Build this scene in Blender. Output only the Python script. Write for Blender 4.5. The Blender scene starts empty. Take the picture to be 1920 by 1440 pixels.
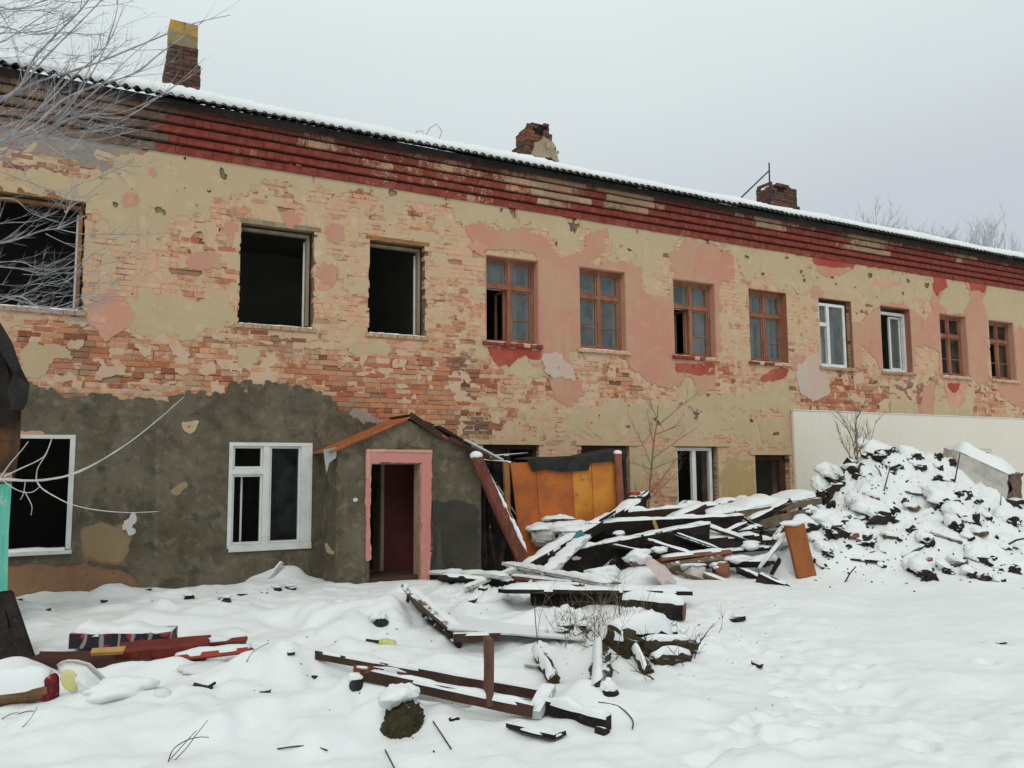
import bpy, bmesh, math, random
import numpy as np
from mathutils import Vector, Matrix
R_ = math.radians
scene = bpy.context.scene
COL = scene.collection
rng = random.Random(11)
nr = np.random.RandomState(5)

# ------------------------------------------------------------------ camera
CAM = np.array([0.0, -12.2, 1.7])
FPX, PITCH, ROLL, YAW = 1564.6, 0.101736, 0.0069812, 0.49711
_cy, _sy, _cp, _sp, _cr, _sr = (math.cos(YAW), math.sin(YAW), math.cos(PITCH), math.sin(PITCH), math.cos(ROLL), math.sin(ROLL))
_rt = np.array([_cy, -_sy, 0.0]); _fh = np.array([_sy, _cy, 0.0]); _up = np.array([0, 0, 1.0])
AX_F = _fh * _cp + _up * _sp
_u0 = _up * _cp - _fh * _sp
AX_R = _rt * _cr - _u0 * _sr
AX_U = _rt * _sr + _u0 * _cr
cam_data = bpy.data.cameras.new('camera')
cam = bpy.data.objects.new('camera', cam_data)
COL.objects.link(cam)
mw = Matrix.Identity(4)
for i in range(3):
    mw[i][0] = AX_R[i]; mw[i][1] = AX_U[i]; mw[i][2] = -AX_F[i]; mw[i][3] = CAM[i]
cam.matrix_world = mw
cam_data.sensor_fit = 'HORIZONTAL'
cam_data.sensor_width = 36.0
cam_data.lens = 36.0 * FPX / 1920.0
cam_data.clip_start = 0.1
cam_data.clip_end = 3000
scene.camera = cam

# ------------------------------------------------------------------ sky, sun, exposure
world = bpy.data.worlds.new('World'); scene.world = world; world.use_nodes = True
wn, wl = world.node_tree.nodes, world.node_tree.links
wn.clear()
w_out = wn.new('ShaderNodeOutputWorld')
w_sky = wn.new('ShaderNodeTexSky'); w_sky.sky_type = 'NISHITA'; w_sky.sun_disc = False
w_sky.sun_elevation = R_(42); w_sky.sun_rotation = R_(215); w_sky.dust_density = 4; w_sky.air_density = 1.5
w_b1 = wn.new('ShaderNodeBackground'); w_b1.inputs['Strength'].default_value = 0.06
wl.new(w_sky.outputs[0], w_b1.inputs['Color'])
w_tc = wn.new('ShaderNodeTexCoord')
w_sep = wn.new('ShaderNodeSeparateXYZ'); wl.new(w_tc.outputs['Generated'], w_sep.inputs[0])
w_noise = wn.new('ShaderNodeTexNoise'); w_noise.inputs['Scale'].default_value = 1.6; w_noise.inputs['Detail'].default_value = 4
w_map = wn.new('ShaderNodeMapping'); w_map.inputs['Scale'].default_value = (1, 1, 2.6)
wl.new(w_tc.outputs['Generated'], w_map.inputs['Vector']); wl.new(w_map.outputs[0], w_noise.inputs['Vector'])
w_ad = wn.new('ShaderNodeMath'); w_ad.operation = 'MULTIPLY_ADD'; w_ad.inputs[1].default_value = 0.16
wl.new(w_noise.outputs['Fac'], w_ad.inputs[0]); wl.new(w_sep.outputs['Z'], w_ad.inputs[2])
w_ramp = wn.new('ShaderNodeValToRGB')
el = w_ramp.color_ramp.elements
el[0].position = 0.05; el[0].color = (0.54, 0.58, 0.64, 1)
el[1].position = 1.0; el[1].color = (0.92, 0.96, 0.95, 1)
e = el.new(0.36); e.color = (0.62, 0.665, 0.715, 1)
e = el.new(0.60); e.color = (0.825, 0.915, 0.90, 1)
wl.new(w_ad.outputs[0], w_ramp.inputs[0])
w_b2 = wn.new('ShaderNodeBackground'); w_b2.inputs['Strength'].default_value = 1.0
wl.new(w_ramp.outputs[0], w_b2.inputs['Color'])
w_mix = wn.new('ShaderNodeMixShader'); w_mix.inputs[0].default_value = 0.9
wl.new(w_b1.outputs[0], w_mix.inputs[1]); wl.new(w_b2.outputs[0], w_mix.inputs[2])
wl.new(w_mix.outputs[0], w_out.inputs['Surface'])

sun_d = bpy.data.lights.new('sun', 'SUN'); sun_d.energy = 0.85; sun_d.angle = R_(28); sun_d.color = (1.0, 0.97, 0.93)
sun = bpy.data.objects.new('sun', sun_d); COL.objects.link(sun)
sun.location = (-10, -20, 30)
_az = R_(215); _elv = R_(42)
_dirn = Vector((math.sin(_az) * math.cos(_elv), math.cos(_az) * math.cos(_elv), math.sin(_elv)))   # towards the sun
sun.rotation_euler = _dirn.to_track_quat('Z', 'Y').to_euler()

scene.view_settings.view_transform = 'Standard'
scene.view_settings.look = 'None'
scene.view_settings.gamma = 1.0
scene.view_settings.exposure = 0.0
scene.view_settings.use_curve_mapping = False
try:
    scene.cycles.max_bounces = 6
    scene.cycles.diffuse_bounces = 4
    scene.cycles.use_denoising = True
except Exception:
    pass

# ------------------------------------------------------------------ where things stand: points of the place along lines of sight
def ray(px, py):
    return AX_F + AX_R * ((px - 960) / FPX) + AX_U * ((720 - py) / FPX)
def P(px, py, Y=0.0):                 # on the upright plane y = Y
    d = ray(px, py); return CAM + d * ((Y - CAM[1]) / d[1])
def PZ(px, py, z):                    # on the level z
    d = ray(px, py); return CAM + d * ((z - CAM[2]) / d[2])
def PD(px, py, t):                    # at distance t
    return CAM + ray(px, py) * t
def Q(px, py, Y=0.0):
    p = P(px, py, Y); return (float(p[0]), float(p[2]))

# ------------------------------------------------------------------ noise
def _hash(ix, iy, seed):
    h = (ix.astype(np.int64) * 374761393 + iy.astype(np.int64) * 668265263 + seed * 1442695041) & 0x7fffffff
    h = ((h ^ (h >> 13)) * 1274126177) & 0x7fffffff
    h = (h ^ (h >> 16)) & 0xffff
    return h / 65535.0
def vnoise(x, y, seed=0):
    x = np.asarray(x, float); y = np.asarray(y, float)
    ix = np.floor(x); iy = np.floor(y); fx = x - ix; fy = y - iy
    fx = fx * fx * fx * (fx * (fx * 6 - 15) + 10); fy = fy * fy * fy * (fy * (fy * 6 - 15) + 10)
    a = _hash(ix, iy, seed); b = _hash(ix + 1, iy, seed); c = _hash(ix, iy + 1, seed); d = _hash(ix + 1, iy + 1, seed)
    return (a + (b - a) * fx) * (1 - fy) + (c + (d - c) * fx) * fy - 0.5
def fbm(x, y, scale, seed=0, octv=3, gain=0.5):
    s = 0; a = 1.0; x = np.asarray(x, float) / scale; y = np.asarray(y, float) / scale
    for o in range(octv):
        s = s + a * vnoise(x + 17.3 * o, y - 9.1 * o, seed + o * 7); a *= gain; x = x * 2.03; y = y * 2.03
    return s

# ------------------------------------------------------------------ objects
def world_loc(o):
    v = Vector((0, 0, 0))
    while o is not None:
        v += o.location; o = o.parent
    return np.array(v)
def tag(o, label=None, cat=None, group=None, kind=None):
    if label: o['label'] = label
    if cat: o['category'] = cat
    if group: o['group'] = group
    if kind: o['kind'] = kind
    return o
def thing(name, loc, label, cat, group=None):
    o = bpy.data.objects.new(name, None); COL.objects.link(o)
    o.location = tuple(float(v) for v in loc); o.empty_display_size = 0.2
    return tag(o, label, cat, group)
def obj(name, V, F, mat, parent=None, smooth=False, loc=None, kind=None, label=None):
    V = np.asarray(V, float)
    base = world_loc(parent) if parent is not None else np.zeros(3)
    if loc is None:
        loc = base if parent is not None else np.array([V[:, 0].mean(), V[:, 1].mean(), V[:, 2].min()])
    loc = np.asarray(loc, float)
    me = bpy.data.meshes.new(name)
    me.from_pydata((V - loc).tolist(), [], [list(map(int, f)) for f in F])
    if mat is not None: me.materials.append(mat)
    if smooth:
        me.polygons.foreach_set('use_smooth', [True] * len(me.polygons))
    me.update()
    o = bpy.data.objects.new(name, me); COL.objects.link(o)
    if parent is not None: o.parent = parent
    o.location = tuple(loc - base)
    if kind: o['kind'] = kind
    if label: o['label'] = label
    return o

class MB:
    def __init__(s): s.V = []; s.F = []; s.n = 0
    def add(s, V, F):
        s.V.extend([tuple(v) for v in V]); s.F.extend([[i + s.n for i in f] for f in F]); s.n = len(s.V)
    def box(s, x0, x1, y0, y1, z0, z1):
        s.add([(x0, y0, z0), (x1, y0, z0), (x1, y1, z0), (x0, y1, z0), (x0, y0, z1), (x1, y0, z1), (x1, y1, z1), (x0, y1, z1)],
              [(0, 3, 2, 1), (4, 5, 6, 7), (0, 1, 5, 4), (1, 2, 6, 5), (2, 3, 7, 6), (3, 0, 4, 7)])
    def prism(s, poly, y0, y1):       # poly in (x, z), counter-clockwise seen from -y
        n = len(poly)
        s.add([(x, y0, z) for x, z in poly] + [(x, y1, z) for x, z in poly],
              [list(range(n)), list(range(2 * n - 1, n - 1, -1))] + [[(i + 1) % n, i, i + n, (i + 1) % n + n] for i in range(n)])
    def tube(s, pts, radii, sides=5, cap=True):
        pts = [np.asarray(p, float) for p in pts]; n = len(pts); V = []; F = []
        ref = np.array([0.31, 0.17, 0.93])
        for i, p in enumerate(pts):
            t = pts[min(i + 1, n - 1)] - pts[max(i - 1, 0)]; t = t / (np.linalg.norm(t) + 1e-9)
            if abs(t @ ref) > 0.97: ref = np.array([0.9, 0.1, 0.3])
            a = np.cross(t, ref); a /= np.linalg.norm(a) + 1e-9; b = np.cross(t, a)
            for k in range(sides):
                w = 2 * math.pi * k / sides
                V.append(p + radii[i] * (a * math.cos(w) + b * math.sin(w)))
        for i in range(n - 1):
            for k in range(sides):
                k2 = (k + 1) % sides
                F.append((i * sides + k, i * sides + k2, (i + 1) * sides + k2, (i + 1) * sides + k))
        if cap:
            F.append(list(range(sides - 1, -1, -1))); F.append([(n - 1) * sides + k for k in range(sides)])
        s.add(V, F)
    def obj(s, name, mat, parent=None, **k): return obj(name, s.V, s.F, mat, parent, **k)

# ------------------------------------------------------------------ materials
def nt(name):
    m = bpy.data.materials.new(name); m.use_nodes = True
    n, l = m.node_tree.nodes, m.node_tree.links
    return m, n, l, n['Principled BSDF']
def noise(n, l, vec, scale, detail=4, rough=0.55, dist=0.0):
    t = n.new('ShaderNodeTexNoise'); t.inputs['Scale'].default_value = scale; t.inputs['Detail'].default_value = detail
    t.inputs['Roughness'].default_value = rough; t.inputs['Distortion'].default_value = dist
    l.new(vec, t.inputs['Vector']); return t.outputs['Fac']
def mrange(n, l, v, a, b, c=0.0, d=1.0):
    t = n.new('ShaderNodeMapRange'); t.interpolation_type = 'SMOOTHSTEP'
    l.new(v, t.inputs[0])
    for i, x in enumerate((a, b, c, d)): t.inputs[i + 1].default_value = x
    return t.outputs[0]
def mixc(n, l, f, a, b):
    t = n.new('ShaderNodeMix'); t.data_type = 'RGBA'
    for s, v in ((0, f), (6, a), (7, b)):
        if hasattr(v, 'node'): l.new(v, t.inputs[s])
        elif s == 0: t.inputs[0].default_value = v
        else: t.inputs[s].default_value = (*v, 1)
    return t.outputs[2]
def math_(n, l, op, a, b=None, c=None):
    t = n.new('ShaderNodeMath'); t.operation = op
    for i, v in enumerate((a, b, c)):
        if v is None: continue
        if hasattr(v, 'node'): l.new(v, t.inputs[i])
        else: t.inputs[i].default_value = v
    return t.outputs[0]
def bump(n, l, h, strength, dist, bsdf):
    b = n.new('ShaderNodeBump'); b.inputs['Strength'].default_value = strength; b.inputs['Distance'].default_value = dist
    l.new(h, b.inputs['Height']); l.new(b.outputs[0], bsdf.inputs['Normal'])
def pos(n):
    return n.new('ShaderNodeNewGeometry').outputs['Position']
SNOWC = (0.72, 0.76, 0.76)
def stretch(n, l, v, s):
    t = n.new('ShaderNodeMapping'); t.inputs['Scale'].default_value = s; l.new(v, t.inputs['Vector']); return t.outputs[0]

def mat_rough(name, c1, c2, c3=None, scale=6, fine=40, rough=0.9, bmp=0.4, dist=0.01, snow=None, aniso=None, lo=0.35, hi=0.65, spec=0.2):
    m, n, l, b = nt(name); p = pos(n)
    if aniso: p = stretch(n, l, p, aniso)
    a = noise(n, l, p, scale, 6); f = noise(n, l, p, fine, 5, 0.65)
    c = mixc(n, l, mrange(n, l, a, lo, hi), c1, c2)
    if c3: c = mixc(n, l, mrange(n, l, f, 0.56, 0.70), c, c3)
    b.inputs['Roughness'].default_value = rough; b.inputs['Specular IOR Level'].default_value = spec
    if snow is not None:
        g = n.new('ShaderNodeNewGeometry'); s = n.new('ShaderNodeSeparateXYZ'); l.new(g.outputs['True Normal'], s.inputs[0])
        ff = noise(n, l, g.outputs['Position'], 14, 4)
        v = math_(n, l, 'MULTIPLY_ADD', ff, 0.7, s.outputs['Z'])
        c = mixc(n, l, mrange(n, l, v, snow, snow + 0.12), c, SNOWC)
    l.new(c, b.inputs['Base Color'])
    h = math_(n, l, 'ADD', a, math_(n, l, 'MULTIPLY', f, 0.5))
    bump(n, l, h, bmp, dist, b)
    return m

def mat_snow():
    m, n, l, b = nt('snow'); p = pos(n)
    a = noise(n, l, p, 1.7, 5); f = noise(n, l, p, 26, 5, 0.6); g = noise(n, l, p, 160, 3, 0.7)
    c = mixc(n, l, mrange(n, l, a, 0.3, 0.7), (0.75, 0.79, 0.78), (0.79, 0.82, 0.815))
    l.new(c, b.inputs['Base Color']); b.inputs['Roughness'].default_value = 0.75
    b.inputs['Specular IOR Level'].default_value = 0.25
    h = math_(n, l, 'ADD', f, math_(n, l, 'MULTIPLY', g, 0.25))
    bump(n, l, h, 0.35, 0.02, b)
    return m
SNOW = mat_snow()

def mat_brick(name, from_object):
    m, n, l, b = nt(name); p = pos(n)
    if from_object:
        at = n.new('ShaderNodeObjectInfo'); colr, al = at.outputs['Color'], at.outputs['Alpha']
    else:
        at = n.new('ShaderNodeAttribute'); at.attribute_name = 'bc'; colr, al = at.outputs['Color'], at.outputs['Alpha']
    s = n.new('ShaderNodeSeparateColor'); l.new(colr, s.inputs[0])
    wash, soot, rnd = s.outputs[0], s.outputs[1], s.outputs[2]
    big = noise(n, l, p, 1.3, 4); mid = noise(n, l, p, 9, 5, 0.6); fine = noise(n, l, p, 45, 5, 0.7)
    r = n.new('ShaderNodeValToRGB'); e = r.color_ramp.elements
    e[0].position = 0; e[0].color = (0.27, 0.085, 0.050, 1); e[1].position = 1; e[1].color = (0.52, 0.36, 0.23, 1)
    for q, c in ((0.14, (0.38, 0.125, 0.064)), (0.45, (0.49, 0.20, 0.10)), (0.7, (0.51, 0.255, 0.145)), (0.85, (0.42, 0.19, 0.115))):
        x = e.new(q); x.color = (*c, 1)
    l.new(math_(n, l, 'MULTIPLY_ADD', mid, 0.25, math_(n, l, 'SUBTRACT', rnd, 0.12)), r.inputs[0])
    cream = mixc(n, l, mrange(n, l, big, 0.35, 0.65), (0.52, 0.375, 0.225), (0.59, 0.37, 0.235))
    cream = mixc(n, l, mrange(n, l, noise(n, l, p, 4.2, 5, .6), 0.42, 0.62, 0, .85), cream, (0.60, 0.315, 0.19))
    cream = mixc(n, l, mrange(n, l, mid, 0.5, 0.75, 0, .8), cream, (0.66, 0.50, 0.36))
    # how much of the old wash still sticks: breaks up within each brick
    t = math_(n, l, 'MULTIPLY_ADD', fine, 0.9, math_(n, l, 'MULTIPLY', mid, 0.9))
    t = math_(n, l, 'ADD', t, wash)
    c = mixc(n, l, mrange(n, l, t, 1.20, 1.62), r.outputs[0], cream)
    pt = math_(n, l, 'ADD', math_(n, l, 'MULTIPLY_ADD', fine, 0.85, math_(n, l, 'MULTIPLY', mid, 0.65)), al)
    red = mixc(n, l, mrange(n, l, mid, 0.35, 0.7), (0.20, 0.038, 0.028), (0.29, 0.068, 0.048))
    c = mixc(n, l, mrange(n, l, pt, 1.14, 1.30), c, red)
    st = math_(n, l, 'MULTIPLY', soot, mrange(n, l, mid, 0.25, 0.6, 0.75, 1.0))
    c = mixc(n, l, st, c, (0.042, 0.037, 0.032))
    pit = noise(n, l, p, 17, 3, 0.5)
    c = mixc(n, l, mrange(n, l, math_(n, l, 'MULTIPLY_ADD', fine, 0.25, pit), 0.795, 0.84, 0, 0.85), c, (0.07, 0.045, 0.03))
    dirt = noise(n, l, p, 3.2, 6, 0.7)
    c = mixc(n, l, mrange(n, l, dirt, 0.5, 0.72, 0, 0.35), c, (0.17, 0.13, 0.09))
    c = mixc(n, l, mrange(n, l, fine, 0.64, 0.74, 0, 0.6), c, (0.12, 0.07, 0.045))
    l.new(c, b.inputs['Base Color']); b.inputs['Roughness'].default_value = 0.95; b.inputs['Specular IOR Level'].default_value = 0.15
    bump(n, l, math_(n, l, 'ADD', fine, mid), 0.6, 0.008, b)
    return m
BRICK = mat_brick('old_brick', False)
BRICK_O = mat_brick('old_brick_single', True)
MORTAR = mat_rough('mortar', (0.16, 0.115, 0.075), (0.36, 0.27, 0.17), (0.05, 0.035, 0.025), 3, 22, 0.95, 0.6, 0.01)

def mat_plaster(name, c1, c2, c3, stain=(0.25, 0.18, 0.12), st=0.25, sc=1.1, bmp=0.25, mott=None):
    m, n, l, b = nt(name); p = pos(n)
    big = noise(n, l, p, sc, 5); mid = noise(n, l, p, 5, 6, 0.6); fine = noise(n, l, p, 60, 5, 0.7)
    drip = noise(n, l, stretch(n, l, p, (7, 7, 0.7)), 1.0, 4)
    c = mixc(n, l, mrange(n, l, big, 0.35, 0.65), c1, c2)
    c = mixc(n, l, mrange(n, l, mid, 0.52, 0.72), c, c3)
    c = mixc(n, l, mrange(n, l, drip, 0.56, 0.78, 0, st), c, stain)
    c = mixc(n, l, mrange(n, l, fine, 0.62, 0.74, 0, 0.55), c, tuple(v * 0.5 for v in c1))
    spot = noise(n, l, p, 14, 2, 0.5)
    c = mixc(n, l, mrange(n, l, spot, 0.715, 0.76, 0, 0.8), c, tuple(v * 0.3 for v in c2))
    if mott:
        c = mixc(n, l, mrange(n, l, noise(n, l, p, 7, 7, .68), 0.50, 0.70, 0, .6), c, mott)
        c = mixc(n, l, mrange(n, l, noise(n, l, p, 2.3, 6, .65, .6), 0.52, 0.66, 0, .6), c, tuple(v * .55 for v in c1))
    l.new(c, b.inputs['Base Color']); b.inputs['Roughness'].default_value = 0.92; b.inputs['Specular IOR Level'].default_value = 0.2
    bump(n, l, math_(n, l, 'ADD', mid, math_(n, l, 'MULTIPLY', fine, 0.4)), bmp, 0.015, b)
    return m
CREAM = mat_plaster('cream_plaster', (0.485, 0.38, 0.235), (0.465, 0.355, 0.215), (0.54, 0.415, 0.27), (0.30, 0.23, 0.14), 0.3)
PINK = mat_plaster('pink_plaster', (0.50, 0.235, 0.165), (0.475, 0.285, 0.185), (0.53, 0.29, 0.215), (0.36, 0.16, 0.11), 0.4)
RESID = mat_plaster('limewash_residue', (0.50, 0.38, 0.24), (0.53, 0.355, 0.225), (0.58, 0.45, 0.31), (0.30, 0.19, 0.11), 0.55, 2.2, .5)
RESID2 = mat_plaster('whitish_mortar_residue', (0.53, 0.385, 0.26), (0.56, 0.39, 0.28), (0.52, 0.29, 0.18), (0.35, 0.22, 0.14), 0.3, 2.2, .5)
SALMON = mat_plaster('salmon_plaster', (0.55, 0.27, 0.18), (0.56, 0.33, 0.24), (0.60, 0.38, 0.29), (0.45, 0.3, 0.2), 0.2)
PALE = mat_plaster('pale_plaster', (0.54, 0.38, 0.30), (0.50, 0.42, 0.36), (0.58, 0.36, 0.28), (0.45, 0.36, 0.28), 0.25)
REDP = mat_plaster('red_plaster', (0.33, 0.055, 0.038), (0.40, 0.11, 0.075), (0.29, 0.045, 0.032), (0.2, 0.05, 0.04), 0.3)
CEMENT = mat_plaster('cement_render', (0.100, 0.084, 0.056), (0.150, 0.128, 0.090), (0.066, 0.060, 0.042), (0.20, 0.17, 0.12), 0.4, 1.6, 0.6, (0.235, 0.205, 0.155))
DAMP = mat_plaster('damp_render', (0.042, 0.040, 0.032), (0.075, 0.070, 0.055), (0.055, 0.06, 0.04), (0.12, 0.11, 0.09), 0.5, 1.6, 0.5)
BEIGE = mat_plaster('beige_plaster', (0.30, 0.225, 0.13), (0.26, 0.19, 0.11), (0.36, 0.23, 0.15), (0.3, 0.15, 0.09), 0.3)
OCHRE = mat_plaster('ochre_plinth', (0.27, 0.165, 0.085), (0.24, 0.135, 0.09), (0.33, 0.18, 0.08), (0.3, 0.09, 0.05), 0.5, 2.0, 0.5)
WHITEW = mat_plaster('white_splash', (0.62, 0.60, 0.56), (0.55, 0.53, 0.48), (0.66, 0.64, 0.60), (0.4, 0.36, 0.3), 0.2)
GREYW = mat_plaster('grey_weathered', (0.26, 0.225, 0.19), (0.33, 0.27, 0.22), (0.20, 0.18, 0.155), (0.14, 0.12, 0.10), 0.5)
CLAD = mat_plaster('white_cladding', (0.69, 0.64, 0.545), (0.71, 0.67, 0.58), (0.69, 0.65, 0.56), (0.53, 0.49, 0.42), 0.25, 0.6, 0.06)
PVC = mat_rough('white_paint', (0.66, 0.67, 0.65), (0.55, 0.56, 0.53), (0.50, 0.49, 0.44), 5, 30, 0.6, 0.15, 0.004, lo=0.4, hi=0.75, spec=0.3)
BROWNF = mat_rough('brown_window_paint', (0.215, 0.080, 0.046), (0.29, 0.135, 0.075), (0.13, 0.06, 0.04), 6, 35, 0.7, 0.3, 0.004, aniso=(1, 1, 0.3))
BAREW = mat_rough('bare_grey_wood', (0.30, 0.25, 0.17), (0.22, 0.17, 0.11), (0.12, 0.09, 0.06), 5, 40, 0.9, 0.4, 0.004, aniso=(1, 1, 0.2))
LINTELW = mat_rough('orange_wood', (0.33, 0.16, 0.055), (0.22, 0.11, 0.05), (0.10, 0.06, 0.035), 5, 40, 0.85, 0.4, 0.004)
INTER = mat_rough('interior_plaster', (0.24, 0.25, 0.23), (0.30, 0.30, 0.27), (0.07, 0.07, 0.06), 1.5, 20, 0.95, 0.2)
LOGRED = mat_rough('rough_red_brown_bark', (0.17, 0.055, 0.036), (0.10, 0.035, 0.025), (0.25, 0.12, 0.085), 9, 28, 0.95, 1.0, 0.02, aniso=(1, 1, .35))
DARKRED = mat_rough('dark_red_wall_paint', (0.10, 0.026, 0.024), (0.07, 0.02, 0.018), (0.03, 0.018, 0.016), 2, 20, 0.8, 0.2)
ASBEST = mat_rough('sooty_corrugated_sheet', (0.035, 0.033, 0.030), (0.060, 0.056, 0.050), (0.10, 0.095, 0.085), 8, 40, 0.95, 0.3, 0.004)
CHAR = mat_rough('charred_wood', (0.010, 0.009, 0.008), (0.026, 0.020, 0.016), (0.055, 0.042, 0.032), 5, 30, 0.9, 0.7, 0.01, snow=1.12)
POSTW = mat_rough('brown_post_wood', (0.105, 0.052, 0.038), (0.145, 0.075, 0.055), (0.06, 0.035, 0.025), 6, 30, 0.85, 0.4, 0.005, aniso=(1, 1, .3))
DARKW = mat_rough('dark_brown_wood', (0.042, 0.022, 0.016), (0.070, 0.038, 0.027), (0.030, 0.018, 0.014), 5, 34, 0.85, 0.5, 0.006, snow=1.15)
REDW = mat_rough('red_brown_wood', (0.19, 0.065, 0.042), (0.26, 0.10, 0.065), (0.10, 0.05, 0.04), 6, 36, 0.85, 0.5, 0.006, snow=1.10)
REDBOARD = mat_rough('dark_red_board', (0.15, 0.028, 0.022), (0.21, 0.045, 0.032), (0.07, 0.02, 0.02), 6, 30, 0.7, 0.3, 0.004, snow=1.12)
GREYWOOD = mat_rough('weathered_timber', (0.115, 0.085, 0.06), (0.17, 0.13, 0.09), (0.06, 0.045, 0.035), 5, 34, 0.95, 0.6, 0.008, snow=1.10)
WHITEPLANK = mat_rough('whitish_painted_plank', (0.52, 0.52, 0.49), (0.36, 0.33, 0.28), (0.18, 0.10, 0.08), 5, 26, 0.8, 0.3, 0.005, snow=0.95, lo=0.5, hi=0.75)
ORANGEP = mat_rough('orange_fibreboard', (0.44, 0.12, 0.026), (0.30, 0.085, 0.030), (0.22, 0.09, 0.045), 2.6, 9, 0.7, 0.2, 0.01, lo=0.4, hi=0.65)
YELLOWP = mat_rough('yellow_orange_fibreboard', (0.56, 0.23, 0.035), (0.46, 0.155, 0.03), (0.30, 0.12, 0.04), 2.6, 9, 0.7, 0.2, 0.01, lo=0.4, hi=0.65)
PLY = mat_rough('orange_brown_veneer', (0.33, 0.115, 0.030), (0.25, 0.080, 0.025), (0.14, 0.05, 0.02), 3, 24, 0.6, 0.2, 0.005, aniso=(1, 1, 0.3))
FELT = mat_rough('black_roofing_felt', (0.018, 0.019, 0.018), (0.032, 0.032, 0.030), (0.06, 0.06, 0.055), 5, 60, 0.95, 0.7, 0.01)
CLOD = mat_rough('dark_rubble', (0.018, 0.016, 0.013), (0.042, 0.035, 0.026), (0.10, 0.075, 0.05), 9, 40, 0.95, 0.9, 0.02, snow=1.02)
MOSS = mat_rough('earthy_stump', (0.035, 0.028, 0.016), (0.055, 0.045, 0.022), (0.10, 0.095, 0.035), 14, 50, 0.95, 1.0, 0.02, snow=1.22)
CONC = mat_rough('old_concrete', (0.52, 0.49, 0.43), (0.38, 0.36, 0.34), (0.58, 0.53, 0.45), 3, 25, 0.9, 0.4, 0.01, snow=1.15)
CONCB = mat_rough('brown_broken_concrete', (0.10, 0.07, 0.045), (0.17, 0.12, 0.08), (0.27, 0.22, 0.16), 8, 30, 0.95, 0.9, 0.02, snow=1.15)
BLOCK = mat_rough('pinkish_plaster_slab', (0.56, 0.46, 0.43), (0.62, 0.53, 0.50), (0.40, 0.26, 0.22), 4, 30, 0.9, 0.4, 0.01, snow=1.15)
FROST = mat_rough('frosted_bark', (0.23, 0.22, 0.225), (0.38, 0.37, 0.385), (0.11, 0.10, 0.10), 9, 60, 0.95, 0.4, 0.004)
FROSTD = mat_rough('frost_haze_far_twigs', (0.52, 0.53, 0.55), (0.44, 0.45, 0.47), None, 2, 30, 1.0, 0.0)  # pale tone is hoarfrost with distance haze mixed into the colour
TWIG = mat_rough('bare_twig', (0.17, 0.125, 0.085), (0.24, 0.18, 0.125), (0.10, 0.07, 0.05), 12, 60, 0.95, 0.3, 0.003)
TWIGD = mat_rough('dark_twig', (0.045, 0.032, 0.022), (0.08, 0.06, 0.045), None, 12, 60, 0.95, 0.3, 0.003)
TURQ = mat_rough('turquoise_paint', (0.09, 0.42, 0.31), (0.16, 0.50, 0.40), (0.42, 0.50, 0.45), 7, 30, 0.8, 0.3, 0.004, aniso=(1, 1, 0.25))
TEAL = mat_rough('teal_paint', (0.04, 0.19, 0.19), (0.06, 0.24, 0.24), None, 7, 30, 0.7, 0.2)
BLACKM = mat_rough('black_metal', (0.015, 0.016, 0.017), (0.03, 0.03, 0.03), None, 8, 30, 0.6, 0.2)
REDEND = mat_rough('red_cloth', (0.22, 0.018, 0.022), (0.10, 0.015, 0.018), (0.45, 0.12, 0.14), 12, 40, 0.9, 0.5, 0.01, snow=1.25)
YPLAST = mat_rough('yellow_print', (0.58, 0.52, 0.20), (0.66, 0.63, 0.42), None, 5, 20, 0.5, 0.2)
ICEPL = mat_rough('milky_plastic', (0.62, 0.66, 0.66), (0.70, 0.70, 0.65), (0.60, 0.58, 0.50), 3, 18, 0.45, 0.2, 0.01, spec=0.4)
YGREEN = mat_rough('yellow_green_plastic', (0.44, 0.46, 0.06), (0.55, 0.60, 0.30), (0.70, 0.72, 0.62), 12, 40, 0.4, 0.1, spec=0.5)
YBOARD = mat_rough('raw_yellow_wood', (0.42, 0.25, 0.085), (0.35, 0.20, 0.07), None, 5, 30, 0.8, 0.3)
SCRAP = mat_rough('pale_sheet_metal', (0.33, 0.34, 0.33), (0.26, 0.265, 0.26), None, 4, 30, 0.5, 0.1, spec=0.5)
RUSTY = mat_rough('rusty_edge', (0.30, 0.085, 0.03), (0.40, 0.13, 0.045), (0.16, 0.07, 0.04), 6, 34, 0.85, 0.4, 0.005)
GRASSD = mat_rough('dry_grass', (0.13, 0.11, 0.04), (0.09, 0.085, 0.03), None, 20, 60, 0.95, 0.1)
CURT = mat_rough('dingy_curtain', (0.42, 0.45, 0.44), (0.34, 0.37, 0.36), None, 3, 30, 0.95, 0.1, aniso=(3, 3, 0.2))

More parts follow.
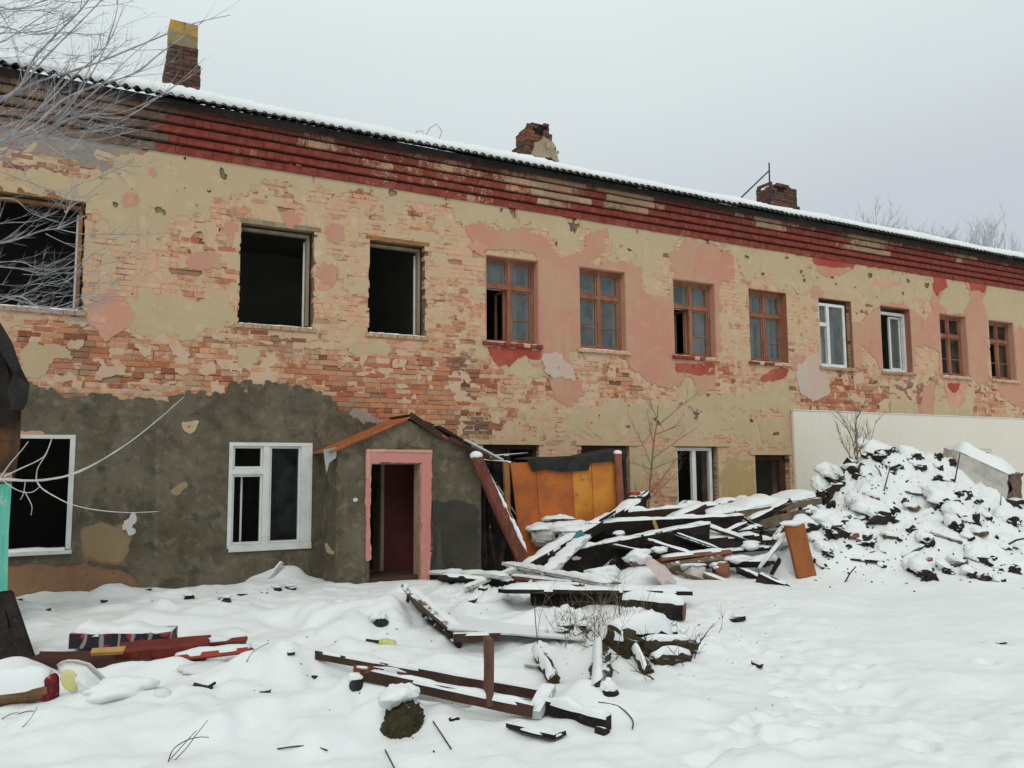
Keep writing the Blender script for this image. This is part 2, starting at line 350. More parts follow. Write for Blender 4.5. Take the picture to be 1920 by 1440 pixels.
def mat_glass(name, c, lo, hi):
    m, n, l, b = nt(name); p = pos(n)
    b.inputs['Base Color'].default_value = (*c, 1); b.inputs['Roughness'].default_value = 0.06
    b.inputs['Specular IOR Level'].default_value = 0.9
    f = noise(n, l, p, 4, 5)
    l.new(mrange(n, l, f, 0.3, 0.75, lo, hi), b.inputs['Alpha'])
    return m
GLASS = mat_glass('dirty_glass', (0.13, 0.15, 0.145), .28, .60); GLASSD = mat_glass('clearer_glass', (0.05, 0.055, 0.052), .03, .12)
def mat_rug():
    m, n, l, b = nt('floral_upholstery'); p = pos(n)
    v = n.new('ShaderNodeTexVoronoi'); v.inputs['Scale'].default_value = 11
    wp = n.new('ShaderNodeTexNoise'); wp.inputs['Scale'].default_value = 9; l.new(p, wp.inputs['Vector'])
    wa = n.new('ShaderNodeVectorMath'); wa.operation = 'MULTIPLY_ADD'; wa.inputs[1].default_value = (.16, .16, .16); l.new(wp.outputs['Color'], wa.inputs[0]); l.new(p, wa.inputs[2]); l.new(wa.outputs[0], v.inputs['Vector'])
    s = n.new('ShaderNodeSeparateColor'); l.new(v.outputs['Color'], s.inputs[0])
    d = mrange(n, l, v.outputs['Distance'], 0.28, 0.5)
    red = mixc(n, l, mrange(n, l, s.outputs[0], 0.35, 0.55), (0.025, 0.022, 0.035), (0.36, 0.035, 0.06))
    c = mixc(n, l, d, red, (0.022, 0.018, 0.028))
    w = n.new('ShaderNodeTexWave'); w.inputs['Scale'].default_value = 2.2; w.inputs['Distortion'].default_value = 9; w.inputs['Detail'].default_value = 2
    l.new(p, w.inputs['Vector'])
    c = mixc(n, l, mrange(n, l, w.outputs['Fac'], 0.86, 0.95, 0, 0.8), c, (0.36, 0.33, 0.28))
    l.new(c, b.inputs['Base Color']); b.inputs['Roughness'].default_value = 0.95
    bump(n, l, noise(n, l, p, 70, 4), 0.5, 0.006, b)
    return m
RUG = mat_rug()
#@@STRUCT
# ================================================================== GROUND
def gp(px, t, py=880):
    p = PD(px, py, t); return float(p[0]), float(p[1])
MOUNDS = []
def mound(px, t, h, rx, ry=None, rot=0.0, pw=1.0):
    x, y = gp(px, t); MOUNDS.append((x, y, h, rx, ry or rx, rot, pw))
# the rubble heap by the white cladding
mound(1690, 15.6, 1.32, 1.35, 1.15, 0, 1.4); mound(1590, 15.2, 0.80, 0.85, 0.85); mound(1790, 15.3, 0.42, 1.1, 1.0, 0, 1.3)
mound(1905, 14.6, 0.50, 1.3, 1.1); mound(1640, 14.0, 0.42, 1.0, 0.9); mound(1780, 13.7, 0.38, 1.2, 0.9); mound(2050, 15, 0.6, 1.6, 1.2)
mound(1535, 14.2, 0.48, 0.8, 0.7); mound(1512, 13.2, 0.30, 0.55, 0.5); mound(1570, 12.9, 0.16, 0.7, 0.5); mound(1720, 13.0, 0.16, 1.0, 0.5); mound(1860, 12.7, 0.16, 1.0, 0.5); mound(1600, 13.4, 0.22, 0.8, 0.6); mound(1850, 13.4, 0.25, 1.0, 0.7)
# the timber pile before the lean-to
mound(1230, 13.6, 0.46, 0.95, 0.5); mound(1400, 14.2, 0.50, 0.85, 0.45); mound(1470, 12.9, 0.16, 0.35, 0.3); mound(985, 11.9, 0.24, 0.32, 0.25); mound(1190, 11.9, 0.22, 0.42, 0.32); mound(1075, 13.2, 0.45, 0.75, 0.5); 

# drifts along the wall on the left
mound(535, 12.0, 0.20, 0.38, 0.35); mound(215, 10.9, 0.12, 0.35, 0.35); mound(420, 11.2, 0.08, 0.8, 0.4); mound(30, 9.4, 0.20, 0.35, 0.3)
mound(850, 10.6, 0.14, 0.28, 0.22); mound(700, 9.0, 0.10, 0.5, 0.4); mound(260, 8.6, 0.08, 0.8, 0.3); mound(580, 8.2, 0.10, 0.6, 0.3)
# snowed-up lumps, bottom left and centre
mound(215, 6.15, 0.10, 0.30, 0.16); mound(330, 6.1, 0.06, 0.25, 0.14); mound(400, 6.6, 0.05, 0.30, 0.14); mound(150, 5.6, 0.05, 0.25, 0.12); mound(60, 6.2, 0.07, 0.25, 0.16); mound(230, 7.2, -0.14, 0.55, 0.20); mound(330, 6.9, 0.08, 0.3, 0.15); mound(40, 6.9, 0.15, 0.25, 0.2)
mound(560, 6.9, 0.13, 0.22, 0.16); mound(480, 6.8, 0.10, 0.4, 0.18); mound(700, 5.95, 0.12, 0.18, 0.16); mound(640, 6.0, 0.05, 0.4, 0.3)
mound(300, 5.5, 0.12, 1.0, 0.5); mound(1040, 7.2, 0.08, 0.3, 0.25); mound(1130, 7.4, 0.14, 0.28, 0.28); mound(1190, 8.6, 0.14, 0.35, 0.3)
mound(1060, 8.6, 0.10, 0.5, 0.35); mound(1260, 7.9, 0.12, 0.3, 0.25); mound(830, 7.4, 0.08, 0.3, 0.2); mound(1090, 6.0, 0.08, 0.25, 0.18); mound(1150, 9.6, 0.06, 0.3, 0.25)
PRINTS = []
for (px, py) in ((1355, 1180), (1400, 1195), (1420, 1210), (1455, 1260), (1475, 1290), (1490, 1320), (1505, 1312), (1455, 1345), (1440, 1362), (1420, 1372),
                 (1535, 1315), (1570, 1300), (1620, 1300), (1545, 1245), (1590, 1265), (1615, 1238), (1388, 1415), (1340, 1425), (1500, 1395), (1725, 1405), (1690, 1350), (1735, 1408), (1876, 1205), (1850, 1232),
                 (1545, 1335), (1480, 1240), (1440, 1240), (1395, 1385), (1460, 1400), (1530, 1365), (1360, 1400), (1310, 1432)):
    q = PZ(px, py, 0.03); PRINTS.append((q[0], q[1], rng.uniform(0.03, 0.06), rng.uniform(0.06, 0.10)))
def lump_mask(x, y):
    m = np.zeros_like(x)
    for (px, t, r) in ((1690, 14.7, 2.5), (1850, 14.3, 2.5), (1530, 13.8, 1.2), (1250, 13.2, 1.1), (1400, 13.8, 0.9), (1080, 13.1, 0.9), (1150, 8.2, 0.9), (1000, 10.5, 1.2)):
        cx, cy = gp(px, t); m = np.maximum(m, np.exp(-(((x - cx) ** 2 + (y - cy) ** 2) / r ** 2) ** 2))
    return m
def hgt(x, y):
    x = np.asarray(x, float); y = np.asarray(y, float)
    near = np.clip((40 - np.hypot(x - 5, y + 5)) / 20, 0, 1)
    t = np.clip((y + 8) / 7.5, 0, 1); z = 0.14 * t * t * (3 - 2 * t)
    z = z + near * (0.12 * fbm(x, y, 1.9, 3, 3) + 0.05 * fbm(x, y, 0.55, 9, 3) * np.clip(1.25 - 0.12 * np.maximum(x - 2.2 + (y + 8) * 0.1, 0), 0.22, 1))
    left = np.clip((5.0 - x) / 3, 0, 1)
    z = z + left * near * 0.10 * np.abs(fbm(x, y, 0.7, 21, 3))
    for (cx, cy, h, rx, ry, rot, pw) in MOUNDS:
        c, s = math.cos(rot), math.sin(rot)
        u = ((x - cx) * c + (y - cy) * s) / rx; v = (-(x - cx) * s + (y - cy) * c) / ry
        z = z + h * np.exp(-(u * u + v * v) ** pw)
    fr_ = near * np.clip((6.5 - x) / 2.5, 0, 1) * np.clip(1.2 - .1 * np.abs(y + 5), .4, 1)
    z = z + fr_ * (0.030 * fbm(x, y, 0.28, 61, 3) + 0.38 * np.maximum(0, fbm(x, y, 0.5, 67, 2) - .05) * np.clip(.2 + 2.2 * fbm(x, y, 1.6, 69, 1), 0, 1))
    pm = near * np.exp(-((x - 6.2 - .42 * (y + 6)) / 1.0) ** 2) * np.clip((-3.6 - y) / 1.0, 0, 1)      # the trodden way to the right
    z = z + pm * (0.045 * fbm(x, y, 0.16, 71, 3) - .02)
    z = z + near * 0.010 * fbm(x, y, 0.10, 73, 2)
    L = lump_mask(x, y)
    n1 = fbm(x, y, 0.55, 31, 2); n2 = fbm(x, y, 0.20, 37, 4, .6)
    z = z + L * (0.22 * np.abs(n1) + 0.17 * np.abs(n2) + 0.08 * n1)
    for (cx, cy, d, r) in PRINTS:
        q = ((x - cx) ** 2 + (y - cy) ** 2) / (r * r)
        z = z - d * np.exp(-q * q) + 0.35 * d * np.exp(-((np.sqrt(q) - 1.5) ** 2) * 4)
    return z
def H1(x, y): return float(hgt(np.array([x]), np.array([y]))[0])
def T(px, py, dz=0.0):                # where the line of sight meets the snow
    d = ray(px, py); s = np.arange(3.5, 30, 0.02)
    pts = CAM[None, :] + s[:, None] * d[None, :]
    below = pts[:, 2] < hgt(pts[:, 0], pts[:, 1])
    i = int(np.argmax(below)) if below.any() else len(s) - 1
    p = pts[i].copy(); p[2] += dz; return p
def axis(parts):
    out = []
    for a, b, st in parts: out += list(np.arange(a, b, st))
    return np.array(out + [parts[-1][1]])
gx = np.concatenate([[-1500, -400, -120, -50, -25, -14, -9, -6, -4.5], axis([(-3.4, 9.4, 0.036), (9.4, 19.5, 0.05), (19.5, 24, 0.2)]), [27, 32, 45, 80, 200, 600, 1500]])
gy = np.concatenate([[-1500, -400, -120, -50, -25, -17, -14, -12, -10.8], axis([(-10, -0.0, 0.036)]), [0.3, 1, 3, 8, 12, 20, 40, 80, 200, 600, 1500]])
XX, YY = np.meshgrid(gx, gy); ZZ = hgt(XX.ravel(), YY.ravel())
nx, ny = len(gx), len(gy)
idx = np.arange(nx * ny).reshape(ny, nx)
Fg = np.stack([idx[:-1, :-1], idx[:-1, 1:], idx[1:, 1:], idx[1:, :-1]], -1).reshape(-1, 4)
me = bpy.data.meshes.new('snow_ground')
me.vertices.add(nx * ny); me.vertices.foreach_set('co', np.stack([XX.ravel(), YY.ravel(), ZZ], -1).astype(np.float32).ravel())
me.loops.add(Fg.size); me.loops.foreach_set('vertex_index', Fg.astype(np.int32).ravel())
me.polygons.add(len(Fg)); me.polygons.foreach_set('loop_start', np.arange(0, Fg.size, 4, dtype=np.int32)); me.polygons.foreach_set('loop_total', np.full(len(Fg), 4, np.int32))
me.polygons.foreach_set('use_smooth', np.ones(len(Fg), bool)); me.update(calc_edges=True); me.validate()
me.materials.append(SNOW)
ground = bpy.data.objects.new('snow_ground', me); COL.objects.link(ground)
tag(ground, 'uneven snow covering the yard in front of the ruined building', kind='structure')

# ================================================================== THE BUILDING
CO = 0.0775
def sn(z): return -0.3 + round((z + 0.3) / CO) * CO
UZ0, UZ1 = sn(3.82), sn(5.27)
UP = [(-1.4, 0.185), (2.18, 3.25), (4.12, 5.05), (6.13, 7.15), (7.98, 8.99), (10.09, 11.13), (12.02, 13.07), (14.01, 15.02), (15.95, 16.97), (18.02, 19.03), (19.93, 20.95), (21.9, 22.95)]
OPEN = [(a, b, UZ0, UZ1) for a, b in UP]
GO = [(-1.2, 0.19, sn(0.70), sn(2.15)), (2.10, 3.27, sn(0.63), sn(2.13)), (3.55, 4.38, sn(0.1), sn(2.05)), (6.07, 7.13, sn(0.5), sn(2.12)),
      (7.98, 9.01, sn(0.5), sn(2.10)), (10.08, 11.10, sn(0.5), sn(2.07)), (12.04, 12.98, sn(0.0), sn(1.97)), (18.12, 19.6, sn(0.6), sn(2.09))]
OPEN += GO
BX0, BX1, BY1 = -5.0, 26.0, 11.0
bld = thing('abandoned_building', (BX0, 0, 0), 'long derelict two-storey brick building with peeling cream, pink and red plaster', 'building')
wall = MB()
# mortar bed behind the bricks: front skin with the openings left out, back skin and the reveals
xs = sorted(set([BX0, BX1] + [v for o in OPEN for v in (o[0] - .012, o[1] + .012)])); zs = sorted(set([-0.4, 6.13] + [v for o in OPEN for v in (o[2] - .012, o[3] + .012)]))
def inside(x, z): return any(o[0] - .013 < x < o[1] + .013 and o[2] - .013 < z < o[3] + .013 for o in OPEN)
for i in range(len(xs) - 1):
    for j in range(len(zs) - 1):
        if inside((xs[i] + xs[i + 1]) / 2, (zs[j] + zs[j + 1]) / 2): continue
        a, b, c, d = xs[i], xs[i + 1], zs[j], zs[j + 1]
        wall.add([(a, .024, c), (b, .024, c), (b, .024, d), (a, .024, d)], [(0, 1, 2, 3)])
        wall.add([(a, .5, c), (b, .5, c), (b, .5, d), (a, .5, d)], [(3, 2, 1, 0)])
for (a, b, c, d) in OPEN:
    a -= .012; b += .012; c -= .012; d += .012
    wall.add([(a, .024, c), (a, .5, c), (a, .5, d), (a, .024, d)], [(0, 1, 2, 3)]); wall.add([(b, .024, c), (b, .5, c), (b, .5, d), (b, .024, d)], [(3, 2, 1, 0)])
    wall.add([(a, .024, c), (b, .024, c), (b, .5, c), (a, .5, c)], [(0, 1, 2, 3)]); wall.add([(a, .024, d), (b, .024, d), (b, .5, d), (a, .5, d)], [(3, 2, 1, 0)])
PROJ = [.035, .085, .135, .18, .205]; CC = .124
wallo = wall.obj('wall', MORTAR, bld)
cb = MB()
for k in range(5): cb.box(BX0, BX1, -max(PROJ[k] - .075, -.01), 0.4, 6.13 + k * CC, 6.13 + (k + 1) * CC - .001)
cb.obj('cornice_bed', CHAR, wallo)  # bed coloured near black to deepen the shadow lines between courses
# rooms behind
it = MB()
it.box(BX0 + .3, BX1 - .3, .5, BY1 - .4, -.1, .05); it.box(BX0 + .3, BX1 - .3, .5, BY1 - .4, 2.75, 3.0); it.box(BX0, BX1, .4, BY1, 6.2, 6.35)
it.box(BX0, BX1, BY1 - .4, BY1, -.4, 6.2); it.box(BX0, BX0 + .3, .5, BY1 - .4, -.4, 6.2); it.box(BX1 - .3, BX1, .5, BY1 - .4, -.4, 6.2)
it.box(BX0 + .3, BX1 - .3, 5.2, 5.4, .05, 2.75); it.box(BX0 + .3, BX1 - .3, 5.2, 5.4, 3.0, 6.2)
for x in (-2.5, 1.2, 5.6, 9.5, 13.5, 17.5, 21.4):
    it.box(x - .1, x + .1, .5, 5.2, .05, 2.75); it.box(x - .1, x + .1, .5, 5.2, 3.0, 6.2)
it.obj('interior_wall', INTER, bld)

# ---------------------------------------------------------------- plaster sheets
def sdf_poly(px_, pz_, poly):
    poly = np.asarray(poly, float); n = len(poly); d = np.full(px_.shape, 1e9); ins = np.zeros(px_.shape, bool)
    for i in range(n):
        a = poly[i]; b = poly[(i + 1) % n]; e = b - a
        w0 = px_ - a[0]; w1 = pz_ - a[1]
        t = np.clip((w0 * e[0] + w1 * e[1]) / (e @ e + 1e-12), 0, 1)
        d = np.minimum(d, np.hypot(w0 - t * e[0], w1 - t * e[1]))
        c = ((a[1] > pz_) != (b[1] > pz_)) & (px_ < (b[0] - a[0]) * (pz_ - a[1]) / (b[1] - a[1] + 1e-12) + a[0])
        ins ^= c
    return np.where(ins, d, -d)
PATCHES = []                          # (polygon, noise) kept to know where bricks are covered
def field(poly, x, z, na, seed, opens=True, holes=()):
    m = sdf_poly(x, z, poly) + na * (1.2 * fbm(x, z, 0.30, seed, 3, .6) + 0.95 * fbm(x, z, 0.09, seed + 3, 3, .65))
    for h in holes: m = np.minimum(m, -sdf_poly(x, z, h) + na * .6 * fbm(x, z, 0.15, seed + 8, 2))
    if opens:
        for (a, b, c, d) in OPEN:
            q = np.maximum(np.maximum(a - x, x - b), np.maximum(c - z, z - d)); m = np.minimum(m, q + .001)
    return m
def sheet(name, poly, mat, thk, parent, na=0.09, seed=0, y0=0.0, cell=0.03, opens=True, wob=0.006, cover=True, holes=(), label=None, holep=0.0):
    if cover: PATCHES.append((poly, na, seed, holes))
    pl = np.asarray(poly); x0, z0 = pl.min(0) - na - .05; x1, z1 = pl.max(0) + na + .05
    gx = np.arange(x0, x1 + cell, cell); gz = np.arange(z0, z1 + cell, cell)
    X, Z = np.meshgrid(gx, gz)
    def f(x, z):
        m = field(poly, x, z, na, seed, opens, holes)
        if holep: m = np.minimum(m, (fbm(x, z, .16, seed + 77, 3, .6) + .62 - holep) * .25)
        return m
    m = f(X.ravel(), Z.ravel()).reshape(X.shape)
    e = 0.004
    c = (m[:-1, :-1] + m[:-1, 1:] + m[1:, 1:] + m[1:, :-1]) / 4
    keep = c > 0
    if not keep.any(): return None
    nx_, nz_ = len(gx), len(gz); idx = np.arange(nx_ * nz_).reshape(nz_, nx_)
    F = np.stack([idx[:-1, :-1], idx[:-1, 1:], idx[1:, 1:], idx[1:, :-1]], -1)[keep]
    cnt = np.bincount(F.ravel(), minlength=nx_ * nz_)
    bd = (cnt > 0) & (cnt < 4)
    xf, zf = X.ravel().copy(), Z.ravel().copy(); mi = m.ravel()
    bi = np.where(bd)[0]
    bx, bz = xf[bi].copy(), zf[bi].copy()
    for _ in range(2):
        mv = f(bx, bz); gxx = (f(bx + e, bz) - mv) / e; gzz = (f(bx, bz + e) - mv) / e
        g2 = np.maximum(gxx ** 2 + gzz ** 2, .2); sx = -mv * gxx / g2; sz = -mv * gzz / g2
        ln = np.maximum(np.hypot(sx, sz) / (cell * .6), 1); bx += sx / ln; bz += sz / ln
    xf[bi] = bx; zf[bi] = bz
    y = y0 - thk - wob * (fbm(xf, zf, .5, seed + 50, 3)) - .25 * wob * vnoise(xf / .06, zf / .06, seed)
    # sides: border edges
    E = np.concatenate([F[:, [0, 1]], F[:, [1, 2]], F[:, [2, 3]], F[:, [3, 0]]]); key = np.sort(E, 1); kk = key[:, 0] * (nx_ * nz_) + key[:, 1]
    u, ui, uc = np.unique(kk, return_index=True, return_counts=True); BE = E[ui[uc == 1]]
    used = np.unique(F); remap = -np.ones(nx_ * nz_, int); remap[used] = np.arange(len(used))
    V = np.stack([xf[used], y[used], zf[used]], -1); F2 = remap[F]
    bv = np.unique(BE); rb = -np.ones(nx_ * nz_, int); rb[bv] = len(used) + np.arange(len(bv))
    nb = len(bv); V = np.concatenate([V, np.stack([xf[bv], y[bv], zf[bv]], -1), np.stack([xf[bv], np.full(nb, y0 + .012), zf[bv]], -1)])
    S = np.stack([rb[BE[:, 1]], rb[BE[:, 0]], rb[BE[:, 0]] + nb, rb[BE[:, 1]] + nb], -1)
    return obj(name, V, np.concatenate([F2, S]).tolist(), mat, parent, smooth=True, label=label)
def qp(pts, Y=0.0): return [Q(x, y, Y) for x, y in pts]
S = []
def S_(name, pts, mat, thk, **k): S.append((name, qp(pts), mat, thk, k))
S_('cream_plaster_patch', [(-60, 300), (120, 330), (190, 325), (318, 258), (640, 318), (900, 368), (1110, 404), (1200, 422), (1480, 474), (1700, 512), (1760, 522), (1752, 565), (1690, 560), (1640, 575), (1560, 552), (1500, 556), (1440, 520), (1395, 520), (1378, 478), (1290, 445), (1250, 470), (1215, 520), (1180, 490), (1150, 492), (1135, 432), (1095, 440), (1065, 475), (1010, 430), (950, 424), (880, 420), (850, 398), (800, 390), (760, 395), (690, 365), (610, 362), (520, 345), (450, 362), (405, 378), (395, 412), (340, 402), (300, 440), (225, 452), (175, 398), (90, 352), (-60, 340)], CREAM, .008, na=.15, seed=1, holep=.17)
S_('cream_plaster_patch', [(262, 545), (320, 540), (380, 560), (436, 565), (440, 600), (420, 622), (330, 626), (258, 625), (235, 600), (250, 575)], CREAM, .007, na=.12, seed=2)
S_('cream_plaster_patch', [(1075, 760), (1180, 752), (1280, 756), (1380, 765), (1480, 772), (1480, 835), (1400, 826), (1350, 812), (1290, 822), (1180, 826), (1090, 818), (1062, 790)], CREAM, .008, na=.16, seed=3, holep=.30)
S_('cream_plaster_patch', [(1182, 845), (1264, 850), (1262, 880), (1235, 900), (1205, 880), (1200, 950), (1182, 960)], CREAM, .007, na=.10, seed=4, holep=.3)
S_('ochre_plaster_patch', [(1362, 860), (1412, 862), (1414, 960), (1358, 960), (1352, 900)], mat_plaster('ochre_plaster', (0.44, 0.31, 0.13), (0.40, 0.30, 0.15), (0.47, 0.36, 0.2), (0.25, 0.2, 0.08), .4), .008, na=.06, seed=5)
S_('cream_plaster_patch', [(1845, 528), (1940, 548), (1940, 690), (1915, 640), (1895, 610), (1850, 598), (1842, 560)], CREAM, .008, na=.08, seed=6)
S_('cream_plaster_patch', [(1285, 705), (1308, 705), (1318, 740), (1345, 745), (1400, 740), (1410, 715), (1440, 722), (1480, 705), (1484, 772), (1300, 765), (1275, 740)], CREAM, .008, na=.09, seed=7, holep=.06)
S_('cream_plaster_patch', [(1668, 725), (1690, 730), (1722, 765), (1722, 780), (1668, 778)], CREAM, .008, na=.06, seed=8)
S_('cream_plaster_patch', [(1752, 720), (1768, 722), (1776, 752), (1796, 766), (1806, 752), (1812, 722), (1828, 724), (1822, 780), (1750, 780)], CREAM, .008, na=.05, seed=9)
S_('cream_plaster_patch', [(1775, 520), (1808, 528), (1820, 562), (1805, 585), (1785, 588), (1762, 570)], CREAM, .009, na=.07, seed=10)
S_('cream_plaster_patch', [(925, 675), (1012, 675), (1015, 700), (985, 712), (945, 705)], CREAM, .007, na=.09, seed=11)
S_('cream_plaster_patch', [(445, 650), (500, 655), (490, 672), (465, 690), (450, 688)], CREAM, .007, na=.05, seed=12)
S_('cream_plaster_patch', [(60, 640), (130, 648), (140, 668), (100, 690), (52, 705), (40, 660)], CREAM, .007, na=.09, seed=13)
S_('cream_plaster_patch', [(690, 640), (740, 645), (735, 665), (690, 668), (660, 655)], CREAM, .006, na=.09, seed=14)
# pink paint on smooth plaster
S_('pink_plaster_patch', [(868, 424), (905, 420), (955, 430), (1000, 432), (1022, 445), (1050, 478), (1070, 482), (1094, 468), (1098, 442), (1136, 432), (1128, 470), (1115, 488), (1175, 492), (1207, 500), (1205, 540), (1225, 560), (1258, 552), (1256, 478), (1292, 450), (1345, 465), (1379, 482), (1372, 520), (1346, 540), (1352, 600), (1350, 672), (1343, 690), (1336, 730), (1308, 735), (1302, 705), (1282, 700), (1272, 722), (1230, 726), (1196, 704), (1176, 668), (1180, 655), (1160, 640), (1090, 655), (1065, 655), (1072, 690), (1040, 700), (1018, 665), (1010, 640), (1000, 480), (910, 470), (880, 455)], PINK, .013, na=.09, seed=21)
S_('pink_plaster_patch', [(1030, 712), (1060, 697), (1090, 715), (1094, 740), (1067, 762), (1036, 746)], PINK, .012, na=.05, seed=22)
S_('pale_plaster_patch', [(1018, 665), (1042, 660), (1074, 684), (1076, 712), (1050, 702), (1040, 712), (1022, 698)], PALE, .018, na=.05, seed=23, cover=False)
S_('pink_plaster_patch', [(1610, 602), (1640, 578), (1656, 572), (1682, 565), (1712, 582), (1735, 602), (1746, 585), (1750, 520), (1768, 516), (1772, 532), (1758, 562), (1776, 590), (1806, 588), (1824, 560), (1808, 528), (1816, 520), (1850, 532), (1844, 560), (1850, 600), (1853, 640), (1852, 716), (1838, 722), (1818, 706), (1762, 704), (1760, 660), (1738, 648), (1718, 652), (1716, 690), (1650, 694), (1636, 660), (1618, 650), (1610, 690), (1592, 690), (1588, 640), (1590, 605)], PINK, .013, na=.06, seed=24)
S_('red_plaster_patch', [(1750, 520), (1770, 516), (1774, 536), (1756, 555), (1748, 545)], REDP, .019, na=.04, seed=25, cover=False)
S_('red_plaster_patch', [(1812, 520), (1850, 532), (1846, 548), (1820, 545)], REDP, .019, na=.04, seed=26, cover=False)
S_('red_plaster_patch', [(1518, 470), (1608, 488), (1602, 502), (1580, 508), (1540, 505), (1524, 492)], REDP, .013, na=.05, seed=27)
S_('pink_plaster_patch', [(1526, 498), (1594, 504), (1580, 516), (1550, 520), (1532, 508)], PINK, .017, na=.04, seed=28)
S_('pink_plaster_patch', [(1730, 722), (1752, 722), (1750, 785), (1724, 785)], PINK, .012, na=.04, seed=29)
S_('red_plaster_patch', [(1770, 716), (1814, 720), (1806, 752), (1796, 766), (1778, 752)], SALMON, .012, na=.04, seed=30)
S_('red_plaster_patch', [(1774, 718), (1800, 720), (1790, 738), (1778, 732)], REDP, .018, na=.04, seed=31, cover=False)
S_('pink_plaster_patch', [(1900, 612), (1950, 620), (1950, 770), (1895, 760), (1862, 728), (1905, 708)], PINK, .012, na=.07, seed=32)
S_('pale_plaster_patch', [(1496, 672), (1532, 664), (1546, 690), (1556, 736), (1526, 756), (1500, 736), (1490, 704)], PALE, .016, na=.05, seed=33)
S_('pink_plaster_patch', [(1483, 668), (1516, 665), (1500, 690), (1486, 696)], PINK, .013, na=.05, seed=34)
S_('red_plaster_patch', [(1424, 706), (1448, 690), (1478, 692), (1476, 706), (1440, 719), (1426, 714)], REDP, .013, na=.04, seed=35)
S_('red_plaster_patch', [(1264, 682), (1340, 682), (1337, 702), (1310, 704), (1268, 696)], REDP, .019, na=.04, seed=36, cover=False)
S_('red_plaster_patch', [(912, 650), (1018, 655), (1012, 676), (975, 668), (952, 686), (930, 680), (918, 664)], REDP, .013, na=.05, seed=37)
S_('salmon_plaster_patch', [(868, 460), (894, 449), (912, 462), (905, 478), (882, 474)], SALMON, .018, na=.05, seed=38)
S_('pale_pink_plaster_patch', [(180, 556), (206, 545), (236, 565), (250, 590), (244, 612), (216, 626), (200, 646), (190, 634), (180, 614), (168, 606)], SALMON, .012, na=.04, seed=39)
for i, (cx, cy, rx, ry, mt) in enumerate(((286, 323, 11, 10, PINK), (247, 375, 13, 12, PINK), (543, 412, 16, 18, PINK), (432, 436, 12, 24, PINK), (628, 437, 18, 16, PINK), (614, 514, 19, 16, PINK), (380, 490, 34, 17, PINK), (618, 534, 20, 9, SALMON), (1180, 470, 0, 0, PINK), (790, 390, 20, 9, SALMON), (690, 400, 9, 9, SALMON), (770, 648, 24, 7, SALMON), (1408, 560, 10, 22, PINK), (1660, 530, 26, 10, SALMON), (1530, 548, 12, 12, PINK))):
    if rx: S_('pink_plaster_patch', [(cx + rx * math.cos(w) * (1 + .25 * math.sin(3 * w + i)), cy + ry * math.sin(w)) for w in np.linspace(0, 2 * math.pi, 11)[:-1]], mt, .011, na=.05, seed=40 + i)
# grey cement render of the ground floor, left
lo_hole = qp([(146, 990), (188, 972), (215, 982), (236, 970), (252, 990), (242, 1030), (222, 1060), (158, 1056), (147, 1020)])
pl_hole = qp([(-80, 1062), (150, 1056), (232, 1068), (262, 1094), (262, 1140), (-80, 1140)])
S_('cement_render', [(-250, 720), (60, 722), (108, 732), (160, 746), (220, 750), (300, 748), (360, 742), (400, 728), (470, 724), (545, 716), (600, 734), (638, 762), (660, 790), (700, 800), (700, 1150), (-250, 1160)], CEMENT, .022, na=.10, seed=60, holes=(lo_hole, pl_hole), wob=.012)
S_('beige_plaster_patch', [(140, 985), (188, 968), (218, 978), (240, 966), (258, 990), (246, 1032), (226, 1066), (154, 1062), (141, 1020)], BEIGE, .008, na=.03, seed=61)
S_('ochre_plinth_patch', [(-80, 1050), (150, 1048), (236, 1060), (270, 1090), (270, 1140), (-80, 1140)], OCHRE, .012, na=.05, seed=62)
S_('cream_plaster_patch', [(338, 791), (372, 790), (364, 808), (352, 814), (342, 806)], CREAM, .030, na=.02, seed=63, cover=False)
S_('white_splash', [(230, 972), (248, 970), (252, 990), (242, 1008), (230, 996)], WHITEW, .032, na=.07, seed=64, cover=False, cell=.015)
S_('red_plaster_patch', [(25, 806), (70, 808), (92, 816), (92, 822), (25, 822)], SALMON, .030, na=.03, seed=65, cover=False)
S_('pale_plaster_patch', [(318, 922), (345, 905), (352, 912), (330, 930)], BEIGE, .030, na=.03, seed=66, cover=False)
S_('soot_patch', [(640, 775), (690, 765), (705, 790), (650, 805)], GREYW, .010, na=.10, seed=67)
S_('grey_plaster_patch', [(-200, 170), (60, 180), (200, 215), (312, 235), (318, 258), (190, 322), (120, 300), (60, 290), (-200, 260)], GREYW, .006, na=.12, seed=68, holep=.05)
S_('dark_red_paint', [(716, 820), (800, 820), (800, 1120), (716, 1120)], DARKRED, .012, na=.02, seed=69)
S.append(('limewash_residue', [(-1.6, 3.55), (21.6, 3.45), (21.6, 5.95), (-1.6, 6.0)], RESID, .0028, dict(na=.05, seed=211, holep=.55, cover=False, wob=.007, cell=.028)))
S.append(('mortar_residue', [(-1.6, 2.75), (21.6, 2.86), (21.6, 3.75), (-1.6, 3.75)], RESID2, .0024, dict(na=.05, seed=223, holep=.69, cover=False, wob=.007, cell=.028)))
S.append(('mortar_residue', [(5.6, .2), (13.0, .2), (13.0, 3.0), (5.6, 2.9)], RESID, .0026, dict(na=.05, seed=227, holep=.52, cover=False, wob=.007, cell=.03)))
for (name, poly, mt, thk, k) in S: sheet(name, poly, mt, thk, wallo, **k)

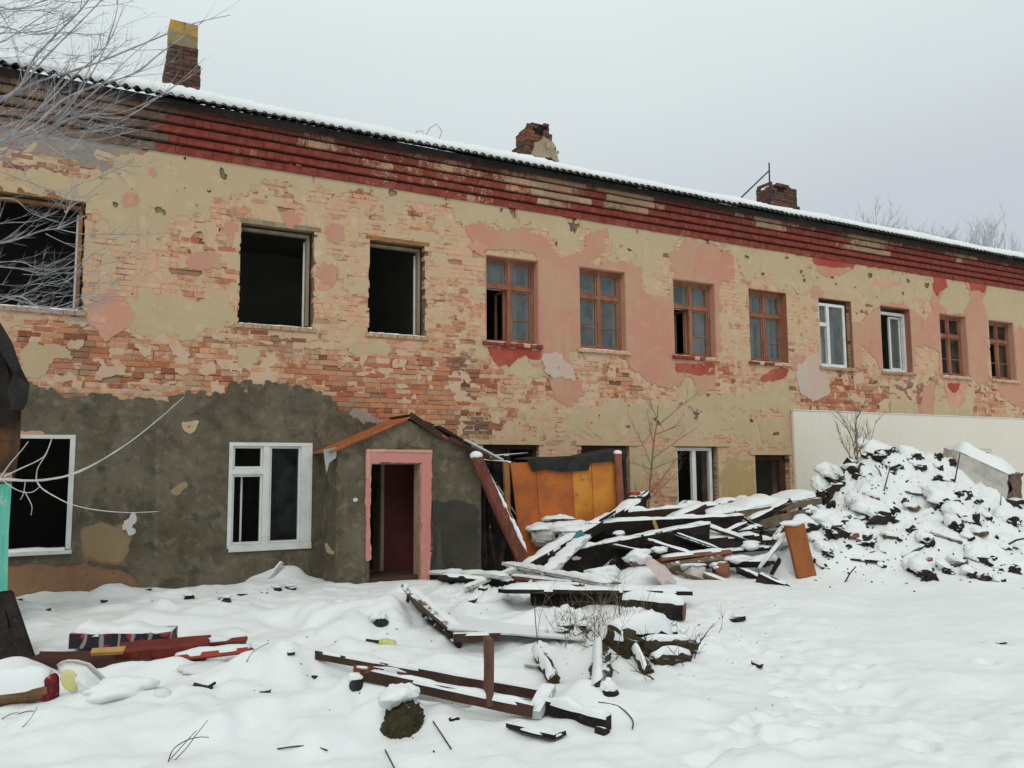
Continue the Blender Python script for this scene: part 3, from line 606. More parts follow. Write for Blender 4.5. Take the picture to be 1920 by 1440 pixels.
# ---------------------------------------------------------------- bricks
WASH = []
for (px, py, rx, rz, w) in ((330, 690, 2.4, .42, .30), (700, 700, 1.3, .50, .12), (830, 720, .9, .55, .10), (650, 770, 1.2, .35, .12), (160, 650, .7, .45, .22), (900, 790, 1.0, .35, .32),
        (1000, 740, .8, .5, .42), (860, 570, .35, .5, .45), (1150, 690, .6, .35, .55), (1200, 720, .8, .3, .35), (1150, 730, 1.2, .4, .38), (1380, 700, .7, .3, .55), (1600, 720, 1.0, .4, .28), (1680, 740, 1.4, .45, .22),
        (1850, 745, 1.6, .4, .25), (1580, 760, 1.4, .3, .35), (430, 380, .5, .3, .45), (800, 400, .5, .3, .5), (1640, 545, 1.0, .3, .5), (380, 480, .8, .4, .58), (530, 640, .7, .2, .22), (620, 620, .4, .4, .5), (50, 300, 1.2, .4, .4), (1300, 880, .25, .6, .25), (1240, 900, .5, .5, .45), (1120, 850, .5, .2, .35), (1310, 780, .9, .2, .40)):
    p = Q(px, py); WASH.append((p[0], p[1], rx, rz, w))
SOOT = []
for (px, py, rx, rz, w) in ((870, 700, .18, .35, .75), (890, 800, .45, .22, .85), (810, 830, .9, .12, .55), (545, 627, .42, .11, 1.0), (1705, 725, .9, .22, .6), (1580, 695, .7, .07, .7), (150, 650, .12, .5, .55), (160, 235, 2.4, .50, .62), (1020, 690, 0.2, .2, .3), (650, 780, .35, .3, .5), (-50, 230, 2.0, .6, .5), (1075, 830, 1.4, .06, .3), (560, 660, .6, .12, .3)):
    p = Q(px, py); SOOT.append((p[0], p[1], rx, rz, w))
def wash_at(x, z):
    w = .80
    for (cx, cz, rx, rz, v) in WASH:
        k = math.exp(-(((x - cx) / rx) ** 2 + ((z - cz) / rz) ** 2) ** 1.3); w = w * (1 - k) + v * k
    return w + .42 * float(fbm(x, z, .55, 91, 4, .6))
def soot_at(x, z):
    s = 0
    for (cx, cz, rx, rz, v) in SOOT:
        s = max(s, v * math.exp(-((x - cx) / rx) ** 2 - ((z - cz) / rz) ** 2))
    return s
BR = []   # x0, x1, y0, y1, z0, z1, (wash, soot, rand, paint)
k = 0; z = -0.3
while z < 6.12:
    z0, z1 = z + .005, z + CO - .006; zc = (z0 + z1) / 2
    x = BX0 - rng.uniform(0, .26); hd = (k % 5 == 2); segs = []
    while x < 23.8:
        L = .118 if hd else .248
        segs.append((x, x + L)); x += L + rng.uniform(.008, .014)
    for (a, b) in segs:
        parts = [(max(a, BX0), b, False, False)]
        for o in OPEN:
            if o[2] < zc < o[3]:
                np_ = []
                for (p, q, l1, l2) in parts:
                    if q <= o[0] or p >= o[1]: np_.append((p, q, l1, l2)); continue
                    if p < o[0] - .02: np_.append((p, o[0] + (rng.uniform(-.03, .012) if o[0] < 5 else -.002), l1, True))
                    if q > o[1] + .02: np_.append((o[1] + (rng.uniform(-.012, .035) if o[1] < 5.2 else .002), q, True, l2))
                parts = np_
        for (p, q, l1, l2) in parts:
            if q - p < .02: continue
            wz = .007 * float(vnoise((p + q) * .9, z * 3, 12)) + rng.uniform(-.0025, .0025)
            BR.append([p, q, None, (.14 if (l1 or l2) else .03), z0 + wz, z1 + wz + rng.uniform(-.004, .002)])
    z += CO; k += 1
bxc = np.array([(b[0] + b[1]) / 2 for b in BR]); bzc = np.array([(b[4] + b[5]) / 2 for b in BR])
cov = np.full(len(BR), -1.0)
for (poly, na, seed, holes) in PATCHES:
    pa = np.asarray(poly); s = (bxc > pa[:, 0].min() - .2) & (bxc < pa[:, 0].max() + .2) & (bzc > pa[:, 1].min() - .2) & (bzc < pa[:, 1].max() + .2)
    if s.any(): cov[s] = np.maximum(cov[s], field(poly, bxc[s], bzc[s], na, seed, False, holes))
BR2 = []
for i, b in enumerate(BR):
    if cov[i] > .16 and b[3] < .1: continue
    x, zc = bxc[i], bzc[i]
    r = rng.random(); w = wash_at(x, zc); s = soot_at(x, zc)
    y0 = -.003 + rng.gauss(0, .0028)
    if cov[i] < 0:
        if r < .03: y0 = rng.uniform(.014, .022); s = max(s, .45)  # sunken bricks get extra dark colour as shade, through the soot channel
        elif r < .10: y0 += rng.uniform(.002, .006)
    y0 = max(y0, -.0075)
    if w > .6: y0 = y0 * .7
    BR2.append((b[0], b[1], y0, b[3], b[4], b[5], (min(1, max(0, w + rng.gauss(0, .10))), min(1, s + (.25 if rng.random() < .02 else 0)), rng.random(), 0.0), cov[i]))
# cornice: five stepped courses and a frieze, red paint flaking
def paint_at(x, kc):
    if x + .55 * float(fbm(x * 1.0, kc * .9, .35, 58, 2)) < .95 + .10 * ((kc * 7) % 3): return 0.0, .80 + .35 * float(fbm(x, kc * .3, .5, 57, 2))
    p, s = .84, .0
    g = lambda c, w: math.exp(-abs((x - c) / w) ** 3)
    if 1 <= kc <= 3: p -= (.36 if kc == 2 else .30) * g(5.7, 2.1)
    if kc == 0: p -= .26 * g(6.0, 1.3)
    for (c, w, k0, a) in ((7.5, .55, 2, .62), (9.0, .55, 2, .62), (12.5, .40, 3, .6), (15.6, .8, 2, .55), (7.5, .25, 1, .4)):
        if kc >= k0: p -= a * g(c, w); s = max(s, .42 * g(c, w))
    if kc < 3: p -= .12 * g(13.9, .9)
    p += .42 * float(fbm(x, kc * .37, .55, 55, 4, .65))
    if kc == 4: s = max(s, .48); p -= .2
    if kc == 3: s = max(s, .15); p -= .06
    return p, s
for kc in range(5):
    x = BX0 - rng.uniform(0, .2)
    while x < 25.9:
        L = .118 if kc % 2 else .248
        p, s = paint_at(x + L / 2, kc)
        z0 = 6.13 + kc * CC
        BR2.append((max(x, BX0), x + L, -PROJ[kc] + rng.gauss(0, .003), .06, z0 + (.026 if kc else .006), z0 + CC - .006, (.8 if x > 1 else .7, s, rng.random(), p), -1))
        x += L + rng.uniform(.002, .004)
def proj_px(x, y, z):
    d = np.array([x, y, z]) - CAM; t = d @ AX_F
    return 960 + FPX * (d @ AX_R) / t, 720 - FPX * (d @ AX_U) / t, t
score = []
for i, b in enumerate(BR2):
    x, zc = (b[0] + b[1]) / 2, (b[4] + b[5]) / 2; u, v, t = proj_px(x, 0, zc)
    hid = b[7] > -.02 or b[3] == .06 or u < 20 or u > 1900 or v < 5 or (600 < u < 950 and v > 800) or (u < 230 and v < 330) or v > 960
    score.append(0 if hid else (b[1] - b[0]) / t ** 2)
order = np.argsort(-np.array(score)); single = set(order[:300].tolist())
V = []; F = []; A = []
def brick_verts(x0, x1, y0, y1, z0, z1, j=.004, c=.004):
    g = lambda: rng.uniform(-j, j)
    return [(x0 + g(), y0 + c, z0 + g()), (x1 + g(), y0 + c, z0 + g()), (x1 + g(), y0 + c, z1 + g()), (x0 + g(), y0 + c, z1 + g()),
            (x0, y1, z0), (x1, y1, z0), (x1, y1, z1), (x0, y1, z1),
            (x0 + c + abs(g()), y0 + g() * .5, z0 + c), (x1 - c - abs(g()), y0 + g() * .5, z0 + c), (x1 - c, y0 + g() * .5, z1 - c), (x0 + c, y0 + g() * .5, z1 - c)]
BF = [(8, 9, 10, 11), (0, 1, 9, 8), (1, 2, 10, 9), (2, 3, 11, 10), (3, 0, 8, 11), (0, 4, 5, 1), (1, 5, 6, 2), (2, 6, 7, 3), (3, 7, 4, 0)]
for i, b in enumerate(BR2):
    if b[7] > -2 and rng.random() > (.03 if b[6][0] > .55 else .10):     # pointing round the brick, flush where the wash still fills the joints
        dp = max(b[2], -.005) + .0012 + (1 - b[6][0]) * .009 + rng.uniform(0, .002)
        if b[3] == .06: continue_ = 1; dp = b[2] + .006
        n = len(V); tz = rng.uniform(-.0008, .0008); e = .0075 if b[3] != .06 else -.001
        cut = (b[1] - b[0]) * rng.uniform(.15, .7) if rng.random() < .22 and b[3] != .06 else 0
        if cut and rng.random() < .5: b_ = (b[0] + cut, b[1])
        else: b_ = (b[0], b[1] - cut)
        V += [(b_[0] - e, dp + tz, b[4] - e), (b_[1] + e, dp - tz, b[4] - e), (b_[1] + e, dp + tz, b[5] + e), (b_[0] - e, dp - tz, b[5] + e)]; F.append((n, n + 1, n + 2, n + 3))
        A += [(min(1, b[6][0] + .05), min(1, b[6][1] + .06), .93, b[6][3] * .8)] * 4
    if i in single: continue
    n = len(V); V += brick_verts(*b[:6], c=.004 if b[6][0] < .6 else .0022); F += [[q + n for q in f] for f in BF]; A += [b[6]] * 12
bo = obj('brickwork', V, F, BRICK, wallo, kind='stuff')
at = bo.data.attributes.new('bc', 'FLOAT_COLOR', 'POINT'); at.data.foreach_set('color', np.array(A, np.float32).ravel())
protos = []
for q in range(6):
    me = bpy.data.meshes.new('brick'); me.from_pydata(brick_verts(-.5 * .248, .5 * .248, 0, .033, -.033, .033, .004), [], BF); me.materials.append(BRICK_O); me.update(); protos.append(me)
wl_ = world_loc(wallo)
for i in order[:300]:
    b = BR2[i]; o = bpy.data.objects.new('brick', rng.choice(protos)); COL.objects.link(o); o.parent = wallo
    o.location = ((b[0] + b[1]) / 2 - wl_[0], b[2] - wl_[1], (b[4] + b[5]) / 2 - wl_[2]); o.scale = ((b[1] - b[0]) / .248, (b[3] - b[2]) / .033, (b[5] - b[4]) / .066)
    o.color = b[6]

# lintels over the ground-floor openings, brick sills under the upper windows, cladding
for (x0, x1, z, h) in ((5.9, 7.2, GO[3][3], .07), (7.85, 9.2, GO[4][3], .07), (10.0, 11.35, GO[5][3], .06), (11.9, 13.04, GO[6][3], .08)):
    b = MB(); b.box(x0, x1, -.03, .1, z + .002, z + h); b.obj('lintel', CREAM, wallo)
b = MB(); b.box(-1.4, .2, -.004, .12, UZ1 + .002, UZ1 + .09); b.obj('lintel', LINTELW, wallo)
b = MB(); b.box(2.16, 3.35, -.006, .12, UZ1 + .002, UZ1 + .07); b.obj('lintel', BAREW, wallo)
b = MB(); b.box(4.06, 5.12, -.006, .12, UZ1 + .002, UZ1 + .06); b.obj('lintel', LINTELW, wallo)
cl = MB(); cx0 = 13.06; joints = [13.06, 15.1, 17.2, 18.12, 19.6, 21.4, 23.5, 25.9]
for a, c in zip(joints[:-1], joints[1:]):
    b = MB()
    if abs(a - 18.12) < .01: b.box(a + .0006, c - .0006, -.07, -.012, GO[7][3], 2.845)
    else: b.box(a + .0006, c - .0006, -.07 - rng.uniform(0, .001), -.012, -.2, 2.845)
    b.obj('cladding_panel', CLAD, wallo)
b = MB(); b.box(18.12, 19.6, -.07, -.012, -.2, GO[7][2] - .02); b.obj('cladding_panel', CLAD, wallo)
b = MB(); b.box(13.04, 25.9, -.085, .01, 2.847, 2.87); b.obj('cladding_edge', PVC, wallo)

# ---------------------------------------------------------------- windows
def rect_frame(b, x0, x1, z0, z1, w, y0, y1):
    b.box(x0, x0 + w, y0, y1, z0, z1); b.box(x1 - w, x1, y0, y1, z0, z1); b.box(x0 + w, x1 - w, y0, y1, z0, z0 + w); b.box(x0 + w, x1 - w, y0, y1, z1 - w, z1)
def reveal(win, x0, x1, z0, z1, mat, y1=.13, sides='lrt'):
    b = MB()
    if 'l' in sides: b.box(x0 + .001, x0 + .014, -.006, y1, z0, z1)
    if 'r' in sides: b.box(x1 - .014, x1 - .001, -.006, y1, z0, z1)
    if 't' in sides: b.box(x0 + .014, x1 - .014, -.006, y1, z1 - .014, z1 - .001)
    b.obj('reveal', mat, win)
def sill(win, x0, x1, z0, mat, snow=.02, out=.055, soot=0):
    V = []; F = []; n = max(6, int((x1 - x0 + .12) / .125)); A = []
    for i in range(n):
        a = x0 - .06 + (x1 - x0 + .12) * i / n; c = a + (x1 - x0 + .12) / n - .008
        k = len(V); V += brick_verts(a, c, -out - rng.uniform(0, .012), .13, z0 - .066, z0 - .004 - rng.uniform(0, .006), .004); F += [[q + k for q in f] for f in BF]
        A += [(.75 + rng.gauss(0, .1), soot, rng.random(), .75 if mat == 'red' and rng.random() < .55 else 0)] * 12
    o = obj('sill', V, F, BRICK, win); at = o.data.attributes.new('bc', 'FLOAT_COLOR', 'POINT'); at.data.foreach_set('color', np.array(A, np.float32).ravel())
    if snow:
        V = []; F = []; m = 24
        for i in range(m + 1):
            x = x0 + .01 + (x1 - x0 - .02) * i / m; h = snow * (.6 + 1.0 * abs(float(vnoise(x * 9, z0, 4)))) 
            for (y, zz) in ((-out * .4, 0), (-out * .4 + .01, h * .8), (.05, h), (.13, h * 1.1), (.13, -.01)): V.append((x, y, z0 - .006 + zz))
        for i in range(m):
            for q in range(4): F.append((i * 5 + q, i * 5 + q + 1, (i + 1) * 5 + q + 1, (i + 1) * 5 + q))
        obj('snow', V, F, SNOW, win, smooth=True)
def W(x0, x1, z0, z1):
    o = bpy.data.objects.new('window', None); COL.objects.link(o); o.parent = bld; o.location = (x0 - BX0, 0, z0); return o
def pane(win, x0, x1, z0, z1, y=.165):
    b = MB(); b.box(x0, x1, y, y + .004, z0, z1); return b.obj('pane', GLASSD if (z1 < 2.5 or x0 > 17) else GLASS, win)
def curtain(win, x0, x1, z0, z1, y=.30):
    V = []; F = []; n = 14
    for i in range(n + 1):
        x = x0 + (x1 - x0) * i / n; yy = y + .018 * math.sin(i * 1.9)
        V += [(x, yy, z0), (x + .01 * math.sin(i), yy, z1)]
    for i in range(n): F.append((2 * i, 2 * i + 2, 2 * i + 3, 2 * i + 1))
    obj('curtain', V, F, CURT, win, smooth=True)
def four_pane(x0, x1, mat, glass='1111', openleft=False, rv=PINK, rvs='lrt', sm='plain', curt=(), inner=True, y=.13):
    w = W(x0, x1, UZ0, UZ1); z0, z1 = UZ0, UZ1
    a, c = x0 + .016, x1 - .016
    b = MB(); rect_frame(b, a, c, z0, z1 - .016, .055, y, y + .07)
    zt = z0 + (z1 - z0) * .655; xm = (a + c) / 2
    b.box(a + .055, c - .055, y - .012, y + .06, zt - .032, zt + .032); b.box(xm - .035, xm + .035, y - .006, y + .055, z0 + .055, zt - .032); b.box(xm - .03, xm + .03, y - .006, y + .055, zt + .032, z1 - .071)
    b.obj('frame', mat, w)
    cells = [(a + .055, xm - .035, z0 + .055, zt - .032), (xm + .035, c - .055, z0 + .055, zt - .032), (a + .055, xm - .03, zt + .032, z1 - .071), (xm + .03, c - .055, zt + .032, z1 - .071)]
    for i, (p, q, r, s) in enumerate(cells):
        if i == 0 and openleft:
            b = MB()   # the casement swung inwards
            h = .34
            b.box(q - .045, q - .005, y + .06, y + .06 + h, r, r + .04); b.box(q - .045, q - .005, y + .06, y + .06 + h, s - .04, s); b.box(q - .045, q - .005, y + .06, y + .1, r + .04, s - .04); b.box(q - .045, q - .005, y + .02 + h, y + .06 + h, r + .04, s - .04)
            b.obj('sash', mat, w); continue
        b = MB(); rect_frame(b, p + .003, q - .003, r + .003, s - .003, .032, y + .012, y + .045)
        if i < 2: zz = r + (s - r) * .42; b.box(p + .035, q - .035, y + .016, y + .04, zz - .009, zz + .009)
        b.obj('sash', mat, w)
        if glass[i] == '1': pane(w, p + .03, q - .03, r + .03, s - .03, y + .028)
    for (p, q, r, s) in curt: curtain(w, x0 + p * (x1 - x0), x0 + q * (x1 - x0), z0 + r * (z1 - z0), z0 + s * (z1 - z0))
    if inner:
        b = MB(); rect_frame(b, a + .03, c - .03, z0 + .02, z1 - .04, .05, y + .14, y + .18); b.box(xm - .03, xm + .03, y + .142, y + .178, z0 + .07, z1 - .09); b.box(a + .08, xm - .03, y + .142, y + .178, zt - .02, zt + .02); b.box(xm + .03, c - .08, y + .142, y + .178, zt - .02, zt + .02)
        b.obj('inner_frame', PVC, w)
    if rv: reveal(w, x0, x1, z0, z1, rv, y, rvs)
    sill(w, x0, x1, z0, sm)
    return w
PINKD = mat_plaster('brownish_pink_reveal', (0.32, 0.12, 0.08), (0.28, 0.13, 0.085), (0.36, 0.18, 0.12), (0.2, 0.08, 0.05), .4)
def bare(x0, x1, z0, z1, mat, frame=True, sm=.03, s=True):
    w = W(x0, x1, z0, z1)
    if frame:
        b = MB(); b.box(x1 - .075, x1 - .03, .14, .24, z0 + .05, z1 - .07); b.box(x0 + .02, x1 - .03, .14, .22, z1 - .07, z1 - .03); b.obj('frame', mat, w)
        b = MB(); b.box(x1 - .1, x1 - .076, .24, .262, z0 + .03, z1 - .12); b.obj('inner_frame', PVC, w)
    if s: sill(w, x0, x1, z0, 'plain', sm, .03, .25)
    return w
bare(UP[0][0], UP[0][1], UZ0, UZ1, LINTELW); bare(UP[1][0], UP[1][1], UZ0, UZ1, BAREW, sm=.022); bare(UP[2][0], UP[2][1], UZ0, UZ1, BAREW, sm=.028)
four_pane(*UP[3], BROWNF, openleft=True, sm='red', curt=((.2, .42, .68, .98), (.6, .74, .02, .98)))
four_pane(*UP[4], BROWNF, sm='plain', curt=((.05, .95, .66, .78),))  # pale strip behind the panes stands in for a bright reflection
four_pane(*UP[5], BROWNF, openleft=True, sm='red', curt=((.55, .9, .03, .3), (.74, .95, .3, .98)))
four_pane(*UP[6], BROWNF, sm='red', rv=PINKD, rvs='rt', curt=((.1, .38, .04, .98), (.58, .82, .04, .98)))
def pvc(x0, x1, style):
    w = W(x0, x1, UZ0, UZ1); z0, z1 = UZ0, UZ1; y = .05 if style == 0 else .13
    a, c = x0 + .01, x1 - .16 if style == 0 else x1 - .016; z1f = z1 - .10
    b = MB(); rect_frame(b, a, c, z0 + .01, z1f, .06, y, y + .07)
    if style == 0:
        xm = a + (c - a) * .36; b.box(xm - .04, xm + .04, y - .01, y + .06, z0 + .07, z1f - .06); zt = z0 + (z1 - z0) * .62; b.box(a + .06, xm - .04, y - .004, y + .06, zt - .04, zt + .04)
        b.obj('frame', PVC, w)
        pane(w, xm + .04, c - .06, z0 + .07, z1f - .06, y + .03); pane(w, a + .06, xm - .04, zt + .04, z1f - .06, y + .03)
        curtain(w, xm, c - .1, z0 + .1, z1f - .1, .26)
    else:
        b.obj('frame', PVC, w)
        xm = a + (c - a) * .55; b = MB()
        b.box(xm, xm + .05, y + .08, y + .12, z0 + .08, z1f - .08); b.box(c - .1, c - .062, y + .08, y + .12, z0 + .08, z1f - .08); b.box(xm + .05, c - .1, y + .08, y + .12, z0 + .08, z0 + .12); b.box(xm + .05, c - .1, y + .08, y + .12, z1f - .12, z1f - .08)
        b.obj('sash', PVC, w); pane(w, xm + .04, c - .09, z0 + .11, z1f - .11, y + .1)
    reveal(w, x0, x1, z0, z1, PINKD, y if style else .05, 'rt'); sill(w, x0, x1, z0, 'plain', .015, .05, .35)
pvc(*UP[7], 0); pvc(*UP[8], 1)
four_pane(*UP[9], BROWNF, sm='plain', inner=False); four_pane(*UP[10], BROWNF, glass='0111', sm='plain', inner=False, rvs='rt'); four_pane(*UP[11], BROWNF, sm='plain', inner=False)
# ground floor
x0, x1, z0, z1 = GO[0]; w = W(x0, x1, z0, z1); b = MB(); b.box(x1 - .062, x1 - .002, -.028, .10, z0 + .02, z1); b.box(x0, x1 - .062, -.028, .10, z1 - .05, z1); b.obj('frame', PVC, w)
b = MB(); b.box(x0, x1 + .01, -.075, .12, z0 - .035, z0 + .012); b.obj('sill', PVC, w)
V = []; F = []
for i in range(31):
    x = x0 + (x1 - x0 - .07) * i / 30; h = .045 + .03 * float(fbm(x, 0, .3, 5, 2))
    for (y, zz) in ((-.075, -.01), (-.07, h * .7), (-.03, h), (.10, h), (.10, -.01)): V.append((x, y, z0 + .012 + zz))
for i in range(30):
    for k_ in range(4): F.append((i * 5 + k_, i * 5 + k_ + 1, (i + 1) * 5 + k_ + 1, (i + 1) * 5 + k_))
obj('snow', V, F, SNOW, w, smooth=True)
x0, x1, z0, z1 = GO[1]; w = W(x0, x1, z0, z1)
b = MB(); rect_frame(b, x0, x1, z0, z1, .05, -.035, .09); b.box(x0 + .02, x1 - .0, -.06, -.036, z0 - .045, z0 + .04); b.box(x1 - .16, x1 - .05, -.03, .06, z0 + .05, z1 - .05); b.obj('frame', PVC, w)
xm = x0 + .50; zt = z1 - .42
b = MB(); b.box(xm - .03, xm + .06, -.028, .07, z0 + .05, z1 - .05); b.box(x0 + .05, xm - .03, -.026, .07, zt - .03, zt + .05); b.obj('mullion', PVC, w)
for (p, q, r, s) in ((x0 + .052, xm - .032, z0 + .052, zt - .032), (x0 + .052, xm - .032, zt + .052, z1 - .052), (xm + .062, x1 - .162, z0 + .052, z1 - .052)):
    b = MB(); rect_frame(b, p, q, r, s, .03, .0, .045); b.obj('sash', PVC, w)
pane(w, xm + .09, x1 - .19, z0 + .08, z1 - .08, .02)
b = MB(); b.box(x0 + .2, x0 + .225, .16, .19, z0 + .02, zt - .03); b.obj('inner_frame', PVC, w)
def simple_gf(i, style):
    x0, x1, z0, z1 = GO[i]; w = W(x0, x1, z0, z1)
    if style == 'white':
        b = MB(); rect_frame(b, x0 + .01, x1 - .12, z0, z1 - .02, .06, .06, .13); xm = x0 + .46; b.box(xm - .045, xm + .045, .055, .12, z0 + .06, z1 - .08); b.obj('frame', PVC, w)
        pane(w, xm + .045, x1 - .18, z0 + .06, z1 - .08, .09); reveal(w, x0, x1, z0, z1, CREAM, .05, 'r')
    elif style == 'wood':
        b = MB(); rect_frame(b, x0 + .01, x1 - .01, z0, z1 - .01, .06, .10, .17); b.box((x0 + x1) / 2 - .03, (x0 + x1) / 2 + .03, .11, .16, z0 + .06, z1 - .07); b.obj('frame', DARKW, w)
        pane(w, x0 + .07, (x0 + x1) / 2 - .03, z0 + .06, z1 - .07, .13)
    elif style == 'door':
        b = MB(); b.box(x1 - .16, x1 - .01, .12, .2, z0, z1 - .02); b.box(x0 + .01, x1 - .16, .12, .2, z1 - .1, z1 - .02); b.obj('frame', DARKW, w)
    elif style == 'clad':
        b = MB(); rect_frame(b, x0, x1, z0, z1, .07, -.05, .03); b.box(x0 + .9, x0 + .96, -.045, .025, z0 + .07, z1 - .07); b.obj('frame', PVC, w); pane(w, x0 + .96, x1 - .07, z0 + .07, z1 - .07, .0)
simple_gf(3, 'wood'); simple_gf(4, 'wood'); simple_gf(5, 'white'); simple_gf(6, 'door'); simple_gf(7, 'clad')
x0, x1, z0, z1 = GO[2]; b = MB(); b.box(x1 - .05, x1, -.03, .1, z0, z1); b.box(x0, x1 - .05, -.03, .1, z1 - .05, z1)
w = W(x0, x1, z0, z1); w.name = 'inner_doorway'; b.obj('frame', BAREW, w)

# ---------------------------------------------------------------- roof
SL = 0.40; RY0, RZ0 = -0.42, 6.78; RYM = 5.5
roof = bpy.data.objects.new('roof', None); COL.objects.link(roof); roof.parent = bld; roof.location = (0, RY0, RZ0)
def rz(y): return RZ0 + (y - RY0) * SL
b = MB()
b.prism([(0, 0), (1, 0), (1, 1), (0, 1)], 0, 0) if False else None
ridge = rz(RYM)
V = [(BX0 - .3, RY0 + .12, rz(RY0 + .12) - .03), (BX1 + .3, RY0 + .12, rz(RY0 + .12) - .03), (BX1 + .3, RYM, ridge - .03), (BX0 - .3, RYM, ridge - .03), (BX1 + .3, BY1 + .4, RZ0 - .03), (BX0 - .3, BY1 + .4, RZ0 - .03)]
V += [(x, y, z - .08) for x, y, z in V]
F = [(0, 1, 2, 3), (3, 2, 4, 5), (9, 8, 7, 6), (11, 10, 8, 9), (0, 6, 7, 1), (5, 4, 10, 11), (0, 3, 9, 6), (3, 5, 11, 9), (1, 7, 8, 2), (2, 8, 10, 4)]
obj('roof_deck', V, F, FELT, roof)
for xe in (BX0 + .05, BX1 - .25):
    b = MB(); b.add([(xe, .1, 6.3), (xe + .2, .1, 6.3), (xe + .2, RYM, ridge - .12), (xe, RYM, ridge - .12), (xe, BY1 - .1, 6.3), (xe + .2, BY1 - .1, 6.3)], [(0, 3, 4), (1, 5, 2), (0, 1, 2, 3), (3, 2, 5, 4), (0, 4, 5, 1)]); b.obj('gable', MORTAR, roof)
b = MB(); b.box(BX0 - .2, BX1 + .2, RY0 + .14, RY0 + .17, RZ0 - .085, RZ0 - .02); b.obj('fascia', DARKW, roof)
b = MB(); b.box(BX0 - .2, BX1 + .2, RY0 + .17, .2, 6.752, 6.772); b.obj('soffit', CHAR, roof)
x = BX0 - .3; si = 0
while x < BX1 + .2:
    wd = 1.12; n = 40; V = []; F = []; dz = rng.uniform(-.006, .008); dy = rng.uniform(-.02, .02); tl = rng.uniform(-.006, .006)
    for i in range(n + 1):
        u = x + (wd + .05) * i / n; c = .028 * math.cos(2 * math.pi * (u - x) / .14) + dz + tl * i / n
        for (y, o) in ((RY0 + dy, 0), (RY0 + 1.2, 0), (RY0 + 1.2, -.01), (RY0 + dy, -.012)): V.append((u, y, rz(y) + .028 + c + o + (si % 2) * .004))
    for i in range(n):
        for q in range(4): F.append((i * 4 + q, (i + 1) * 4 + q, (i + 1) * 4 + (q + 1) % 4, i * 4 + (q + 1) % 4))
    F += [(0, 1, 2, 3), (n * 4 + 3, n * 4 + 2, n * 4 + 1, n * 4)]
    obj('corrugated_sheet', V, F, ASBEST, roof, smooth=False); x += wd; si += 1
V = []; F = []; xsn = np.arange(BX0 - .3, BX1 + .3, .05)
for x in xsn:
    t = .125 + .05 * float(fbm(x, 0, 1.4, 71, 3)) + .02 * float(vnoise(x / .13, 1, 5)) + .012 * math.cos(2 * math.pi * (x - BX0 + .3) / .14)
    s = .05 + .10 * abs(float(fbm(x, 3, 1.1, 77, 3)))
    if x < .9: s += .25
    if -.9 < x < .1: t += .05
    for (dy, dz) in ((s, -.01), (s - .02, t * .35), (s + .01, t * .75), (s + .08, t), (.5, t), (3, t), (RYM - RY0, t)):
        y = RY0 + dy; V.append((x, y, rz(y) + .035 + dz))
for i in range(len(xsn) - 1):
    for q in range(6): F.append((i * 7 + q, (i + 1) * 7 + q, (i + 1) * 7 + q + 1, i * 7 + q + 1))
obj('snow_cover', V, F, SNOW, roof, smooth=True)

# ---------------------------------------------------------------- chimneys
BRK_D = mat_brick('chimney_brick', True)
CPROTO = []
for q in range(5):
    me = bpy.data.meshes.new('brick'); me.from_pydata(brick_verts(-.5, .5, -.5, .5, -.5, .5, .02)[:8], [], [(0, 1, 2, 3), (7, 6, 5, 4), (0, 4, 5, 1), (1, 5, 6, 2), (2, 6, 7, 3), (3, 7, 4, 0)]); me.materials.append(BRK_D); me.update(); CPROTO.append(me)
def chimney(px_l, px_r, py_top, py_bot, Y, levels, label, dep=.55, missing=0.0):
    # levels: list of (fraction from bottom, half-width scale)
    a = P(px_l, py_bot, Y); c = P(px_r, py_bot, Y); xc = (a[0] + c[0]) / 2; wd = (c[0] - a[0]); zb = rz(Y) - .05; zt = P((px_l + px_r) / 2, py_top, Y)[2]
    ch = bpy.data.objects.new('chimney', None); COL.objects.link(ch); ch.parent = bld; ch.location = (xc - BX0, Y, zb); ch['label'] = label
    core = MB(); z = zb; k = 0; n = int((zt - zb) / CO)
    for k in range(n):
        fr = k / n; sc = [s for f, s in levels if f <= fr][-1]; hw = wd / 2 * sc; hd = dep / 2 * sc
        miss = missing * max(0, (fr - .55) / .45)
        core.box(xc - hw + .014, xc + hw - .014, Y - hd + .014, Y + hd - .014, z, z + CO) if miss < .3 else core.box(xc - hw * .4, xc + hw * .95 - .014, Y - hd * .5, Y + hd - .014, z, z + CO)
        for (side, span) in (('f', 2 * hw), ('l', 2 * hd), ('r', 2 * hd)):
            m = max(1, round(span / .25)); off = .5 if k % 2 else 0
            edges = [0] + [(i + (off or 1)) / m for i in range(m if not off else m)] ; edges = sorted(set([min(1, e) for e in edges] + [1]))
            for e0, e1 in zip(edges[:-1], edges[1:]):
                if (e1 - e0) * span < .05 or rng.random() < miss * (1.0 if e0 < .4 else .35): continue
                o = bpy.data.objects.new('brick', rng.choice(CPROTO)); COL.objects.link(o); o.parent = ch
                L = (e1 - e0) * span - .01; mid = ((e0 + e1) / 2 - .5) * span; j = rng.gauss(0, .004)
                if side == 'f': p = (xc + mid, Y - hd + .03 + j, z + CO / 2); s = (L, .06, CO - .011)
                elif side == 'l': p = (xc - hw + .03 + j, Y + mid, z + CO / 2); s = (.06, L, CO - .011)
                else: p = (xc + hw - .03 + j, Y + mid, z + CO / 2); s = (.06, L, CO - .011)
                o.location = (p[0] - xc, p[1] - Y, p[2] - zb); o.scale = s
                o.color = (.0, rng.uniform(.80, 1.0) if (fr > .3 or rng.random() < .6) and not (label.startswith('crumb') and .5 < fr < .8 and rng.random() < .6) else rng.uniform(.45, .8), rng.random() * .2, 0)
        z += CO
    core.obj('mortar_core', CHAR, ch)
    return ch, xc, wd, z, zb
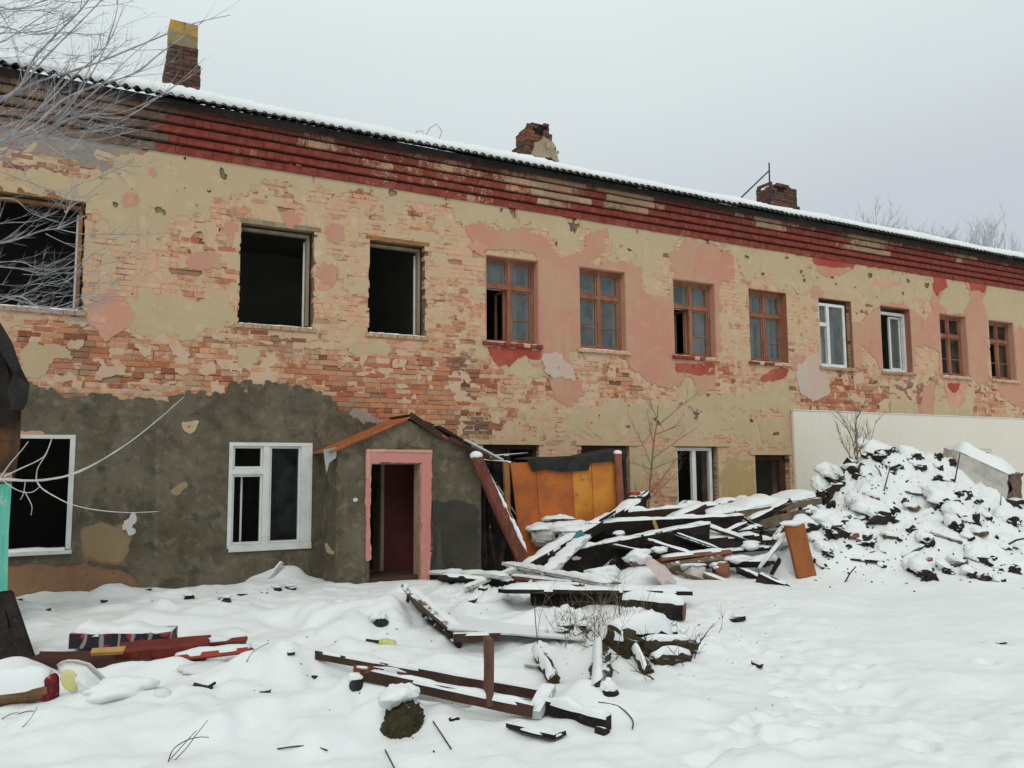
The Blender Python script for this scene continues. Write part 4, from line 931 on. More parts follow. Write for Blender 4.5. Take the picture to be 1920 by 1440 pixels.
ch, xc, wd, z, zb = chimney(306, 371, 96, 175, 3.0, [(0, 1.0), (.62, .84)], 'tall brick chimney with an ochre rendered top', .58)
OCH = mat_plaster('ochre_chimney_render', (0.46, 0.25, 0.035), (0.25, 0.19, 0.10), (0.20, 0.16, 0.10), (0.05, 0.04, 0.03), .9, 3.0)
zt = P(338, 52, 3)[2]; z1_ = P(338, 98, 3)[2]
GREYR = mat_plaster('dirty_grey_render', (.26, .20, .11), (.17, .14, .09), (.36, .25, .10), (.06, .05, .04), .8, 5.0, .5)
zm = z + (zt - z) * .50
b = MB(); b.box(xc - wd * .405, xc + wd * .395, 3 - .23, 3 + .23, zm + .001, zt); b.obj('rendered_top', OCH, ch)
b = MB(); b.box(xc - wd * .40, xc + wd * .40, 3 - .226, 3 + .226, z, zm); b.obj('rendered_collar', GREYR, ch)
ch, xc, wd, z, zb = chimney(970, 1032, 232, 308, 3.0, [(0, .95), (.48, .78), (.75, .66)], 'crumbling red brick chimney in the middle of the roof', .6, 1.0)
sheet('plaster_patch', [(xc - wd * .2, zb + .25), (xc + wd * .48, zb + .25), (xc + wd * .48, zb + .62), (xc + wd * .1, zb + .66), (xc - .12, zb + .5)], mat_plaster('dirty_cream', (.36, .30, .2), (.30, .24, .16), (.2, .16, .1), (.1, .08, .05), .5, 4), .012, ch, na=.08, seed=90, y0=2.7, opens=False, cover=False)
chimney(1428, 1486, 346, 402, 3.0, [(0, .95), (.3, .84), (.86, .80)], 'dark brick chimney next to the antenna mast', .6, .55)

# ================================================================== ANTENNA
top = P(1442, 305, 2.6); bot = P(1443, 372, 2.6); bot[2] = rz(2.6) + .05
ant = thing('antenna_mast', bot, 'thin black antenna mast with a slanting brace on the roof', 'antenna')
b = MB(); b.tube([bot, top], [.022, .018], 6); b.obj('mast', BLACKM, ant)
b = MB(); q = P(1380, 383, 1.2); q[2] = rz(1.2) + .1; b.tube([P(1441, 321, 2.6), q], [.018, .018], 6); b.obj('brace', BLACKM, ant)
wr = MB(); pts = [P(u, v, 2.0) for u, v in ((770, 262), (782, 246), (792, 245), (796, 258), (806, 240), (818, 232), (828, 245), (822, 268))]
pts[0][2] = rz(2.0) + .1; wr.tube(pts, [.006] * 8, 4)
w_ = wr.obj('wire', GREYWOOD); tag(w_, 'thin looped wire sticking up from the snowy roof', 'wire')
# ================================================================== helpers for timber, rubble and twigs
def plank(name, p0, p1, w, t, mat, label, cat, group=None, roll=0.0, snow=0.0, jag=0.0, parent=None, snow_w=1.0, bend=0.0, seg=None, snow_span=(0.0, 1.0)):
    p0 = np.asarray(p0, float); p1 = np.asarray(p1, float); L = np.linalg.norm(p1 - p0); a = (p1 - p0) / L
    hz = np.cross(a, [0, 0, 1.0]); hz = hz / np.linalg.norm(hz) if np.linalg.norm(hz) > .05 else np.array([1.0, 0, 0])
    up = np.cross(hz, a); s = hz * math.cos(roll) + up * math.sin(roll); u = -hz * math.sin(roll) + up * math.cos(roll)
    n = seg or max(3, int(L / .16)); V = []; F = []; K = 4 if w > .07 else 2; tw = rng.uniform(-.07, .07) if L > .5 else 0; sb = rng.uniform(-.012, .012) * L; m = 2 * (K + 1)
    for i in range(n + 1):
        f = i / n; c = p0 + a * L * f + up * (bend + .4 * sb) * math.sin(math.pi * f) + hz * sb * math.sin(math.pi * f); an = tw * (f - .5)
        s2 = s * math.cos(an) + u * math.sin(an); u2 = u * math.cos(an) - s * math.sin(an)
        ends = [a * (rng.uniform(-jag, jag) * 1.4 if i in (0, n) else 0) for _ in range(K + 1)]; tb = rng.uniform(-.03, .03); wb = rng.uniform(-.035, .035)
        for g in (-1, 1):
            for e in (range(K + 1) if g < 0 else range(K, -1, -1)): V.append(c + s2 * (w / 2 * (2 * e / K - 1) * (1 + wb)) + u2 * (t / 2 * g * (1 + tb)) + ends[e] * (1 if g > 0 else .8) + nr.randn(3) * .0015)
    for i in range(n):
        for k in range(m): F.append((i * m + k, i * m + (k + 1) % m, (i + 1) * m + (k + 1) % m, (i + 1) * m + k))
    for b0, fl in ((0, True), (n * m, False)):
        for e in range(K):
            f_ = (b0 + e, b0 + e + 1, b0 + m - 2 - e, b0 + m - 1 - e); F.append(tuple(reversed(f_)) if fl else f_)
    o = obj(name, V, F, mat, parent)
    if label: tag(o, label, cat, group)
    if snow > 0:
        hu = abs(s[2]) * w / 2 + abs(u[2]) * t / 2
        hx = (abs(s @ hz) * w / 2 + abs(u @ hz) * t / 2) * snow_w
        m = max(6, int(L / .06)); V = []; F = []; f0, f1 = snow_span
        for i in range(m + 1):
            f = f0 + (f1 - f0) * i / m; c = p0 + a * L * f + up * bend * math.sin(math.pi * f) + np.array([0, 0, hu - .006])
            e = min(1, min(i, m - i) / 2.0); k = (.4 + .6 * e) ; nz = max(.12, .78 + 1.15 * float(fbm(c[0] * 1.0 + c[2], c[1] * 1.7, .28, 7, 3)))
            hh = snow * k * nz; ww = hx * (.70 + .30 * e) * min(1.08, .92 + .75 * float(fbm(c[0] + c[2], c[1] * 1.4, .14, 3, 2)))
            for q in range(9):
                th = math.pi * q / 8
                V.append(c + hz * (-ww * 1.04 * math.cos(th)) + np.array([0, 0, hh * max(0, math.sin(th)) ** .6 - (.012 if q in (0, 8) else 0)]))
        for i in range(m):
            for q in range(8): F.append((i * 9 + q, i * 9 + q + 1, (i + 1) * 9 + q + 1, (i + 1) * 9 + q))
        F += [list(range(8, -1, -1)), [m * 9 + q for q in range(9)]]
        obj('snow_cap', V, F, SNOW, o, smooth=True)
    return o
def log(name, p0, p1, r, mat, label, cat, endmat=None, group=None, snow=0.0, parent=None, r1=None, sides=12, capw=1.0, capo=0.0, knob=.04):
    p0 = np.asarray(p0, float); p1 = np.asarray(p1, float); b = MB(); n = 8
    pts = [p0 + (p1 - p0) * i / n for i in range(n + 1)]; r1 = r1 or r
    b.tube(pts, [(r + (r1 - r) * i / n) * (1 + rng.uniform(-knob, knob)) for i in range(n + 1)], sides)
    if knob > .1: b.V = [tuple(np.array(v_) + nr.randn(3) * r * knob * .5) for v_ in b.V]
    if endmat: b.F = b.F[:-1]
    o = b.obj(name, mat, parent); 
    if label: tag(o, label, cat, group)
    a = (p1 - p0) / np.linalg.norm(p1 - p0)
    if endmat:
        e = MB(); e.tube([p1 - a * .004, p1 + a * .004], [r1 * .97, r1 * .95], sides); e.obj('sawn_end', endmat, o)
    if snow:
        L = np.linalg.norm(p1 - p0); hz = np.cross(a, [0, 0, 1.0]); hz /= np.linalg.norm(hz); m = max(6, int(L / .06)); V = []; F = []
        for i in range(m + 1):
            f = i / m; c = p0 + (p1 - p0) * f; rr = r + (r1 - r) * f; e = min(1, min(i, m - i) / 2.0); hh = snow * (.45 + .55 * e) * (.8 + .5 * float(vnoise(c[0] * 6, c[1] * 6, 3)))
            for q in range(9):
                th = math.pi * q / 8; x_ = -math.cos(th) * capw * (1 + .3 * float(vnoise(c[0] * 14, c[1] * 14, q // 5))) + capo; V.append(c + hz * (rr * .98 * x_) + np.array([0, 0, rr * .98 * math.sqrt(max(0.02, 1 - min(1, abs(x_)) ** 2)) + hh * max(0, math.sin(th)) ** .6]))
        for i in range(m):
            for q in range(8): F.append((i * 9 + q, i * 9 + q + 1, (i + 1) * 9 + q + 1, (i + 1) * 9 + q))
        F += [list(range(8, -1, -1)), [m * 9 + q for q in range(9)]]
        obj('snow_cap', V, F, SNOW, o, smooth=True)
    return o
_ico = {}
def ico(k):
    if k not in _ico:
        bm = bmesh.new(); bmesh.ops.create_icosphere(bm, subdivisions=k, radius=1); bm.verts.ensure_lookup_table()
        _ico[k] = (np.array([v.co[:] for v in bm.verts]), [[v.index for v in f.verts] for f in bm.faces]); bm.free()
    return _ico[k]
def rotm(rx, ry, rz_):
    return np.array((Matrix.Rotation(rz_, 3, 'Z') @ Matrix.Rotation(ry, 3, 'Y') @ Matrix.Rotation(rx, 3, 'X')))
def chunk(name, p, size, mat, label, cat, group=None, rot=(0, 0, 0), snow=0.0, rough=.22, k=2, blocky=.55, capscale=1.06, parent=None, smooth=False, back=.12, tilt=.0):
    p = np.asarray(p, float); v, f = ico(k); v = v.copy()
    v = np.sign(v) * np.abs(v) ** blocky; v /= np.abs(v).max()
    sd = rng.randint(0, 9999)
    v *= (1 + rough * (nr.rand(len(v), 1) - .5) * 1.1 + rough * 1.2 * fbm(v[:, 0] + sd, v[:, 1] * .8 + v[:, 2], .7, sd, 2)[:, None])
    M = rotm(*rot); V = (v * (np.array(size) / 2)) @ M.T + p
    o = obj(name, V, f, mat, parent, smooth=smooth)
    if label: tag(o, label, cat, group)
    if snow:
        c, cf = ico(4); c = c.copy(); top = V[:, 2].max()
        ex = (V[:, 0].max() - V[:, 0].min()) / 2; ey = (V[:, 1].max() - V[:, 1].min()) / 2; ez = (top - V[:, 2].min()) / 2
        nz = 1 + .42 * fbm(c[:, 0] + sd, c[:, 1] + .5 * c[:, 2], .6, sd, 5, .62)
        cz = np.where(c[:, 2] > 0, c[:, 2] * snow, c[:, 2] * np.minimum(ez * .9, .12) * np.clip(c[:, 1] + .55, 0, 1))
        # thick at the back, where it runs into the snow behind, thin and ragged at the front edge
        W_ = np.stack([p[0] + c[:, 0] * ex * capscale * nz, p[1] + ey * back + c[:, 1] * ey * capscale * nz, top - .22 * snow + cz * nz + c[:, 1] * ey * tilt], -1)
        obj('snow_cap', W_, cf, SNOW, o, smooth=True)
    return o
def snowlump(name, p, size, label, cat, mat=SNOW, group=None, parent=None, seed=1, k=4):
    v, f = ico(k); v = v.copy(); nz = 1 + .42 * fbm(v[:, 0] + seed * 3, v[:, 1] + v[:, 2], .9, seed, 3, .5)
    V = v * nz[:, None] * np.array(size) / 2 + np.asarray(p); o = obj(name, V, f, mat, parent, smooth=True)
    if label: tag(o, label, cat, group)
    return o
def twigs(b, start, dirn, length, r, depth, spread=.6, up=.15, sides=4, wig=.12, kids=(2, 4)):
    n = max(3, int(length / .07)); p = np.asarray(start, float); d = np.asarray(dirn, float); d /= np.linalg.norm(d); pts = [p]; dirs = [d]
    for i in range(n):
        d = d + nr.randn(3) * wig * .5 + np.array([0, 0, up * .25]); d /= np.linalg.norm(d); p = p + d * length / n; pts.append(p); dirs.append(d)
    b.tube(pts, [r * (1 - .75 * i / n) * rng.uniform(.82, 1.22) for i in range(n + 1)], sides if r > .006 else 3, cap=False)
    if depth > 0:
        for c in range(rng.randint(*kids)):
            i = rng.randint(1, n - 1); q = nr.randn(3); q -= dirs[i] * (q @ dirs[i]); q /= np.linalg.norm(q)
            twigs(b, pts[i], dirs[i] * math.cos(spread) + q * math.sin(spread), length * rng.uniform(.35, .65), r * .55, depth - 1, spread, up, sides, wig, kids)
def smooth_path(pts, n=5):
    pts = [np.asarray(p, float) for p in pts]; out = []
    for i in range(len(pts) - 1):
        p0, p1, p2, p3 = pts[max(i - 1, 0)], pts[i], pts[i + 1], pts[min(i + 2, len(pts) - 1)]
        for k in range(n):
            t = k / n; out.append(.5 * ((2 * p1) + (-p0 + p2) * t + (2 * p0 - 5 * p1 + 4 * p2 - p3) * t * t + (-p0 + 3 * p1 - 3 * p2 + p3) * t ** 3))
    return out + [pts[-1]]

# ================================================================== ENTRANCE PORCH
PY = -.8
por = thing('entrance_porch', (4.5, PY, 0), 'small gabled entrance porch of grey render with a pink door surround', 'porch')
DARKB3 = mat_rough('rotten_floor', (0.05, 0.03, 0.022), (0.075, 0.04, 0.03), (0.03, 0.02, 0.016), 6, 30, 0.9, 0.6)
XL, XR = 3.41, 5.64; DL, DR = Q(694, 900, PY)[0], Q(788, 900, PY)[0]; DT = Q(740, 866, PY)[1]; DB = -.1
ZL = Q(633, 842, PY)[1]; ZP = Q(762, 786, PY)[1]; XP = Q(762, 786, PY)[0]; ZR = Q(898, 858, PY)[1]
def zl(x): return ZL + (ZP - ZL) * (x - XL) / (XP - XL)
def zr(x): return ZP + (ZR - ZP) * (x - XP) / (XR - XP)
b = MB()
b.prism([(XL, -.3), (DL, -.3), (DL, zl(DL)), (XL, ZL)], PY, PY + .22)
b.prism([(DR, -.3), (XR, -.3), (XR, ZR), (DR, zr(DR))], PY, PY + .22)
b.prism([(DL, DT), (DR, DT), (DR, zr(DR)), (XP, ZP), (DL, zl(DL))], PY, PY + .22)
fl_ = MB(); fl_.box(DL + .003, DR - .003, PY + .03, -.02, -.3, .19); fl_.obj('floor', DARKB3, por)
b.box(XL, XL + .2, PY + .22, .0, -.3, ZL - .01); b.box(XR - .2, XR, PY + .22, .0, -.3, ZR - .01)
pw = b.obj('wall', CEMENT, por)
S2 = lambda nm, pts, mt, thk, **k: sheet(nm, qp(pts, PY), mt, thk, pw, y0=PY, opens=False, cover=False, **k)
S2('render_coat', [(633, 845), (762, 790), (897, 860), (897, 1110), (800, 1110), (806, 840), (684, 840), (684, 1110), (633, 1110)], CEMENT, .010, na=.03, seed=101, wob=.016)
S2('damp_patch', [(812, 945), (850, 935), (888, 945), (897, 1000), (897, 1110), (812, 1110), (808, 1010)], DAMP, .024, na=.06, seed=102, wob=.012)
S2('pale_splash', [(664, 935), (668, 935), (668, 939), (664, 939)], WHITEW, .028, na=.02, seed=103, cell=.012)
S2('pale_splash', [(602, 1012), (614, 1016), (622, 1035), (612, 1030)], BEIGE, .028, na=.04, seed=104)
DOORP = mat_plaster('door_pink', (0.56, 0.215, 0.185), (0.52, 0.24, 0.20), (0.60, 0.30, 0.26), (0.36, 0.16, 0.12), .4)
sur = sheet('door_surround', qp([(685, 842), (808, 844), (806, 960), (803, 1090), (788, 1090), (788, 868), (694, 868), (692, 950), (694, 1048), (684, 1052)], PY), DOORP, .045, por, na=.018, seed=105, y0=PY, opens=False, cover=False)
sheet('door_surround', qp([(685, 842), (808, 844), (807, 849), (691, 847), (690, 900), (685, 900)], PY), SALMON, .055, por, na=.01, seed=106, y0=PY, opens=False, cover=False, cell=.015)
PEEL = mat_plaster('peeled_pink_reveal', (0.46, 0.27, 0.19), (0.30, 0.24, 0.17), (0.40, 0.17, 0.11), (0.12, 0.08, 0.05), .6, 5, .5)
b = MB(); b.box(DR - .012, DR + .01, PY - .03, PY + .22, .05, DT); b.obj('door_reveal', PEEL, por)
b = MB(); b.box(DL + .02, DR - .012, PY + .02, PY + .24, DT - .035, DT + .0); b.box(DL + .0, DL + .035, PY + .1, PY + .2, .05, DT - .04); b.obj('door_frame', BAREW, por)
# roof of the porch: one slope in place, the other broken up
rl = bpy.data.objects.new('roof', None); COL.objects.link(rl); rl.parent = por; rl.location = (0, 0, 2)
def slab(nm, x0, z0, x1, z1, y0, y1, t, mat, par=None): b = MB(); d = np.array([x1 - x0, z1 - z0]); nrm = np.array([-d[1], d[0]]) / np.linalg.norm(d); nrm = nrm if nrm[1] > 0 else -nrm; b.prism([(x0, z0), (x1, z1), (x1 + nrm[0] * t, z1 + nrm[1] * t), (x0 + nrm[0] * t, z0 + nrm[1] * t)] if x1 > x0 else [(x1, z1), (x0, z0), (x0 + nrm[0] * t, z0 + nrm[1] * t), (x1 + nrm[0] * t, z1 + nrm[1] * t)], y0, y1); return b.obj(nm, mat, par or rl)
slab('roof_sheet', XL - .13, ZL - .055, XP + .02, ZP + .012, PY - .10, -.02, .02, RUSTY)
slab('bargeboard', XL - .02, ZL - .03, XP - .01, ZP - .02, PY - .085, PY - .055, .035, RUSTY)
slab('bargeboard', XP + .0, ZP + .02, XP + .50, zr(XP + .5) - .05, PY - .09, PY - .05, .09, DARKW)
slab('roof_board', XP + .01, ZP + .05, XP + .42, zr(XP + .42) + .10, PY - .04, -.05, .025, DARKW)
slab('roof_board', XP + .46, zr(XP + .46) + .09, XP + .98, zr(XP + .98) + .06, PY - .12, PY + .1, .04, CHAR)
slab('roof_board', XP + .30, zr(XP + .3) - .02, XR + .05, ZR - .02, PY - .07, -.02, .03, REDW)
slab('roof_board', XP + .55, zr(XP + .55) + .03, XR + .03, ZR + .05, PY + .12, PY + .5, .03, CHAR)
slab('bargeboard', XP + .62, zr(XP + .62) - .015, XR + .06, ZR - .03, PY - .14, PY - .10, .06, DARKW)
slab('roof_board', XR - .35, zr(XR - .35) + .09, XR + .28, ZR - .05, PY - .2, PY - .05, .025, WHITEPLANK)
slab('roof_board', XR - .25, zr(XR - .25) + .03, XR + .38, ZR - .08, PY + .1, PY + .3, .03, REDW)
b = MB(); b.prism([Q(u, v, PY - .06) for u, v in ((612, 888), (617, 868), (630, 858), (632, 838), (606, 843), (608, 858))][::-1], PY - .066, PY - .06)
tag(b.obj('metal_scrap', SCRAP), 'torn pale sheet of metal hanging from the left eave of the porch', 'scrap metal')

# ================================================================== COLLAPSED LEAN-TO
LY = -1.15
lt = thing('collapsed_shed', (7.4, LY, .3), 'remains of a collapsed shed with orange board walls beside the porch', 'shed')
def panel(pts, mat, y0, t=.02, bow=.03, nm='wall_panel', par=lt):
    # pts: four corners by sight, tl tr br bl; gently bowed board
    c = [np.array(P(u, v, y0)) for u, v in pts]; n = 8; V = []; F = []
    for side in (0, 1):
        for i in range(n + 1):
            for j in range(n + 1):
                f, g = i / n, j / n; p = (c[0] * (1 - f) + c[1] * f) * (1 - g) + (c[3] * (1 - f) + c[2] * f) * g
                p = p + np.array([0, -bow * math.sin(math.pi * f) * math.sin(math.pi * g) + .012 * float(fbm(p[0], p[2], .3, 5, 2)) + t * side, .015 * float(vnoise(f * 7, 3, 2)) if j == 0 else 0]); V.append(p)
    m = (n + 1) ** 2
    for i in range(n):
        for j in range(n):
            a, b_, c_, d = i * (n + 1) + j, (i + 1) * (n + 1) + j, (i + 1) * (n + 1) + j + 1, i * (n + 1) + j + 1
            F.append((a, d, c_, b_)); F.append((m + a, m + b_, m + c_, m + d))
    for i in range(n):
        for (a, d) in ((i, i + 1), (n * (n + 1) + i + 1, n * (n + 1) + i)): F.append((a, m + a, m + d, d))
        for (a, d) in (((i + 1) * (n + 1), i * (n + 1)), (i * (n + 1) + n, (i + 1) * (n + 1) + n)): F.append((a, m + a, m + d, d))
    return obj(nm, V, F, mat, par, smooth=False)
panel([(957, 868), (1004, 866), (1016, 1060), (980, 1062)], ORANGEP, LY + .01, bow=.02)
panel([(1005, 866), (1071, 862), (1082, 1050), (1017, 1060)], ORANGEP, LY, bow=.05)
panel([(1072, 862), (1108, 860), (1115, 1040), (1083, 1050)], YELLOWP, LY - .005, bow=.03)
panel([(1109, 858), (1152, 852), (1159, 1030), (1116, 1040)], YELLOWP, LY + .005, bow=.035)
def post(u0, v0, u1, v1, r, mat, y, nm='post', snow=True):
    a, c = P(u0, v0, y), P(u1, v1, y - .02); o = log(nm, c, a, r, mat, None, None, parent=lt)
    if snow:
        v, f = ico(2); obj('snow_cap', v * np.array([r * 1.15, r * 1.15, r * .7]) + a + np.array([0, 0, .01]), f, SNOW, o, smooth=True)
post(1158, 850, 1168, 1030, .062, REDW, LY - .07); 
plank('post', P(951, 985, LY - .06), P(948, 866, LY - .06), .085, .05, mat_rough('ochre_post', (0.30, 0.15, 0.05), (0.22, 0.10, 0.04), (0.1, 0.05, 0.03), 5, 30), None, None, parent=lt)
plank('post', P(1180, 975, LY + .1), P(1174, 858, LY + .1), .05, .05, GREYWOOD, None, None, parent=lt)
# felt folded over the top edge
pts_t = [(990, 862), (1020, 858), (1060, 858), (1100, 856), (1140, 848), (1176, 842)]; pts_b = [(1000, 884), (1022, 880), (1058, 884), (1103, 882), (1108, 868), (1174, 862)]
V = []; F = []
for i in range(6):
    a = P(*pts_t[i], LY - .05); c = P(*pts_b[i], LY - .065); a2 = a + np.array([0, .5, .02]); 
    for p in (c, (a * .5 + c * .5) + np.array([0, -.012 * (i % 2), 0]), a, a2): V.append(p)
V += [v + np.array([0, .012, -.004]) for v in V]
for i in range(5):
    for q in range(3): a = i * 4 + q; F.append((a, a + 4, a + 5, a + 1)); F.append((a + 24, a + 25, a + 29, a + 28))
for i in range(5): F.append((i * 4, i * 4 + 24, i * 4 + 28, i * 4 + 4))
obj('roofing_felt', V, F, FELT, lt)
for (u0, u1, tv, bv, y) in ((900, 912, 900, 1075, -.72), (911, 925, 868, 1075, -.62), (923, 940, 872, 1070, -.70), (938, 956, 880, 1060, -.60), (955, 962, 872, 1050, -.9)):
    a, c = P((u0 + u1) / 2, tv, y), P((u0 + u1) / 2 + 3, bv, y); plank('wall_board', c, a, (u1 - u0) / FPX * 11.8, .03, CHAR, None, None, parent=lt, jag=.04, roll=.2)
for (u0, v0, u1, v1, y) in ((905, 858, 990, 850, -.5), (885, 862, 965, 868, -.95), (930, 960, 955, 1040, -1.05), (912, 1000, 948, 1068, -1.1), (925, 930, 962, 945, -.95), (918, 985, 930, 1065, -1.2), (945, 1010, 938, 1070, -1.25)):
    plank('fallen_lath', P(u0, v0, y), P(u1, v1, y - .05), .07, .025, CHAR, None, None, parent=lt, jag=.03, snow=.02 if v0 < 870 else 0)
# the slanting beam and the laths lying along it
q0 = PD(986, 1054, 11.75); q1 = P(893, 858, -1.0)
log('slanting_beam', q0 + np.array([0, 0, -.1]), q1, .085, LOGRED, 'red-brown round beam leaning on the right corner of the porch, snow on its tip', 'beam', snow=0, knob=.11, sides=16)
bm_ = [o for o in bpy.data.objects if o.name == 'slanting_beam'][0]
v, f = ico(2); obj('snow_cap', v * np.array([.10, .10, .07]) + q1 + np.array([0, 0, .03]), f, SNOW, bm_, smooth=True)
b = MB(); pts = []; rad = []
for k in range(41):
    t = .05 + .9 * k / 40; p = q1 + (q0 - q1) * t + np.array([.056, -.02, .058]) + nr.randn(3) * .004; pts.append(p); rad.append(max(.004, .016 + .05 * float(fbm(t * 7, 0, .5, 8, 2))))
b.tube(pts, rad, 7); b.obj('snow_streak', SNOW, bm_, smooth=True)
for i, (u0, v0, u1, v1, w, mt, sn_, lb) in enumerate(((1002, 1042, 912, 880, .07, GREYWOOD, .03, 'snowy grey lath leaning close behind the slanting red-brown beam'),
        (1014, 1035, 930, 905, .06, CHAR, .035, 'charred lath with a thick line of snow, right of the slanting beam'), (975, 1050, 905, 895, .05, CHAR, 0, 'thin black lath leaning on the left side of the slanting beam'))):
    plank('leaning_lath', T(u0, v0) + np.array([0, 0, -.05]), P(u1, v1, -.92 + .08 * i), w, .03, mt, lb, 'lath', 'laths leaning by the porch', snow=sn_, snow_w=1.2)
# ================================================================== TIMBER PILE in front of the lean-to
GP = 'timbers of the heap beside the porch'
def A(px, py, t): return PD(px, py, t)
def TG(px, py, dz=.06):          # a point seen there, dz above the snow
    d_ = ray(px, py); s_ = np.arange(3.5, 30, .02); pts = CAM[None, :] + s_[:, None] * d_[None, :]
    i = int(np.argmax(pts[:, 2] < hgt(pts[:, 0], pts[:, 1]) + dz)); return pts[i]
pile = [
 # name, p0, p1, w, t, mat, roll, snow, label
 ('beam', TG(985, 1066, .10), A(1196, 945, 13.2), .20, .14, CHAR, .1, .06, 'long snow-topped charred beam rising from the slanting beam foot towards the black boards'),
 ('plank', TG(1030, 1072, .12), A(1096, 1008, 12.2), .20, .05, WHITEPLANK, .3, .03, 'short whitish plank lying just below the long snow-topped beam'),
 ('board', A(1055, 1062, 11.9), A(1330, 1008, 12.5), .50, .05, CHAR, 1.15, .04, 'wide black board facing the yard, lowest on the left of the heap'),
 ('board', A(1100, 1005, 12.5), A(1390, 990, 12.9), .42, .05, CHAR, 1.25, .05, 'wide black board under the snow, in the dark middle of the heap'),
 ('board', A(1150, 978, 12.9), A(1345, 962, 13.3), .30, .06, DARKW, 1.2, .07, 'dark brown board with a straight snow strip along its top, middle of the heap'),
 ('beam', A(1200, 1032, 12.3), A(1420, 1012, 12.7), .16, .14, CHAR, .2, .05, 'thick charred beam sticking out flat from the heap under the black boards'),
 ('beam', A(1120, 1000, 12.8), A(1212, 928, 13.6), .16, .12, CHAR, .4, .04, 'black beam stub poking up beside the red lid at the orange wall'),
 ('beam', A(1245, 985, 12.9), A(1284, 945, 13.3), .12, .10, CHAR, .3, .03, 'short black post end tilted up out of the heap'),
 ('plank', A(1270, 962, 13.3), A(1400, 935, 14.2), .20, .05, GREYWOOD, .1, .07, 'snow-covered plank at the back of the heap below the white window'),
 ('beam', A(1235, 992, 12.8), A(1320, 956, 13.0), .22, .10, DARKW, .9, .05, 'brown beam with a pale broken end leaning in the middle of the heap'),
 ('slab', A(1300, 972, 13.2), A(1512, 935, 13.9), .75, .10, GREYWOOD, -.05, .13, 'broad snow-laden timber slab on top of the heap'),
 ('beam', A(1405, 980, 13.0), A(1478, 942, 13.4), .12, .10, CHAR, .5, .03, 'black square timber slanting out from under the broad slab'),
 ('beam', A(1420, 985, 13.1), A(1512, 962, 13.5), .22, .14, GREYWOOD, .2, .0, 'weathered beam with a rotten end below the broad slab'),
 ('beam', A(1430, 1004, 13.2), A(1508, 982, 13.6), .16, .12, GREYWOOD, .2, .05, 'lower weathered beam ending above the orange-brown door leaf'),
 ('lath', A(1350, 1000, 12.7), A(1428, 990, 12.9), .10, .04, CHAR, .2, .05, 'uppermost of the short snowy laths at the right of the heap'),
 ('lath', A(1345, 1018, 12.6), A(1452, 1012, 12.8), .12, .04, CHAR, .1, .06, 'second of the short snowy laths at the right of the heap'),
 ('lath', A(1355, 1036, 12.5), A(1446, 1028, 12.7), .10, .05, CHAR, .2, .05, 'third short snowy lath, above the curved snow ledge'),
 ('plank', A(1240, 1050, 12.0), A(1372, 1036, 12.2), .16, .06, REDW, .4, .03, 'reddish-brown plank with a snow strip, under the dark middle of the heap'),
 ('plank', A(1255, 1066, 11.9), A(1345, 1052, 12.1), .18, .08, GREYWOOD, .8, .0, 'rough brown plank in the gap below the heap'),
 ('plank', A(1320, 1080, 11.8), A(1380, 1102, 11.6), .14, .06, GREYWOOD, .7, .015, 'brown plank end sliding out of the bottom of the heap'),
 ('board', A(1355, 1056, 12.2), A(1440, 1058, 12.3), .30, .05, CHAR, .3, .09, 'black board bowed under a thick ledge of snow'),
 ('lath', A(1424, 1064, 12.0), A(1482, 992, 12.6), .06, .03, WHITEPLANK, .5, .02, 'thin pale lath leaning beside the orange-brown door leaf'),
 ('beam', A(1427, 1086, 11.6), A(1474, 1106, 11.4), .16, .14, CHAR, .6, .03, 'charred stub with a pointed top at the right foot of the heap'),
 ('board', TG(945, 1108, .15), TG(1292, 1112, .15), .34, .045, CHAR, .10, .05, 'long flat board under a straight snow edge across the front of the heap'),
 ('plank', TG(806, 1074, .08), TG(945, 1082, .10), .22, .04, WHITEPLANK, .1, .045, 'snowy whitish plank lying at the foot of the porch door'),
 ('plank', TG(952, 1060, .20), TG(1142, 1098, .16), .16, .05, WHITEPLANK, .35, .03, 'long white plank crossing over the others below the slanting beam'),
 ('plank', TG(876, 1104, .08), TG(975, 1066, .16), .13, .04, WHITEPLANK, .4, .02, 'short white plank crossing under the long white plank'),
 ('plank', TG(950, 1082, .12), TG(1076, 1096, .12), .12, .05, REDW, .5, .015, 'red-brown plank under the crossed white planks'),
 ('lath', TG(1000, 1094, .14), TG(1092, 1100, .18), .10, .03, REDBOARD, .6, .01, 'thin dark red lath in front of the crossed white planks'),
 ('plank', TG(830, 1086, .06), TG(962, 1096, .06), .16, .05, CHAR, .5, .03, 'black plank just under the snowy plank by the porch'),
 ('beam', TG(1000, 1122, .04), TG(1180, 1128, .04), .20, .16, CHAR, .2, .0, 'black bar standing in for shade in the gap beneath the long flat board'),  # black bar fills the gap below the board with shade
]
for (nm, p0, p1, w, t, mt, ro, sn_, lb) in pile:
    plank(nm, p0, p1, w, t, mt, lb, nm, GP, roll=ro, snow=sn_, jag=.05 if w < .4 else .03)
